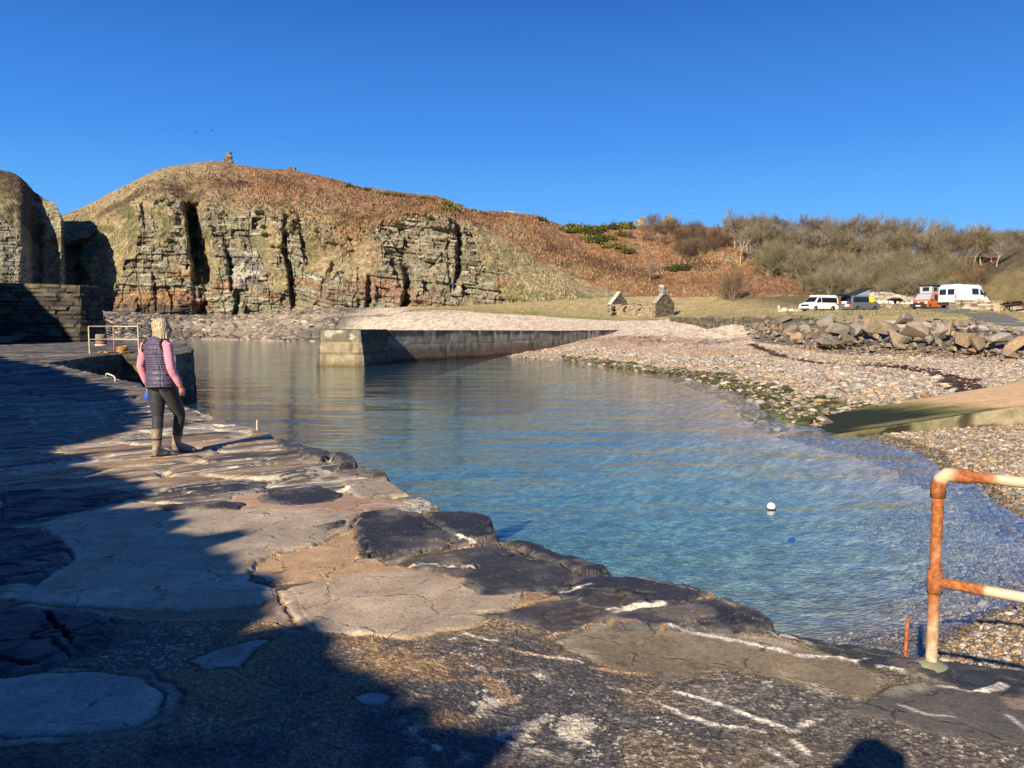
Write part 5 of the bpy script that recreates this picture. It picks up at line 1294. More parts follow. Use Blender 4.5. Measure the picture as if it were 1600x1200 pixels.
for k, (px, py, h) in enumerate([(1058, 398, 30), (1075, 402, 34), (1092, 398, 32), (1112, 394, 30), (1100, 382, 30), (1180, 372, 36), (1168, 380, 34), (1215, 384, 36), (1232, 398, 38), (985, 372, 14), (968, 366, 12), (1012, 376, 16), (1036, 382, 18)]):
    plant('bush', 'brown', k % 4, px, py, h, "bare_shrub", "rounded brown leafless shrub on the open bracken slope", "shrub", "rounded shrubs on the bracken slope", .8)
for k, (px, py, h, kind, tone, w, lb) in enumerate([(1157, 414, 68, 'tall', 'grey', .8, "tall pale leafless tree standing alone on the bracken slope"), (1203, 430, 56, 'bush', 'olive', .7, "many stemmed olive tree at the lower left corner of the wood"), (1143, 470, 56, 'bush', 'brown', .72, "big round leafless bush at the foot of the bracken slope"), (1015, 440, 34, 'tall', 'grey', .9, "small pale leaning tree above the ruined cottage"),
                                        (1180, 407, 54, 'tall', 'olive', .8, "slender leafless tree right of the tall pale one"), (1240, 428, 52, 'tall', 'grey', .9, "leafless tree with forked pale trunks at the edge of the bracken"), (1448, 420, 72, 'tall', 'grey', 1.0, "large leafless tree with pale trunk in front of the wood"), (1532, 448, 34, 'bush', 'brown', .9, "brown leafless bush where wood meets the grassy hill")]):
    plant(kind, tone, k % 4, px, py, h, "bare_tree" if kind == 'tall' else "bare_shrub", lb, "tree" if kind == 'tall' else "shrub", None, w)
plant('dead', 'grey', 1, 1474, 408, 48, "dead_tree", "bleached white dead tree with broken fork at the right of the wood", "tree", None, .9)
plant('dead', 'grey', 2, 1502, 434, 22, "dead_tree", "short white dead stump among russet bushes", "tree", None, .9)
for k, (px, py, h) in enumerate([(1452, 436, 34), (1466, 446, 34), (1482, 452, 38), (1496, 448, 36), (1508, 440, 32), (1462, 418, 30), (1440, 452, 26), (1410, 432, 26), (1330, 440, 22), (1262, 408, 24)]):
    plant('bush', 'rust', k % 4, px, py, h, "bare_shrub", "russet leafed shrub among the grey trees of the wood", "shrub", "russet shrubs in the wood", .85)
for k, px in enumerate(np.arange(1512, 1700, 9)):        # trees behind the right hill
    p = at(px, np.interp(px, [1512, 1560, 1700], [404, 398, 392]), 232 + prng.uniform(-8, 14))
    plant('tall' if k % 2 else 'bush', T_[k % 3], k % 4, px, 0, 398 - SKY_T(px) + prng.uniform(-4, 4), "bare_tree", "leafless tree beyond the grassy hill at the right edge", "tree", "trees beyond the grassy hill", 1.0, p)
# leafy bushes
def leaf_cloud(seed, n, size, cols, flat=.75):
    rg = np.random.default_rng(seed); V = []; C = []
    cl = rg.normal(0, .42, (26, 3)); cl[:, 2] = np.abs(cl[:, 2]) * flat
    c = cl[rg.integers(26, size=n)] + rg.normal(0, .17, (n, 3)); c[:, 2] = np.abs(c[:, 2])
    a = rg.normal(0, 1, (n, 3)); a /= np.linalg.norm(a, axis=1)[:, None]; b = np.cross(a, rg.normal(0, 1, (n, 3))); b /= np.linalg.norm(b, axis=1)[:, None]
    sz = size * rg.uniform(.6, 1.4, (n, 1))
    V = np.stack([c - a * sz, c + b * sz * .5, c + a * sz, c - b * sz * .5], 1).reshape(-1, 3)
    ci = np.array(cols)[rg.integers(len(cols), size=n)] * rg.uniform(.6, 1.3, (n, 1))
    return V, np.arange(4 * n).reshape(n, 4), np.repeat(ci, 4, 0)
M_LEAF = mat_attr("gorse leaves", .8, 2.0, .2, .0, .01)
G_ = [(.05, .065, .015), (.07, .085, .02), (.035, .045, .012), (.10, .10, .03)]; Yl = [(.50, .36, .02), (.42, .30, .02)]
gors = []
for v in range(4):
    V_, F_, C__ = leaf_cloud(500 + v, 1500, .10, G_ * 2 + (Yl if v in (1, 3) else []))
    o = mesh_np("gorse_bush", V_, F_, M_LEAF, None, {"col": C__}, link=False); gors.append(o.data)
grow_ = MB(); grow_.tube([(0, 0, -.2), (.02, .02, .3)], [.05, .02], 5, (.12, .09, .05)); stem_me = grow_.build("stem", BARK); stem_d = stem_me.data; bpy.data.objects.remove(stem_me)
def gorse(px, py, hpx, v, label, group=None, name="gorse_bush"):
    p = drop(px, py)
    if p is None: return
    h = hpx * p.y / FPX; r = thing(name, label, "bush", (p.x, p.y, p.z - .1), prng.uniform(0, 6), group); r.scale = (h, h, h)
    for n_, d_ in (("foliage", gors[v]), ("stem", stem_d)):
        o = bpy.data.objects.new(n_, d_); COL.objects.link(o); o.parent = r
for k in range(30):
    px = prng.uniform(882, 985); lo = np.interp(px, [880, 930, 990], [362, 388, 398])
    gorse(px, prng.uniform(355, lo), prng.uniform(7, 12), [0, 1, 2, 3][k % 4], "green and yellow gorse bush in the thicket on the slope below the skyline", "gorse thicket on the bracken slope")
for k in range(10):
    px = prng.uniform(692, 720); gorse(px, prng.uniform(318, 330), prng.uniform(5, 8), [1, 3][k % 2], "yellow flowering gorse bush on the shoulder of the cliff top", "gorse on the cliff shoulder")
for k, px in enumerate([546, 560, 575, 592, 604, 616, 628, 640, 662, 676, 742, 756, 842, 850, 858]):
    gorse(px, np.interp(px, [540, 600, 700, 760, 860], [291, 304, 316, 336, 345]), prng.uniform(4, 7), k % 4, "small dark gorse bush on the skyline of the main hill", "gorse along the hill skyline")
for k in range(7):
    gorse(1046 + k * 4.5, 421 + prng.uniform(-2, 5), 9, [0, 2][k % 2], "dense bright green juniper bush on the bracken slope", "green bushes beside the broken wall", "juniper_bush")
for k in range(26):
    px = prng.uniform(250, 700); gorse(px, np.interp(px, [250, 300, 420, 520, 700], [318, 324, 332, 342, 340]) + prng.uniform(-6, 60), prng.uniform(4, 8), [0, 2][k % 2], "dark green bush growing on a ledge of the cliff", "bushes on the cliff ledges", "cliff_bush")
# bracken and rough grass standing up from the slopes: nobody could count it
def tufts(name, n, region, cols, hgt, seed, label, obs):
    rg = np.random.default_rng(seed); VS = []; CS = []; cnt = 0; tries = 0
    while cnt < n and tries < n * 3:
        tries += 1
        px, py = region(rg)
        p = drop(px, py, obs)
        if p is None: continue
        cnt += 1
        h = hgt * rg.uniform(.6, 1.5); q = np.array(p)
        for _ in range(3):
            a = rg.uniform(0, 6.28); w = h * .32; dx, dy = math.cos(a) * w, math.sin(a) * w; lean = rg.normal(0, .35 * h, 2)
            VS.append([q + (-dx, -dy, -.1), q + (dx, dy, -.1), q + (dx * .2 + lean[0], dy * .2 + lean[1], h)])
        lo_ = float(fbm(np.array([p.x * .09]), np.array([p.z * .16 + p.y * .05]), 3, seed)[0]); ci_ = int(np.clip(len(cols) * (.5 + 1.1 * lo_ + rg.normal(0, .16)), 0, len(cols) - 1)); CS += [np.array(cols[ci_]) * rg.uniform(.65, 1.3)] * 9
    V_ = np.array(VS).reshape(-1, 3); o = mesh_np(name, V_, np.arange(len(V_)).reshape(-1, 3), M_LEAF, None, {"col": np.array(CS)})
    o["kind"] = "stuff"; o["label"] = label; o["category"] = "ground cover"
def reg_br(rg):
    px = rg.uniform(200, 1290)
    if rg.random() > np.interp(px, [200, 330, 400], [.05, .35, 1]): px = rg.uniform(400, 1290)
    top_ = np.interp(px, [200, 250, 350, 500, 700, 840, 1000, 1300], [290, 270, 259, 278, 317, 339, 355, 380]); bot = np.interp(px, [250, 400, 520, 640, 720, 780, 820, 860, 900, 950, 1000, 1100, 1300], [310, 328, 400, 340, 342, 360, 385, 415, 430, 450, 462, 464, 460])
    return px, rg.uniform(top_, bot)
tufts("bracken", 9000, reg_br, [(.12, .075, .05), (.19, .10, .055), (.25, .13, .065), (.28, .165, .085), (.31, .22, .12)], .38, 901, "russet dead bracken covering the hillside", (hill_ob,))
def reg_gr(rg):
    px = rg.uniform(110, 900); top_ = np.interp(px, [110, 200, 330, 700, 900], [338, 290, 258, 330, 450]); return px, rg.uniform(top_, np.interp(px, [110, 200, 330, 700, 900], [400, 480, 470, 480, 470]))
tufts("grass", 3500, reg_gr, [(.20, .17, .08), (.27, .215, .11), (.31, .24, .13), (.36, .29, .17)], .42, 902, "dry grass tussocks on the cliff ledges and slopes", (hill_ob,))
def reg_md(rg):
    px = rg.uniform(640, 1660); return px, rg.uniform(np.interp(px, [640, 760, 1000, 1300, 1660], [482, 474, 468, 468, 474]), np.interp(px, [640, 860, 1050, 1180, 1420, 1660], [487, 492, 499, 496, 494, 500]))
tufts("grass", 4200, reg_md, [(.12, .13, .035), (.17, .16, .06), (.24, .195, .09), (.30, .235, .12)], .14, 903, "short dry and green grass of the meadow and verge", (ground_ob,))
# ================================================================== BOULDER BANK, SHINGLE
def boulder_mesh(seed, ang=True):
    rg = np.random.default_rng(seed); bm = bmesh.new()
    n = 11 if ang else 40
    for _ in range(n):
        v = rg.normal(0, 1, 3); v /= np.linalg.norm(v); v *= rg.uniform(.8, 1.08)
        bm.verts.new(v * np.array([1.0, .78, .66]))
    r = bmesh.ops.convex_hull(bm, input=bm.verts)
    bmesh.ops.delete(bm, geom=list({g for g in r.get("geom_interior", []) + r.get("geom_unused", []) if isinstance(g, bmesh.types.BMVert)}), context='VERTS')
    bmesh.ops.bevel(bm, geom=list(bm.edges), offset=.022, segments=1, affect='EDGES', profile=.5)
    bmesh.ops.triangulate(bm, faces=bm.faces)
    bmesh.ops.subdivide_edges(bm, edges=list(bm.edges), cuts=2, use_grid_fill=True)
    co = np.array([v.co[:] for v in bm.verts])
    d = .03 * fbm(co[:, 0] * 3 + seed, co[:, 1] * 3 + co[:, 2] * 2, 4, seed)
    for v, k in zip(bm.verts, d): v.co *= (1 + k)
    bm.normal_update(); me = bpy.data.meshes.new("boulder"); bm.to_mesh(me); bm.free(); return me
def rock_mat(name, c1, c2, lich=.25):
    m = NT(name); p = m.pos(); n1 = m.noise(.9, 5, .6, p); n2 = m.noise(6, 5, .65, p); n3 = m.noise(2.0, 3, .5, p)
    c = m.mix(m.ramp(n1, .35, .65), c1, c2); c = m.mix(m.ramp(n2, .62, .7, 0, lich * 2), c, (.48, .45, .36, 1))
    v = m.ramp(n2, .3, .7, .75, 1.2); c = m.mix(1.0, c, m.n("CombineColor", {0: v, 1: v, 2: v}).outputs[0], 'MULTIPLY')
    m.bsdf(c, .88, m.bump(m.math('ADD', n2, n3), .6, .06), .2); return m.m
RM = {'brown': rock_mat("brown boulder stone", (.195, .155, .105), (.275, .21, .145)), 'grey': rock_mat("grey boulder stone", (.21, .185, .15), (.28, .25, .20)), 'orange': rock_mat("orange boulder stone", (.30, .19, .10), (.33, .24, .14)), 'slate': rock_mat("slate boulder stone", (.16, .14, .11), (.24, .205, .16), .1), 'white': rock_mat("pale boulder stone", (.55, .5, .42), (.62, .58, .5), .1)}
BMESH = {}
for tone in RM:
    for v in range(6):
        me = boulder_mesh(40 + v * 7); me.materials.append(RM[tone]); BMESH[tone, v] = me
brng = np.random.default_rng(5)
def boulder(px, py, wpx, hpx, Y, tone, v, label, group=None, rot=None, name="boulder"):
    """a block whose middle is seen at (px,py), wpx by hpx in size"""
    p = at(px, py, Y); o = bpy.data.objects.new(name, BMESH[tone, v]); COL.objects.link(o)
    o.location = p; sx, sz = wpx * Y / FPX / 2, hpx * Y / FPX / 2
    o.scale = (sx, max(sx * .8, sz * .8), sz * 1.25); o.rotation_euler = rot if rot is not None else (brng.uniform(-.5, .5), brng.uniform(-.55, .55), brng.uniform(0, 6.28))
    return tag(o, label, "boulder", group)
def bankY(px, t):   # t 0 at the foot, 1 at the top
    return np.interp(px, [1150, 1300, 1400, 1500, 1600, 1700], [59, 56, 53, 49, 43, 40]) + t * np.interp(px, [1150, 1300, 1500, 1600, 1700], [8, 8, 8, 7, 6])
def bank_py(px, t):
    lo = np.interp(px, [1150, 1200, 1260, 1300, 1400, 1500, 1560, 1600, 1700], [516, 524, 536, 541, 544, 548, 552, 558, 566]); hi = np.interp(px, [1150, 1200, 1300, 1390, 1430, 1500, 1600, 1700], [497, 497, 497, 500, 496, 501, 517, 528])
    return lo + (hi - lo) * t
big = [(1236, 519, 30, 26, 'brown', .45), (1262, 516, 30, 26, 'grey', .6), (1246, 532, 32, 26, 'orange', .25), (1284, 536, 44, 14, 'grey', .05), (1301, 534, 44, 20, 'grey', .1), (1312, 516, 34, 24, 'grey', .5), (1325, 529, 30, 22, 'brown', .2), (1340, 514, 28, 36, 'grey', .45),
       (1356, 512, 20, 34, 'brown', .45), (1382, 514, 44, 34, 'brown', .5), (1399, 528, 40, 32, 'brown', .25), (1432, 523, 44, 42, 'brown', .35), (1450, 530, 24, 22, 'slate', .25), (1468, 518, 22, 34, 'grey', .4), (1481, 515, 46, 36, 'brown', .5), (1506, 531, 48, 30, 'orange', .2), (1532, 537, 34, 26, 'brown', .15),
       (1560, 530, 36, 22, 'grey', .3), (1590, 540, 60, 26, 'orange', .25), (1578, 565, 32, 18, 'orange', -.25), (1574, 552, 48, 16, 'brown', -.05), (1215, 506, 24, 16, 'slate', .8), (1206, 516, 22, 16, 'orange', .5), (1196, 519, 20, 16, 'orange', .4), (1226, 500, 34, 14, 'slate', .9), (1290, 501, 40, 16, 'grey', .9), (1416, 497, 60, 12, 'slate', 1.3)]
for k, (px, py, w, h, tone, t) in enumerate(big):
    lab = {4: "flat grey slab lying at the foot of the boulder bank below the white van", 11: "tall wedge shaped brown boulder at the front of the bank", 15: "big orange boulder with white lichen at the foot of the bank", 18: "long yellow ledge of rock at the right end of the boulder bank",
           19: "yellow boulder lying alone on the shingle below the bank", 26: "long low dark slab on the verge in front of the orange van"}.get(k)
    boulder(px, py, w * 1.18, h * 1.22, float(bankY(px, t)), tone, k % 6, lab or "large boulder in the front face of the sea defence bank", None if lab else "large boulders in the bank")
for row, (t, step, sz) in enumerate([(.03, 13, 13), (.25, 12, 15), (.5, 12, 15), (.75, 12, 14), (.98, 11, 11)]):
    for px in np.arange(1172, 1690, step):
        px += brng.uniform(-6, 6); tt = t + brng.uniform(-.1, .1); s = .92 * sz * brng.uniform(.75, 1.25) * np.interp(px, [1170, 1400, 1700], [.75, 1.0, 1.2])
        if 1350 < px < 1425 and row > 2: continue
        boulder(px, float(bank_py(px, tt)), s * 1.35, s, float(bankY(px, tt)) + .5, ['brown', 'grey', 'slate', 'brown', 'orange'][brng.integers(5)] if row < 3 else ['slate', 'brown', 'slate'][brng.integers(3)], int(brng.integers(6)),
                "medium sized angular boulder packed into the sea defence bank" if row < 3 else "small dark boulder along the top of the bank beside the road", "medium boulders in the bank" if row < 3 else "boulders along the top of the bank")
for px, py, w, h, tone, lb in [(1090, 541, 20, 9, 'white', "pale grey rock standing on the open shingle"), (1533, 576, 28, 7, 'white', "flat white slab on the shingle above the slipway"), (1409, 552, 14, 10, 'grey', "square grey block on the shingle below the bank"), (1176, 523, 14, 9, 'slate', "dark rounded rock at the left foot of the boulder bank"), (1078, 531, 12, 10, 'white', "small white rock beside the brown shingle"), (1330, 545, 24, 7, 'white', "flat whitish slab in front of the bank")]:
    boulder(px, py, w, h, float(np.interp(py, [520, 541, 552, 576], [62, 66, 54, 42])), tone, 1, lb, None, (0, 0, .3), "rock")
for px, py, w, h, lb in [(476, 503, 18, 6, "white slab of rock on the beach left of the pier head"), (340, 512, 22, 7, "grey slab of rock on the far foreshore")]:
    boulder(px, py, w, h, 134, 'white' if px > 400 else 'grey', 2, lb, None, (0, 0, 0), "rock")

def shingle(name, P_, R_, C_, seed, label, flat=.55, sub=1):
    """thousands of loose stones as one heap"""
    rg = np.random.default_rng(seed)
    bm = bmesh.new(); bmesh.ops.create_icosphere(bm, subdivisions=sub, radius=1); bv = np.array([v.co[:] for v in bm.verts]); bf = np.array([[v.index for v in f.verts] for f in bm.faces]); bm.free()
    n = len(P_); a = rg.uniform(0, 6.28, n); ca, sa = np.cos(a), np.sin(a)
    sc = np.stack([R_ * rg.uniform(.8, 1.4, n), R_ * rg.uniform(.6, 1.0, n), R_ * flat * rg.uniform(.6, 1.2, n)], -1)
    V = bv[None] * (1 + rg.normal(0, .10, (n, len(bv), 1))) * sc[:, None]
    tx = rg.normal(0, .25, n)[:, None]; V[..., 2] = V[..., 2] + V[..., 0] * tx
    X_ = V[..., 0] * ca[:, None] - V[..., 1] * sa[:, None]; Y_ = V[..., 0] * sa[:, None] + V[..., 1] * ca[:, None]
    V = np.stack([X_, Y_, V[..., 2]], -1) + P_[:, None]
    F = (bf[None] + (np.arange(n) * len(bv))[:, None, None]).reshape(-1, 3)
    o = mesh_np(name, V.reshape(-1, 3), F, M_PEB, None, {"col": np.repeat(C_, len(bv), 0)}, True)
    o["kind"] = "stuff"; o["label"] = label; o["category"] = "shingle"
M_PEB = mat_attr("beach pebbles", .7, 14.0, .2, .25, .01, .3)
srg = np.random.default_rng(8)
def cols_for(n, pal_): 
    pal_ = np.array(pal_); return pal_[srg.integers(len(pal_), size=n)] * srg.uniform(.65, 1.3, (n, 1))
PEB = [(.38, .28, .17), (.31, .20, .105), (.44, .37, .27), (.24, .19, .13), (.46, .41, .34), (.28, .255, .21), (.36, .24, .12)]
def scatter(n, box, test):
    x = srg.uniform(box[0], box[1], n); y = srg.uniform(box[2], box[3], n); z = ground(x, y); z = z + relief(x, y, z); k = test(x, y, z); return x[k], y[k], z[k]
# near corner by the railing
x, y, z = scatter(52000, (2.0, 9.5, 3.0, 13), lambda x, y, z: (z > -.22) & (y > 3.0) & (x < .78 * y + 1))
r_ = srg.uniform(.012, .036, len(x)) * (1 + .6 * (srg.random(len(x)) > .93))
shingle("shingle", np.stack([x, y, z + r_ * .15], -1), r_, cols_for(len(x), PEB) * np.where(z < .03, .42, .85)[:, None], 1, "sunlit tan and grey pebbles on the little beach beside the railing")
x, y, z = scatter(70000, (0.5, 9.5, 4, 14), lambda x, y, z: (z <= -.2) & (z > -1.0) & (x < .78 * y + 1) & (srg.random(len(x)) < np.clip(1.15 + 1.3 * z, .0, 1)))
r_ = srg.uniform(.018, .05, len(x)) * (1 + .5 * (srg.random(len(x)) > .95))
shingle("shingle", np.stack([x, y, z + r_ * .1], -1), r_, cols_for(len(x), [(.25, .20, .145), (.21, .175, .135), (.30, .26, .21), (.16, .14, .12), (.24, .18, .12)]), 9, "pebbles under the clear shallow water beside the quay")
x, y, z = scatter(26000, (6.5, 19, 10.5, 21), lambda x, y, z: (z > -.25) & (x < .78 * y + 1) & (sd_poly(x, y, [(8.5, 19.7), (31, 22.2), (33, 29.2), (9.3, 23.4)]) > 0))
r_ = srg.uniform(.035, .085, len(x))
shingle("shingle", np.stack([x, y, z + r_ * .2], -1), r_, cols_for(len(x), PEB) * np.where(z < .03, .42, .85)[:, None], 2, "rounded pebbles between the slipway and the water")
# flat stones of the shore beyond the slipway
x, y, z = scatter(60000, (0, 30, 21.5, 74), lambda x, y, z: (z > -.22) & (z < 1.25) & (srg.random(len(x)) < np.clip(1.5 - y / 60, .25, 1)) & (sd_poly(x, y, [(8.5, 19.7), (31, 22.2), (33, 29.2), (9.3, 23.4)]) > 0))
zn = z + .10 * fbm(x * .6, y * .6, 3, 5)
r_ = srg.uniform(.045, .12, len(x)) * (1 + 1.3 * (srg.random(len(x)) > .9) * (zn < .7))
c_ = cols_for(len(x), [(.33, .30, .26), (.28, .265, .24), (.40, .31, .23), (.43, .36, .28), (.25, .22, .17), (.38, .26, .18)])
wetk = (zn < .26) & (srg.random(len(x)) < .65) & (x > 4); c_[wetk] = np.array([(.05, .052, .018)]) * srg.uniform(.5, 2.0, (wetk.sum(), 1))
olk = (zn < .5) & (srg.random(len(x)) < .3); c_[olk] = c_[olk] * np.array([(.8, .75, .5)])
wl_ = (d_line(x + .5 * fbm(x * .8, y * .8, 3, 61), y + .9 * fbm(x * .6, y * .6, 3, 62), weedline) < .55) & (srg.random(len(x)) < .85); c_[wl_] = np.array([(.045, .022, .016)]) * srg.uniform(.5, 1.6, (wl_.sum(), 1))
bw_ = (z > .75) & (z < 1.3) & (fbm(x * .09, y * .2, 3, 51) > -.1) & (y > 36); c_[bw_] = c_[bw_] * np.array([(.95, .78, .65)])
shingle("shingle", np.stack([x, y, z + r_ * .1], -1), r_, c_, 3, "flat grey and green stained stones along the water beyond the slipway", .38)
# pale upper beach
x, y, z = scatter(60000, (-40, 45, 40, 150), lambda x, y, z: (z > 1.0) & (np.abs(x) < .72 * y) & ((x > -27) | (y < 100)) & (y < np.interp(800 + FPX * x / y, [480, 700, 860, 950, 1040, 1090, 1170, 1300, 1600], [150, 136, 126, 119, 107, 96, 64, 58, 46])) & (srg.random(len(x)) < .8))
r_ = srg.uniform(.04, .10, len(x)) * (1 + .8 * (srg.random(len(x)) > .95))
cw_ = np.ones((len(x), 3)); bw_ = (z > .8) & (z < 1.75) & (fbm(x * .09, y * .2, 3, 51) > -.1) & (y > 40); cw_[bw_] = (.84, .67, .55); wl_ = (d_line(x + .5 * fbm(x * .8, y * .8, 3, 61), y + .9 * fbm(x * .6, y * .6, 3, 62), weedline) < .6) | ((vn2(x * .55, y * .35, 64) > .72) & (z < 1.6) & (x > 10)); cw_[wl_] = (.12, .075, .07)
shingle("shingle", np.stack([x, y, z + r_ * .2], -1), r_, cw_ * cols_for(len(x), [(.51, .43, .315), (.45, .355, .255), (.54, .47, .37), (.39, .305, .22), (.45, .34, .245), (.33, .285, .235)]), 4, "pale cream pebbles of the storm beach")
# tumbled slabs under the cliff on the far foreshore
x, y, z = scatter(2600, (-75, -28, 112, 162), lambda x, y, z: (z > -.2) & (x < -28 - (y - 112) * .12))
r_ = srg.uniform(.3, 1.0, len(x))
shingle("rock_slabs", np.stack([x, y, z + .1], -1), r_, cols_for(len(x), [(.20, .17, .12), (.27, .225, .16), (.12, .105, .08), (.34, .28, .205)]), 5, "tumbled flat rock slabs under the cliff on the far foreshore", .35)

# ================================================================== RAILINGS, STAKES, BUOY, ROPES
def iron_mat(name, paint, rust_lo):
    m = NT(name); p = m.pos(); n1 = m.noise(9, 5, .65, p); n2 = m.noise(45, 4, .6, p)
    r = m.attr("rust", True)
    k = m.n("MapRange", {0: m.math('ADD', m.math('ADD', m.math('MULTIPLY', n1, .7), m.math('MULTIPLY', n2, .3)), m.math('SUBTRACT', r, .5)), 1: .42, 2: .62}).outputs[0]
    rc = m.mix(m.ramp(n2, .3, .7), (.16, .045, .018), (.46, .17, .05)); stain = m.mix(m.ramp(n1, .3, .7), paint, tuple(c * f for c, f in zip(paint, (.92, .80, .60))))
    c = m.mix(k, stain, rc); m.bsdf(c, m.ramp(k, 0, 1, .45, .85), m.bump(m.math('MULTIPLY', k, n2), .5, .006), .35); return m.m
M_RAIL = iron_mat("rusting white paint", (.54, .48, .37), .4)
def pipe(name, pts, rads, rusts, parent, n=14, mat=None):
    mb = MB(); pts2, r2, q2 = [], [], []
    for i in range(len(pts) - 1):
        L = (Vector(pts[i + 1]) - Vector(pts[i])).length; k = max(1, int(L / .03))
        for j in range(k):
            t = j / k; pts2.append(Vector(pts[i]).lerp(Vector(pts[i + 1]), t)); r2.append(rads[i] * (1 - t) + rads[i + 1] * t); q2.append(rusts[i] * (1 - t) + rusts[i + 1] * t)
    pts2.append(Vector(pts[-1])); r2.append(rads[-1]); q2.append(rusts[-1])
    mb.tube(pts2, r2, n); o = mb.build(name, mat or M_RAIL, parent, smooth=True)
    a = o.data.attributes.new("rust", 'FLOAT', 'POINT'); a.data.foreach_set("value", np.repeat(np.array(q2, np.float32), n)[:len(o.data.vertices)])
    return o
pb_ = gp(1455, 1038, QZ); pt_ = at(1467, 740, pb_.y); hr = pt_ - pb_
rail = thing("railing", "rusty white pipe railing with an elbow joint at the near right edge of the quay", "railing", tuple(pb_))
rd = Vector((.79, -.61, 0)); mid_ = hr * .44; R0 = .0255
pipe("post", [(0, 0, -.04), mid_ * .5, mid_ - Vector((0, 0, .05)), mid_ + Vector((0, 0, .06)), mid_.lerp(hr, .35), mid_.lerp(hr, .7), hr - Vector((0, 0, .10))], [R0, R0, R0, R0, R0, R0, R0], [.46, .50, .70, .66, .68, .78, .95], rail)
pipe("tee_joint", [mid_ - Vector((0, 0, .055)), mid_ + Vector((0, 0, .055))], [R0 * 1.28] * 2, [.95, .9], rail)
el = [hr - Vector((0, 0, .11)), hr - Vector((0, 0, .055)), hr - Vector((0, 0, .022)) + rd * .012, hr + rd * .035, hr + rd * .07, hr + rd * .13]
pipe("elbow", el, [R0 * 1.3] * 6, [1.0, .85, .35, .25, .6, .95], rail)
pipe("top_rail", [hr + rd * .12, hr + rd * .24, hr + rd * .34, hr + rd * 1.9], [R0 * .95] * 4, [.95, .5, .1, .05], rail)
pipe("mid_rail", [mid_ + rd * .02, mid_ + rd * .16, mid_ + rd * .23, mid_ + rd * 1.9], [R0 * .95] * 4, [1.0, .95, .12, .05], rail)
p2 = rd * 1.85; pipe("post", [p2 + Vector((0, 0, -.04)), p2 + hr], [R0, R0], [.4, .6], rail)
mb = MB(); mb.tube([(0, 0, -.02), (0, 0, .006), (0, 0, .02)], [.085, .07, .034], 14, (.19, .18, .12)); mb.build("footing", M_CONC, rail, smooth=True)
def stake(px, pyb, pyt, label, r=.011, rust=.5):
    g = gp(px, pyb, QZ) if pyb > 640 else gq(px, pyb); h = (pyb - pyt) * g.y / FPX
    o = pipe("stake", [(0, 0, -.05), (.0, .0, h * .6), (.006, 0, h)], [r, r, r * .9], [rust, rust, rust + .2], None, 8); o.location = g; tag(o, label, "stake")
stake(1415, 1022, 962, "short rusty iron stake left of the big railing post", .0095, .62)
stake(402, 672, 656, "small pale iron pin standing at the quay edge beyond the woman", .016, .3)
fb = at(140, 548.5, 28.4); fb.z = FQZ - .02
fr_ = thing("railing", "distant pale pipe railing with three posts on the far part of the quay", "railing", tuple(fb))
fe = at(217, 547, 28.4) - at(140, 547, 28.4); fe.z = 0; hz = Vector((0, 0, 1.0))
for t in (0, .36, 1.0): pipe("post", [fe * t + Vector((0, .0 if t != .36 else .5, -.05)), fe * t + Vector((0, .0 if t != .36 else .5, 1.0))], [.026, .026], [.25 + t * .2 if t != .36 else .62, .2 if t != .36 else .55], fr_, 10)
pipe("top_rail", [(0, 0, 1.0), fe * .36 + Vector((0, .5, 1.0)), fe + hz], [.026] * 3, [.45, .25, .15], fr_, 10)
pipe("mid_rail", [(0, 0, .52), fe * .36 + Vector((0, .5, .52)), fe + hz * .52], [.024] * 3, [.5, .35, .3], fr_, 10)
# rope heaped at the foot of the far railing
rr_ = np.random.default_rng(4); pts = [Vector((.2 + .05 * i + .02 * math.sin(i * 1.7), .2 + .28 * math.sin(i * .55), .03 + .015 * (i % 3))) for i in range(26)] + [Vector((1.05 + .17 * math.cos(i * .9) * rr_.uniform(.6, 1.2), .3 + .2 * math.sin(i * .9), .03 + .010 * i)) for i in range(24)]
mb = MB(); mb.tube(pts, .035, 6, (.42, .22, .08)); o = mb.build("rope", mat_attr("old orange rope", .9, 20, .3, .5, .01), None, True); o.location = fb; tag(o, "old orange rope heaped at the foot of the distant railing", "rope")
# bollard
bo = at(158.5, 538, 39.0); bo.z = FQZ - .03
b_ = thing("bollard", "squat round mooring bollard, grey above and rusty red below", "bollard", tuple(bo))
mb = MB(); mb.tube([(0, 0, .22), (0, 0, .5), (0, 0, .56), (0, 0, .58)], [.265, .265, .25, .2], 24, (.20, .19, .13)); mb.build("cap", M_CONC, b_, True)
mb = MB(); mb.tube([(0, 0, .05), (0, 0, .24)], [.262, .262], 24, (.30, .12, .08)); mb.build("barrel", M_CONC, b_, True)
mb = MB(); mb.tube([(0, 0, -.03), (0, 0, .06), (0, 0, .062)], [.30, .30, .25], 24, (.55, .5, .4)); mb.build("base", M_CONC, b_, True)
# white staple ring at the slot
g0, g1 = gq(166, 590), gq(180, 596)
mb = MB(); mb.tube([g0 + Vector((0, 0, -.05)), g0 + Vector((0, 0, .09)), g0.lerp(g1, .15) + Vector((0, 0, .12)), g0.lerp(g1, .85) + Vector((0, 0, .12)), g1 + Vector((0, 0, .09)), g1 + Vector((0, 0, -.05))], .02, 8, (.5, .46, .38))
tag(mb.build("mooring_staple", M_CONC, None, True), "white iron mooring staple at the edge of the dark slot", "mooring")
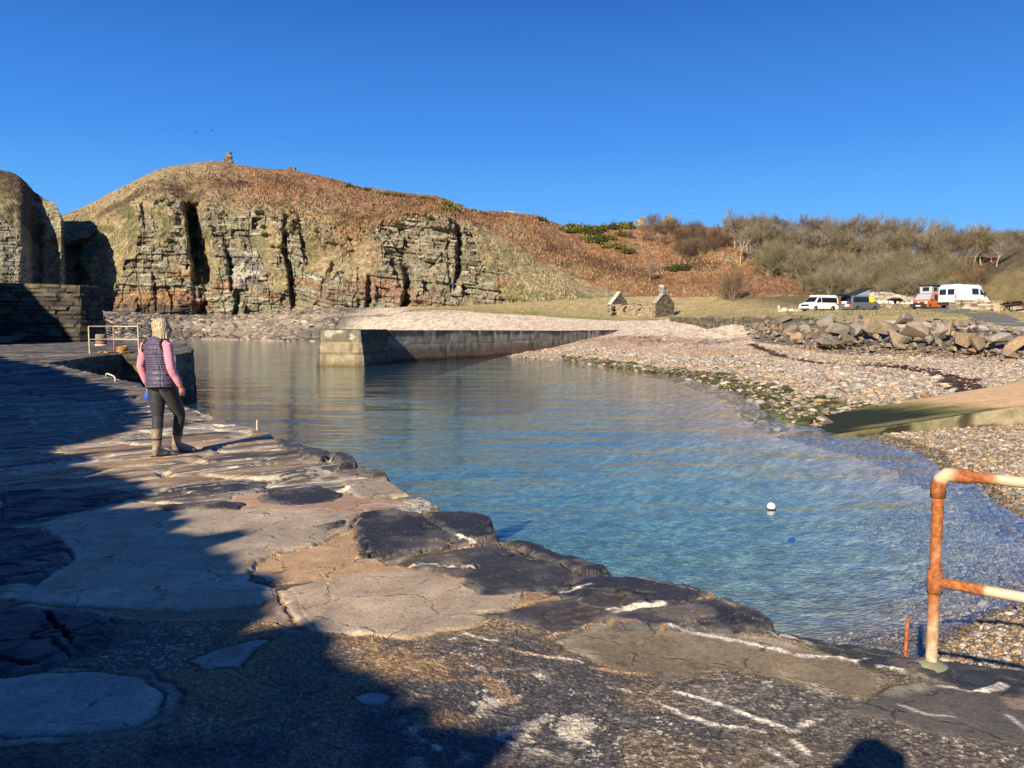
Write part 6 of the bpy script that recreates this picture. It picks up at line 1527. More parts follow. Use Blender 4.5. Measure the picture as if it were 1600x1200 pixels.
# buoy
by_ = gp(1205, 795, 0.0); bu = thing("buoy", "small round white buoy floating in the blue water", "buoy", tuple(by_))
bm = bmesh.new(); bmesh.ops.create_uvsphere(bm, u_segments=24, v_segments=16, radius=.066)
for f in bm.faces: f.smooth = True
me = bpy.data.meshes.new("float"); bm.to_mesh(me); bm.free(); me.materials.append(mat_plain("white buoy", (.8, .78, .73), .4, .04)); fl_ = bpy.data.objects.new("float", me); COL.objects.link(fl_); fl_.parent = bu; fl_.location = (0, 0, .035)
mb = MB(); mb.tube([(0, 0, -.03), (0, 0, .012)], [.068, .0685], 24, (.03, .03, .02), caps=False); mb.build("collar", M_CONC, bu, True); mb = MB(); mb.tube([(0, 0, .095), (0, 0, .115)], [.014, .012], 8, (.2, .2, .2)); mb.build("eyelet", M_CONC, bu, True)
M_ROPE = mat_plain("turquoise rope", (.16, .40, .36), .8, .15, 60)
for k, (pa_, pb2, lb) in enumerate([((at(1640, 744, 9.6)), gp(1300, 772, -.12), "thin turquoise mooring rope passing behind the top of the railing post"), ((at(1660, 760, 8.2)), gp(1310, 800, -.12), "lower thin turquoise mooring rope stretching over the water")]):
    pts = [pa_.lerp(pb2, t) - Vector((0, 0, .10 * math.sin(math.pi * t) * .6)) for t in np.linspace(0, 1, 24)]; mb = MB(); mb.tube(pts, .0042, 5)
    tag(mb.build("mooring_rope", M_ROPE, None, True), lb, "rope")
# birds
M_BIRD = mat_plain("dark feathers", (.02, .02, .022), .8)
for k, (px, py, Y, lb) in enumerate([(307, 207, 150, "lower left of two dark birds gliding above the hill"), (331, 204.5, 152, "upper right of two dark birds gliding above the hill"), (1083, 334, 190, "lone dark bird above the scrub on the far skyline")]):
    b = thing("bird", lb, "bird", tuple(at(px, py, Y)), .3 * k)
    mb = MB(); mb.tube([(-.22, 0, 0), (-.1, 0, .01), (.08, 0, .02), (.17, 0, .03), (.21, 0, .03)], [.015, .05, .06, .04, .012], 8); mb.build("body", M_BIRD, b, True)
    for s in (-1, 1):
        mb = MB(); W_ = [(.05, 0, .02), (.10, s * .2, .09), (.02, s * .42, .06), (-.03, s * .4, .055), (-.04, s * .2, .08), (-.06, 0, .02)]
        mb.add([list(q) for q in W_] + [[q[0], q[1], q[2] - .008] for q in W_], [(0, 1, 4, 5), (1, 2, 3, 4), (6, 11, 10, 7), (7, 10, 9, 8), (0, 6, 7, 1), (1, 7, 8, 2), (2, 8, 9, 3), (3, 9, 10, 4), (4, 10, 11, 5)]); mb.build("wing", M_BIRD, b)
# fence posts on the skyline
for k, px in enumerate([1034, 1064, 1071, 1092, 992]):
    p = at(px, [349, 347, 348, 352, 352][k], 206); mb = MB(); mb.tube([(0, 0, -.8), (.02, 0, 1.3)], [.06, .05], 6, (.12, .10, .07)); o = mb.build("fence_post", M_STONE); o.location = p; tag(o, "thin wooden fence post on the far skyline near the ruined gables", "post", "fence posts on the skyline")
for k in range(8):
    px = [1546, 1553, 1560, 1568, 1577, 1585, 1593, 1566][k]; p = drop(px, [462, 461, 459, 458, 455, 452, 448, 457][k], (rhill_ob,))
    if p:
        mb = MB(); mb.tube([(0, 0, -.3), (.03, 0, .8)], [.035, .03], 6, (.62, .58, .48)); o = mb.build("fence_post", M_STONE); o.location = p; tag(o, "pale slim fence post on the lower grassy hillside at the right", "post", "pale fence posts on the right hill")
# road and car park
ru = np.linspace(0, 1, 130); rv = np.linspace(0, 1, 16)
cl_ = np.array([tuple(at(px, py, Y))[:2] for px, py, Y in [(1225, 489, 98), (1300, 488, 97), (1372, 487, 95), (1430, 486, 91), (1480, 488, 84), (1540, 495, 73), (1600, 506, 62), (1680, 520, 52), (1800, 545, 42)]])
cx = smooth_interp(ru * 8, np.arange(9), cl_[:, 0]); cy = smooth_interp(ru * 8, np.arange(9), cl_[:, 1]); tx, ty = np.gradient(cx), np.gradient(cy); tl = np.hypot(tx, ty); wdt_ = np.interp(ru, [0, .3, .5, .65, 1], [3.2, 4.0, 3.6, 2.3, 2.2])
RX = cx[:, None] + (-ty / tl * wdt_)[:, None] * (rv[None] * 2 - 1); RY = cy[:, None] + (tx / tl * wdt_)[:, None] * (rv[None] * 2 - 1)
m = NT("worn asphalt"); p = m.pos(); n1 = m.noise(.8, 5, .6, p); n2 = m.noise(25, 3, .6, p); m.bsdf(m.mix(m.math('ADD', m.math('MULTIPLY', n1, .7), m.math('MULTIPLY', n2, .3)), (.10, .095, .085, 1), (.20, .185, .165, 1)), .85, m.bump(n2, .3, .01), .3)
structure(grid_mesh("road", np.stack([RX, RY, ground(RX, RY) + .07 * (1 - np.abs(rv[None] * 2 - 1) ** 4) - .02 + 0 * RX], -1), m.m))
# picnic table and bin
pcs = at(1587, 487, 78.5); pcs.z = float(ground(pcs.x, pcs.y)) + .35
pt = thing("picnic_table", "dark wooden picnic table with bench seats by the drystone wall", "table", tuple(pcs), .15)
MW = mat_plain("dark timber", (.09, .055, .035), .8, .2, 6)
mb = MB()
for k in range(5): mb.box((0, -.32 + k * .16, .74), (2.4, .14, .05))
mb.build("table_top", MW, pt)
for s in (-1, 1):
    mb = MB(); mb.box((0, s * .68, .44), (2.4, .26, .05)); mb.build("bench_seat", MW, pt)
    for q in (-1, 1):
        mb = MB(); mb.tube([(s * .85, q * .62, -.3), (s * .85, q * .2, .72)], [.05, .05], 6); mb.build("leg", MW, pt)
    mb = MB(); mb.box((s * .85, 0, .40), (.06, 1.5, .09)); mb.build("cross_beam", MW, pt)
bn = at(1598, 476, 90); bn.z = float(ground(bn.x, bn.y)) + .45
bt_ = thing("wheeled_bin", "dark grey rounded bin with a white panel above at the right edge", "bin", tuple(bn))
mb = MB(); mb.tube([(0, 0, 0), (0, 0, .3), (0, 0, .55), (0, 0, .68)], [.52, .62, .60, .44], 18, (.12, .13, .135)); mb.build("body", M_CONC, bt_, True)
mb = MB(); mb.box((.28, 0, .9), (.62, .06, .48), 0, (.75, .75, .73)); mb.build("panel", M_CONC, bt_)
# ================================================================== VANS
def paint(name, c, rough=.28): return mat_plain(name, c, rough, .03, 3, 0, .5, 0, .5)
M_GLASS = mat_plain("dark window glass", (.012, .014, .016), .08, .05, 2, 0, .6); M_TYRE = mat_plain("tyre rubber", (.02, .02, .02), .85); M_RIM = mat_plain("wheel rim", (.18, .18, .19), .35, .1, 8, .7)
M_TRIM = mat_plain("black plastic trim", (.025, .026, .028), .6); M_LAMP = mat_plain("lamp glass", (.7, .72, .72), .12); M_RED = mat_plain("red tail lamp", (.45, .02, .02), .2); M_PLATEW = mat_plain("number plate white", (.75, .75, .72), .5); M_PLATEY = mat_plain("number plate yellow", (.62, .5, .16), .5)
def arc(cx, r, n=9): return [(cx + r * math.cos(a), .34 + r * math.sin(a)) for a in np.linspace(0, math.pi, n)]
class Van:
    def __init__(s, label, loc, heading, prof, W, H, mat, wheels, hood_z, cat="van", r=.34):
        s.root = thing("camper_van", label, cat, tuple(loc), heading); s.W = W; s.H = H
        s.hw = lambda z: W / 2 * (1 - .16 * max(0, (z - 1.05)) / (H - 1.05)) if z > 1.05 else W / 2 * (1 - .03 * (1.05 - z))
        top = prof; xr, xf = wheels
        loop = list(top) + [(xf + .42, .26)] + arc(xf, .40) + arc(xr, .40) + [(xr - .42, .26)]
        loop = [(x, z) for x, z in loop]
        mb = MB(); n = len(loop); V = []
        cxm, czm = sum(p[0] for p in loop) / n, H * .5
        for sg, full in ((-1, 0), (-1, 1), (1, 1), (1, 0)):
            for x, z in loop:
                w = s.hw(z) - (.10 if full else 0)
                k = 1 if full else .975
                V.append((cxm + (x - cxm) * k, sg * w, czm + (z - czm) * k))
        F = []
        for k in range(3):
            for i in range(n): F.append((k * n + i, k * n + (i + 1) % n, (k + 1) * n + (i + 1) % n, (k + 1) * n + i))
        F += [tuple(range(n)), tuple(range(3 * n, 4 * n))[::-1]]
        mb.add(V, F); s.body = mb.build("body", mat, s.root)
        for x in wheels:
            for sg in (-1, 1):
                y = sg * (W / 2 - .12); mb = MB(); mb.tube([(x, y - .11, r), (x, y - .09, r), (x, y + .09, r), (x, y + .11, r)], [r - .04, r, r, r - .04], 20)
                w_ = mb.build("wheel", M_TYRE, s.root, False); mb = MB(); yy = y + sg * .112
                mb.tube([(x, yy - .01, r), (x, yy + .012, r)], [r * .62, r * .56], 12); mb.build("rim", M_RIM, w_)
    def side(s, name, pts, sg, mat, off=.008, th=.012, parent=None):
        """panel on the flank: sg -1 right hand side, +1 left hand side"""
        mb = MB(); A_ = [(x, sg * (s.hw(z) * .999 + off - .012), z) for x, z in pts]; B_ = [(x, sg * (s.hw(z) + off + th), z) for x, z in pts]; n = len(pts)
        mb.add(A_ + B_, [tuple(range(n)), tuple(range(n, 2 * n))[::-1]] + [(i, (i + 1) % n, n + (i + 1) % n, n + i) for i in range(n)]); return mb.build(name, mat, parent or s.root)
    def cross(s, name, a, b, y0, y1, mat, off=.012, th=.014, parent=None, y0b=None, y1b=None):
        """panel across the front or back between profile points a and b"""
        (xa, za), (xb, zb) = a, b; d = Vector((xb - xa, 0, zb - za)).normalized(); nrm = Vector((d.z, 0, -d.x))
        if nrm.x * (1 if (xa + xb) / 2 > 0 else -1) < 0: nrm = -nrm
        y0b = y0 if y0b is None else y0b; y1b = y1 if y1b is None else y1b
        P0 = [Vector((xa, y0, za)), Vector((xa, y1, za)), Vector((xb, y1b, zb)), Vector((xb, y0b, zb))]
        mb = MB(); mb.add([list(p + nrm * (off - .03)) for p in P0] + [list(p + nrm * (off + th)) for p in P0], [(0, 1, 2, 3), (7, 6, 5, 4), (0, 1, 5, 4), (1, 2, 6, 5), (2, 3, 7, 6), (3, 0, 4, 7)]); return mb.build(name, mat, parent or s.root)
    def box(s, name, c, size, mat, parent=None, bevel=.02, rot=None):
        mb = MB(); mb.box(c, size, rot=rot); return mb.build(name, mat, parent or s.root, bevel=bevel)
T6 = [(-2.38, .32), (-2.44, .9), (-2.38, 1.72), (-2.26, 1.90), (-1.9, 1.95), (.55, 1.96), (.92, 1.86), (1.62, 1.17), (2.18, 1.0), (2.38, .84), (2.44, .6), (2.42, .30)]
def t6_common(v, trim):
    v.cross("windscreen", (1.60, 1.20), (.98, 1.80), -.80, .80, M_GLASS, y0b=-.70, y1b=.70)
    v.cross("grille", (2.425, .66), (2.33, .90), -.62, .62, M_TRIM)
    v.cross("bumper", (2.43, .32), (2.445, .58), -.90, .90, trim)
    for sg in (-1, 1):
        v.cross("headlight", (2.41, .72), (2.26, .95), sg * .64, sg * .90, M_LAMP)
        mb = MB(); mb.tube([(1.32, sg * .90, 1.18), (1.30, sg * 1.05, 1.24)], [.04, .10], 8); mb.build("wing_mirror", M_TRIM, v.root, bevel=0)
        v.side("window", [(1.40, 1.18), (.62, 1.18), (.62, 1.76), (.92, 1.76)], sg, M_GLASS)
        v.side("window", [(.48, 1.16), (-2.15, 1.16), (-2.10, 1.74), (.48, 1.76)], sg, M_GLASS)
        v.side("sill", [(-1.02, .26), (1.02, .26), (1.02, .36), (-1.02, .36)], sg, M_TRIM)
    v.cross("number_plate", (2.44, .42), (2.445, .54), -.26, .26, M_PLATEW, .028)
    v.cross("rear_window", (-2.42, 1.15), (-2.375, 1.70), -.72, .72, M_GLASS)
    for sg in (-1, 1): v.cross("tail_light", (-2.435, .82), (-2.41, 1.20), sg * .78, sg * .90, M_RED)
def base(px, py, Y): p = at(px, py, Y); p.z = max(float(ground(p.x, p.y)) + .05, p.z); return p
# white camper
v = Van("white camper van facing left with closed roof, leftmost of the parked vans", base(1279, 488, 96), math.radians(180 + 48 - 21.5), T6, 1.9, 2.0, paint("white paint", (.80, .80, .79)), (-1.5, 1.5), 1.1)
t6_common(v, paint("white bumper", (.78, .78, .77))); v.cross("lower_grille", (2.43, .34), (2.445, .44), -.8, .8, M_TRIM, .03)
v.box("roof", (-.72, 0, 2.0), (3.0, 1.52, .12), paint("white roof", (.80, .80, .79)), bevel=.05)
# grey camper, tail towards us
GREY = paint("grey paint", (.115, .125, .135)); M_DKIN = mat_plain("dark interior", (.012, .012, .014), .9); M_YEL = mat_plain("yellow window cover", (.80, .62, .015), .7); M_BLK = mat_plain("black roof panel", (.022, .023, .027), .75)
v = Van("dark grey camper van with tailgate and pop-up roof open and a yellow window cover", base(1344, 487.5, 95), math.radians(48 - 24), T6, 1.9, 2.0, GREY, (-1.5, 1.5), 1.1)
t6_common(v, GREY)
v.cross("boot_opening", (-2.43, .95), (-2.37, 1.78), -.78, .78, M_DKIN, .02)
bed = v.box("bedding", (-2.40, .20, 1.10), (.30, .85, .28), mat_plain("white bedding", (.75, .74, .72), .9), bevel=.08); v.box("bag", (-2.42, -.42, 1.10), (.25, .4, .3), mat_plain("blue bag", (.03, .08, .3), .8), bevel=.06)
tg = v.box("tailgate", (-2.95, 0, 1.97), (1.15, 1.55, .07), M_BLK, rot=[[.995, 0, .1], [0, 1, 0], [-.1, 0, .995]]); v.box("cycle_rack", (-2.95, 0, 2.10), (.9, 1.2, .10), M_TRIM)
v.cross("number_plate", (-2.45, .62), (-2.45, .86), -.55, .1, M_PLATEW, .03); v.cross("warning_board", (-2.45, .60), (-2.45, .88), -.84, -.57, mat_plain("red board", (.6, .05, .04), .5), .03)
c_, s_ = math.cos(.30), math.sin(.30)
v.box("pop_up_roof", (-.55, 0, 2.42), (2.9, 1.5, .12), M_BLK, rot=[[c_, 0, -s_], [0, 1, 0], [s_, 0, c_]], bevel=.04)
mb = MB(); mb.add([(-1.9, -.66, 1.95), (-1.9, .66, 1.95), (.78, .66, 1.95), (.78, -.66, 1.95), (-1.88, -.66, 1.97), (-1.88, .66, 1.97), (.76, .66, 2.74), (.76, -.66, 2.74)], [(3, 2, 1, 0), (4, 5, 6, 7), (0, 1, 5, 4), (2, 3, 7, 6), (1, 2, 6, 5), (0, 3, 7, 4)]); mb.build("tent_wall", mat_plain("grey tent fabric", (.30, .31, .32), .9), v.root)
v.side("window_cover", [(1.55, 1.14), (.42, 1.14), (.42, 1.84), (.98, 1.86)], -1, M_YEL, .03)
# orange camper
ORG = paint("orange paint", (.75, .17, .015)); v = Van("orange camper van with black bumper, silver windscreen cover and raised roof tent", base(1450, 486, 90), math.radians(180 + 66 - 28.5), T6, 1.9, 2.0, ORG, (-1.5, 1.5), 1.1)
t6_common(v, M_TRIM); v.cross("valance", (2.42, .34), (2.43, .74), -.92, .92, M_TRIM, .012)
v.cross("screen_cover", (1.64, 1.18), (.96, 1.84), -.86, .86, mat_plain("silver screen cover", (.33, .37, .42), .6, .05, 5, .0), .03, y0b=-.74, y1b=.74)
v.cross("badge", (2.42, .80), (2.36, .90), -.09, .09, M_LAMP, .03)
for sg in (-1, 1): v.side("side_cover", [(1.40, 1.18), (.62, 1.18), (.62, 1.76), (.92, 1.76)], sg, mat_plain("silver side cover", (.33, .37, .42), .5), .03)
tent = v.box("tent_wall", (-.35, 0, 2.36), (2.2, 1.36, .86), mat_plain("pale tent fabric", (.40, .41, .41), .9), bevel=.03)
v.box("tent_window", (.755, .0, 2.42), (.03, .72, .46), M_GLASS, tent, .01)
for sg in (-1, 1): v.box("tent_window", (-.1, sg * .69, 2.42), (.8, .03, .42), M_GLASS, tent, .01)
v.box("pop_up_roof", (-.35, 0, 2.86), (2.6, 1.6, .13), M_BLK, bevel=.04)
# high white van, tail towards us
WH = paint("bright white paint", (.82, .82, .82))
DUC = [(-2.96, .40), (-3.0, .9), (-2.96, 2.15), (-2.84, 2.42), (-2.5, 2.50), (1.2, 2.50), (1.55, 2.38), (2.22, 1.42), (2.62, 1.18), (2.86, .95), (2.95, .6), (2.92, .30)]
v = Van("tall white panel van seen from the rear with two dark back windows", base(1505, 484.5, 84), math.radians(58 - 30), DUC, 2.05, 2.52, WH, (-2.0, 1.9), 1.3)
for sg in (-1, 1):
    v.cross("rear_door", (-2.985, .62), (-2.955, 2.2), sg * .015, sg * .90, WH, .004, .02)
    v.cross("rear_window", (-2.985, 1.38), (-2.965, 1.98), sg * .09, sg * .82, M_GLASS, .03)
    v.cross("tail_light", (-3.0, .95), (-2.985, 1.42), sg * .93, sg * 1.02, M_RED, .012)
    v.side("window", [(2.05, 1.42), (1.35, 1.42), (1.35, 2.0), (1.62, 2.0)], sg, M_GLASS); v.side("window", [(1.05, 1.45), (-.1, 1.45), (-.1, 2.08), (1.05, 2.08)], sg, M_GLASS)
    v.side("rubbing_strip", [(-1.5, .42), (1.4, .42), (1.4, .60), (-1.5, .60)], sg, M_TRIM); v.side("door_seam", [(1.18, .5), (1.2, .5), (1.2, 2.3), (1.18, 2.3)], sg, M_TRIM, .0, .006)
    mb = MB(); mb.box((1.85, sg * 1.16, 1.55), (.14, .2, .36)); mb.build("wing_mirror", M_TRIM, v.root, bevel=.03)
    v.cross("headlight", (2.9, .78), (2.68, 1.14), sg * .66, sg * .92, M_LAMP)
v.cross("bumper", (-2.97, .38), (-2.995, .60), -.98, .98, M_TRIM, .03, .04); v.cross("number_plate", (-2.995, .98), (-2.99, 1.14), -.0 + .2, .75, M_PLATEY, .035); v.cross("handle", (-2.99, 1.12), (-2.985, 1.28), -.09, -.02, M_TRIM, .035)
v.cross("windscreen", (2.20, 1.46), (1.60, 2.32), -.86, .86, M_GLASS, y0b=-.74, y1b=.74); v.cross("bumper", (2.92, .32), (2.95, .7), -.98, .98, M_TRIM); v.box("roof_vent", (-1.2, 0, 2.53), (.5, .5, .08), WH)
# ================================================================== PEOPLE
def ring_tube(bm, pts, side, n=16):
    """pts: (x,y,z, half-width along side, half-depth); closed ends"""
    rings = []
    side = Vector(side).normalized()
    for i, q in enumerate(pts):
        p = Vector(q[:3]); a = Vector(pts[max(i - 1, 0)][:3]); b = Vector(pts[min(i + 1, len(pts) - 1)][:3]); t = (b - a).normalized()
        s = (side - t * side.dot(t)).normalized(); f = t.cross(s)
        rings.append([bm.verts.new(p + s * math.cos(2 * math.pi * k / n) * q[3] + f * math.sin(2 * math.pi * k / n) * q[4]) for k in range(n)])
    for r0, r1 in zip(rings[:-1], rings[1:]):
        for k in range(n): bm.faces.new((r0[k], r0[(k + 1) % n], r1[(k + 1) % n], r1[k]))
    bm.faces.new(rings[0][::-1]); bm.faces.new(rings[-1])
def ball(bm, c, r, rot=None):
    m_ = Matrix.Translation(c) @ (rot.to_4x4() if rot else Matrix()) @ Matrix.Diagonal((*r, 1)); bmesh.ops.create_uvsphere(bm, u_segments=18, v_segments=12, radius=1, matrix=m_)
def fuse(name, bm, voxel, mat, parent=None, smooth=6, fn=None, factor=.5):
    """weld overlapping volumes into one continuous skin"""
    bmesh.ops.recalc_face_normals(bm, faces=bm.faces); me = bpy.data.meshes.new(name); bm.to_mesh(me); bm.free()
    o = bpy.data.objects.new(name, me); COL.objects.link(o)
    md = o.modifiers.new("r", 'REMESH'); md.mode = 'VOXEL'; md.voxel_size = voxel
    sm = o.modifiers.new("s", 'SMOOTH'); sm.iterations = smooth; sm.factor = factor
    dg = bpy.context.evaluated_depsgraph_get(); nm = bpy.data.meshes.new_from_object(o.evaluated_get(dg)); o.modifiers.clear(); o.data = nm; nm.name = name
    nm.materials.clear(); nm.materials.append(mat)
    if fn:
        co = np.empty(len(nm.vertices) * 3, np.float32); nm.vertices.foreach_get("co", co); co = co.reshape(-1, 3).astype(float)
        no = np.empty(len(nm.vertices) * 3, np.float32); nm.vertices.foreach_get("normal", no); no = no.reshape(-1, 3)
        co = co + no * fn(co)[:, None]; nm.vertices.foreach_set("co", co.astype(np.float32).ravel())
    nm.polygons.foreach_set("use_smooth", np.ones(len(nm.polygons), bool)); nm.update()
    if parent: o.parent = parent
    return o
def cloth(name, c, rough=.85, var=.12, ns=60, b=.25):
    m = NT(name); p = m.obj(); n1 = m.noise(ns, 4, .6, p); n2 = m.noise(9, 3, .6, p); f = m.math('ADD', m.math('MULTIPLY', n1, .5), m.math('MULTIPLY', n2, .5))
    m.bsdf(m.mix(m.ramp(f, .3, .7), tuple(x * (1 - var) for x in c), tuple(min(1, x * (1 + var)) for x in c)), rough, m.bump(f, b, .01), .25, Sheen_Weight=.15); return m.m
M_SKIN = mat_plain("skin", (.52, .30, .21), .5, .06, 30)
M_HAIR_N = NT("blonde hair"); _p = M_HAIR_N.obj(); _n = M_HAIR_N.noise(1.0, 5, .6, M_HAIR_N.n("Mapping", {"Vector": _p, "Scale": (70, 70, 9)}).outputs[0]); M_HAIR_N.bsdf(M_HAIR_N.mix(M_HAIR_N.ramp(_n, .35, .62), (.20, .125, .06), (.60, .47, .29)), .42, M_HAIR_N.bump(_n, .6, .008), .4); M_HAIR = M_HAIR_N.m
def hand(bm, wrist, d, back, thumb_side, s=1.0, curl=.5):
    """palm, four fingers of different lengths bent at the knuckles, and a thumb from the side of the palm"""
    d = Vector(d).normalized(); back = (Vector(back) - d * Vector(back).dot(d)).normalized(); lat = d.cross(back).normalized() * thumb_side
    w = Vector(wrist); pe = w + d * .085 * s
    ring_tube(bm, [(*(w - d * .02), .026 * s, .019 * s), (*(w + d * .02 * s), .033 * s, .017 * s), (*(w + d * .06 * s), .041 * s, .015 * s), (*pe, .040 * s, .013 * s)], lat, 14)
    for k, (off, L) in enumerate([(.030, .068), (.010, .078), (-.011, .072), (-.030, .056)]):
        p = pe + lat * off * s - d * .012; dd = d.copy(); pts = [(*p, .0095 * s, .0095 * s)]
        for j, (fr, a) in enumerate([(.45, curl * .5), (.32, curl), (.23, curl * .8)]):
            dd = (dd * math.cos(a) - back * math.sin(a)).normalized(); p = p + dd * L * fr * s * 1.05; pts.append((*p, (.0092 - .001 * j) * s, (.0090 - .001 * j) * s))
        ring_tube(bm, pts, lat, 10)
    tb = w + d * .025 * s + lat * .028 * s; td = (d * .75 + lat * .55 - back * .3).normalized(); t2 = (d * .9 + lat * .1 - back * .45).normalized()
    ring_tube(bm, [(*(tb - td * .02), .013 * s, .013 * s), (*(tb + td * .03 * s), .0115 * s, .0115 * s), (*(tb + td * .03 * s + t2 * .028 * s), .0095 * s, .0095 * s)], back, 10)
def lerp3(a, b, t): return [a[i] + (b[i] - a[i]) * t for i in range(3)]
def limb(bm, J, R, side, n=16):
    """smooth tapered limb through joints J with radii R at joints and swells between"""
    pts = []
    for i in range(len(J) - 1):
        for t in np.linspace(0, 1, 6, endpoint=False):
            p = lerp3(J[i], J[i + 1], t); r0, rm, r1 = R[2 * i], R[2 * i + 1], R[2 * i + 2]
            r = (1 - t) * (1 - 2 * t) * r0 + 4 * t * (1 - t) * rm + t * (2 * t - 1) * r1; pts.append((*p, r, r))
    pts.append((*J[-1], R[-1], R[-1])); ring_tube(bm, pts, side, n)
def head(bm, c, look, s=1.0):
    """skull, jaw, nose, lips, brow, ears; look: horizontal gaze"""
    f = Vector(look).normalized(); r = Vector((f.y, -f.x, 0)); rot = Matrix((r, f, Vector((0, 0, 1)))).transposed(); c = Vector(c)
    ball(bm, c + Vector((0, 0, .02)) - f * .008, (.074 * s, .094 * s, .098 * s), rot); ball(bm, c + f * .028 - Vector((0, 0, .055)), (.056 * s, .066 * s, .062 * s), rot); ball(bm, c + f * .066 - Vector((0, 0, .095)), (.026 * s, .022 * s, .02 * s), rot)
    q = c + f * .088; ring_tube(bm, [(*(q + Vector((0, 0, .016))), .009, .008), (*(q + f * .012 - Vector((0, 0, .012))), .012, .013), (*(q + f * .014 - Vector((0, 0, .03))), .016, .013), (*(q + f * .0 - Vector((0, 0, .038))), .012, .008)], r, 10)
    ball(bm, q + f * .001 - Vector((0, 0, .058)), (.023, .010, .007), rot); ball(bm, q - f * .001 - Vector((0, 0, .070)), (.021, .010, .007), rot)
    ball(bm, q - f * .012 + Vector((0, 0, .030)), (.050, .014, .010), rot); 
    for k in (-1, 1): ball(bm, c + r * k * .076 * s - f * .005 - Vector((0, 0, .012)), (.009, .020, .031), rot); ball(bm, q - f * .018 + r * k * .042 - Vector((0, 0, .022)), (.024, .016, .02), rot)
    return f, r, rot
def eyes(c, f, r, parent):
    for k in (-1, 1):
        bm = bmesh.new(); ball(bm, Vector(c) + f * .080 + r * k * .031 + Vector((0, 0, .010)), (.011, .011, .010)); me = bpy.data.meshes.new("eye"); bm.to_mesh(me); bm.free(); me.materials.append(mat_plain("eye", (.12, .10, .09), .15)); o = bpy.data.objects.new("eye", me); COL.objects.link(o); o.parent = parent
def boot(name, ank, toe, top, parent, mat, sole_mat, dx):
    """pull-on boot with heel, sole and strap"""
    bm = bmesh.new(); a = Vector(ank); t = Vector(toe); tp = Vector(top); d = (t - Vector((a.x, a.y, t.z))); d.normalize(); sd_ = Vector((d.y, -d.x, 0)).normalized()
    limb(bm, [tuple(tp), tuple(a + Vector((0, 0, .03)))], [.062, .060, .050], sd_, 16); ball(bm, a - Vector((0, 0, .0)) - d * .008, (.047, .052, .06))
    heel = a - d * .045 - Vector((0, 0, .045)); hz_ = heel.z
    ring_tube(bm, [(*heel, .036, .038), (*(heel.lerp(t, .3) + Vector((0, 0, .018))), .042, .052), (*(heel.lerp(t, .62) + Vector((0, 0, .002))), .047, .040), (*(heel.lerp(t, .9) - Vector((0, 0, .004))), .040, .032), (*t, .022, .02)], sd_, 16)
    b = fuse(name, bm, .0065, mat, parent, 5, lambda co: .0035 * fbm(co[:, 0] * 40, co[:, 2] * 30, 3, 7))
    bm = bmesh.new(); z_ = Vector((0, 0, -.034)); h2 = heel + z_; t2 = t + Vector((0, 0, -.02))
    ring_tube(bm, [(*(h2 - d * .036), .026, .012), (*h2, .041, .016), (*h2.lerp(t2, .5), .040, .012), (*h2.lerp(t2, .75), .049, .012), (*(t2 + d * .01), .03, .010)], sd_, 12)
    s_ = fuse("sole", bm, .007, sole_mat, b, 2)
    bm = bmesh.new(); ctr = a.lerp(tp, .52); ax = (tp - a).normalized()
    ring_tube(bm, [(*(ctr - ax * .012), .061, .061), (*(ctr + ax * .012), .062, .062)], sd_, 20); me = bpy.data.meshes.new("strap"); bm.to_mesh(me); bm.free(); me.materials.append(sole_mat); o = bpy.data.objects.new("strap", me); COL.objects.link(o); o.parent = b
    return b
# ---------------- the woman walking along the quay
wf = gp(246, 716, QZ)
Hc = (0.02, .20, 1.535); look = (.93, .36, 0)
SL_, SR = (-.185, .20, 1.345), (.135, .06, 1.345); EL, ER = (-.262, .22, 1.085), (.185, .02, 1.075); WL, WR = (-.225, .27, .865), (.262, .10, .845)
HL, HR_ = (-.072, .185, .88), (.078, .115, .88); KL, KR = (-.035, .13, .475), (.128, .36, .485); AL, AR = (-.02, .035, .095), (.055, .40, .105)
TL, TR = (.075, .185, .030), (.262, .475, .032); sidev = Vector((.9, -.42, 0))
bm = bmesh.new(); fh, rh, roth = head(bm, Hc, look)
ring_tube(bm, [(-.012, .165, 1.36, .06, .055), (-.006, .175, 1.42, .048, .05), (.006, .19, 1.48, .048, .052)], sidev)
ring_tube(bm, [(.0, .15, .84, .13, .10), (-.005, .15, .95, .14, .095), (-.012, .15, 1.08, .118, .085), (-.018, .15, 1.22, .14, .095), (-.02, .155, 1.33, .15, .085), (-.015, .16, 1.38, .08, .06)], sidev)
limb(bm, [SL_, EL, WL], [.05, .046, .04, .038, .026], sidev); limb(bm, [SR, ER, WR], [.05, .046, .04, .038, .026], sidev)
limb(bm, [HL, KL, AL], [.085, .075, .052, .05, .036], sidev); limb(bm, [HR_, KR, AR], [.085, .075, .052, .05, .036], sidev)
hand(bm, WL, (.10, .15, -.98), (-.9, .1, 0), 1, .85, .75); hand(bm, WR, (.18, .12, -.97), (.6, -.7, .1), -1, .85, .45)
for A_, T_2 in ((AL, TL), (AR, TR)): limb(bm, [A_, T_2], [.034, .034, .016], sidev)
woman = fuse("person", bm, .0058, M_SKIN, None, 4); woman.location = wf
tag(woman, "woman in a navy quilted gilet, pink jumper and brown boots walking along the quay", "person")
eyes(Hc, fh, rh, woman)
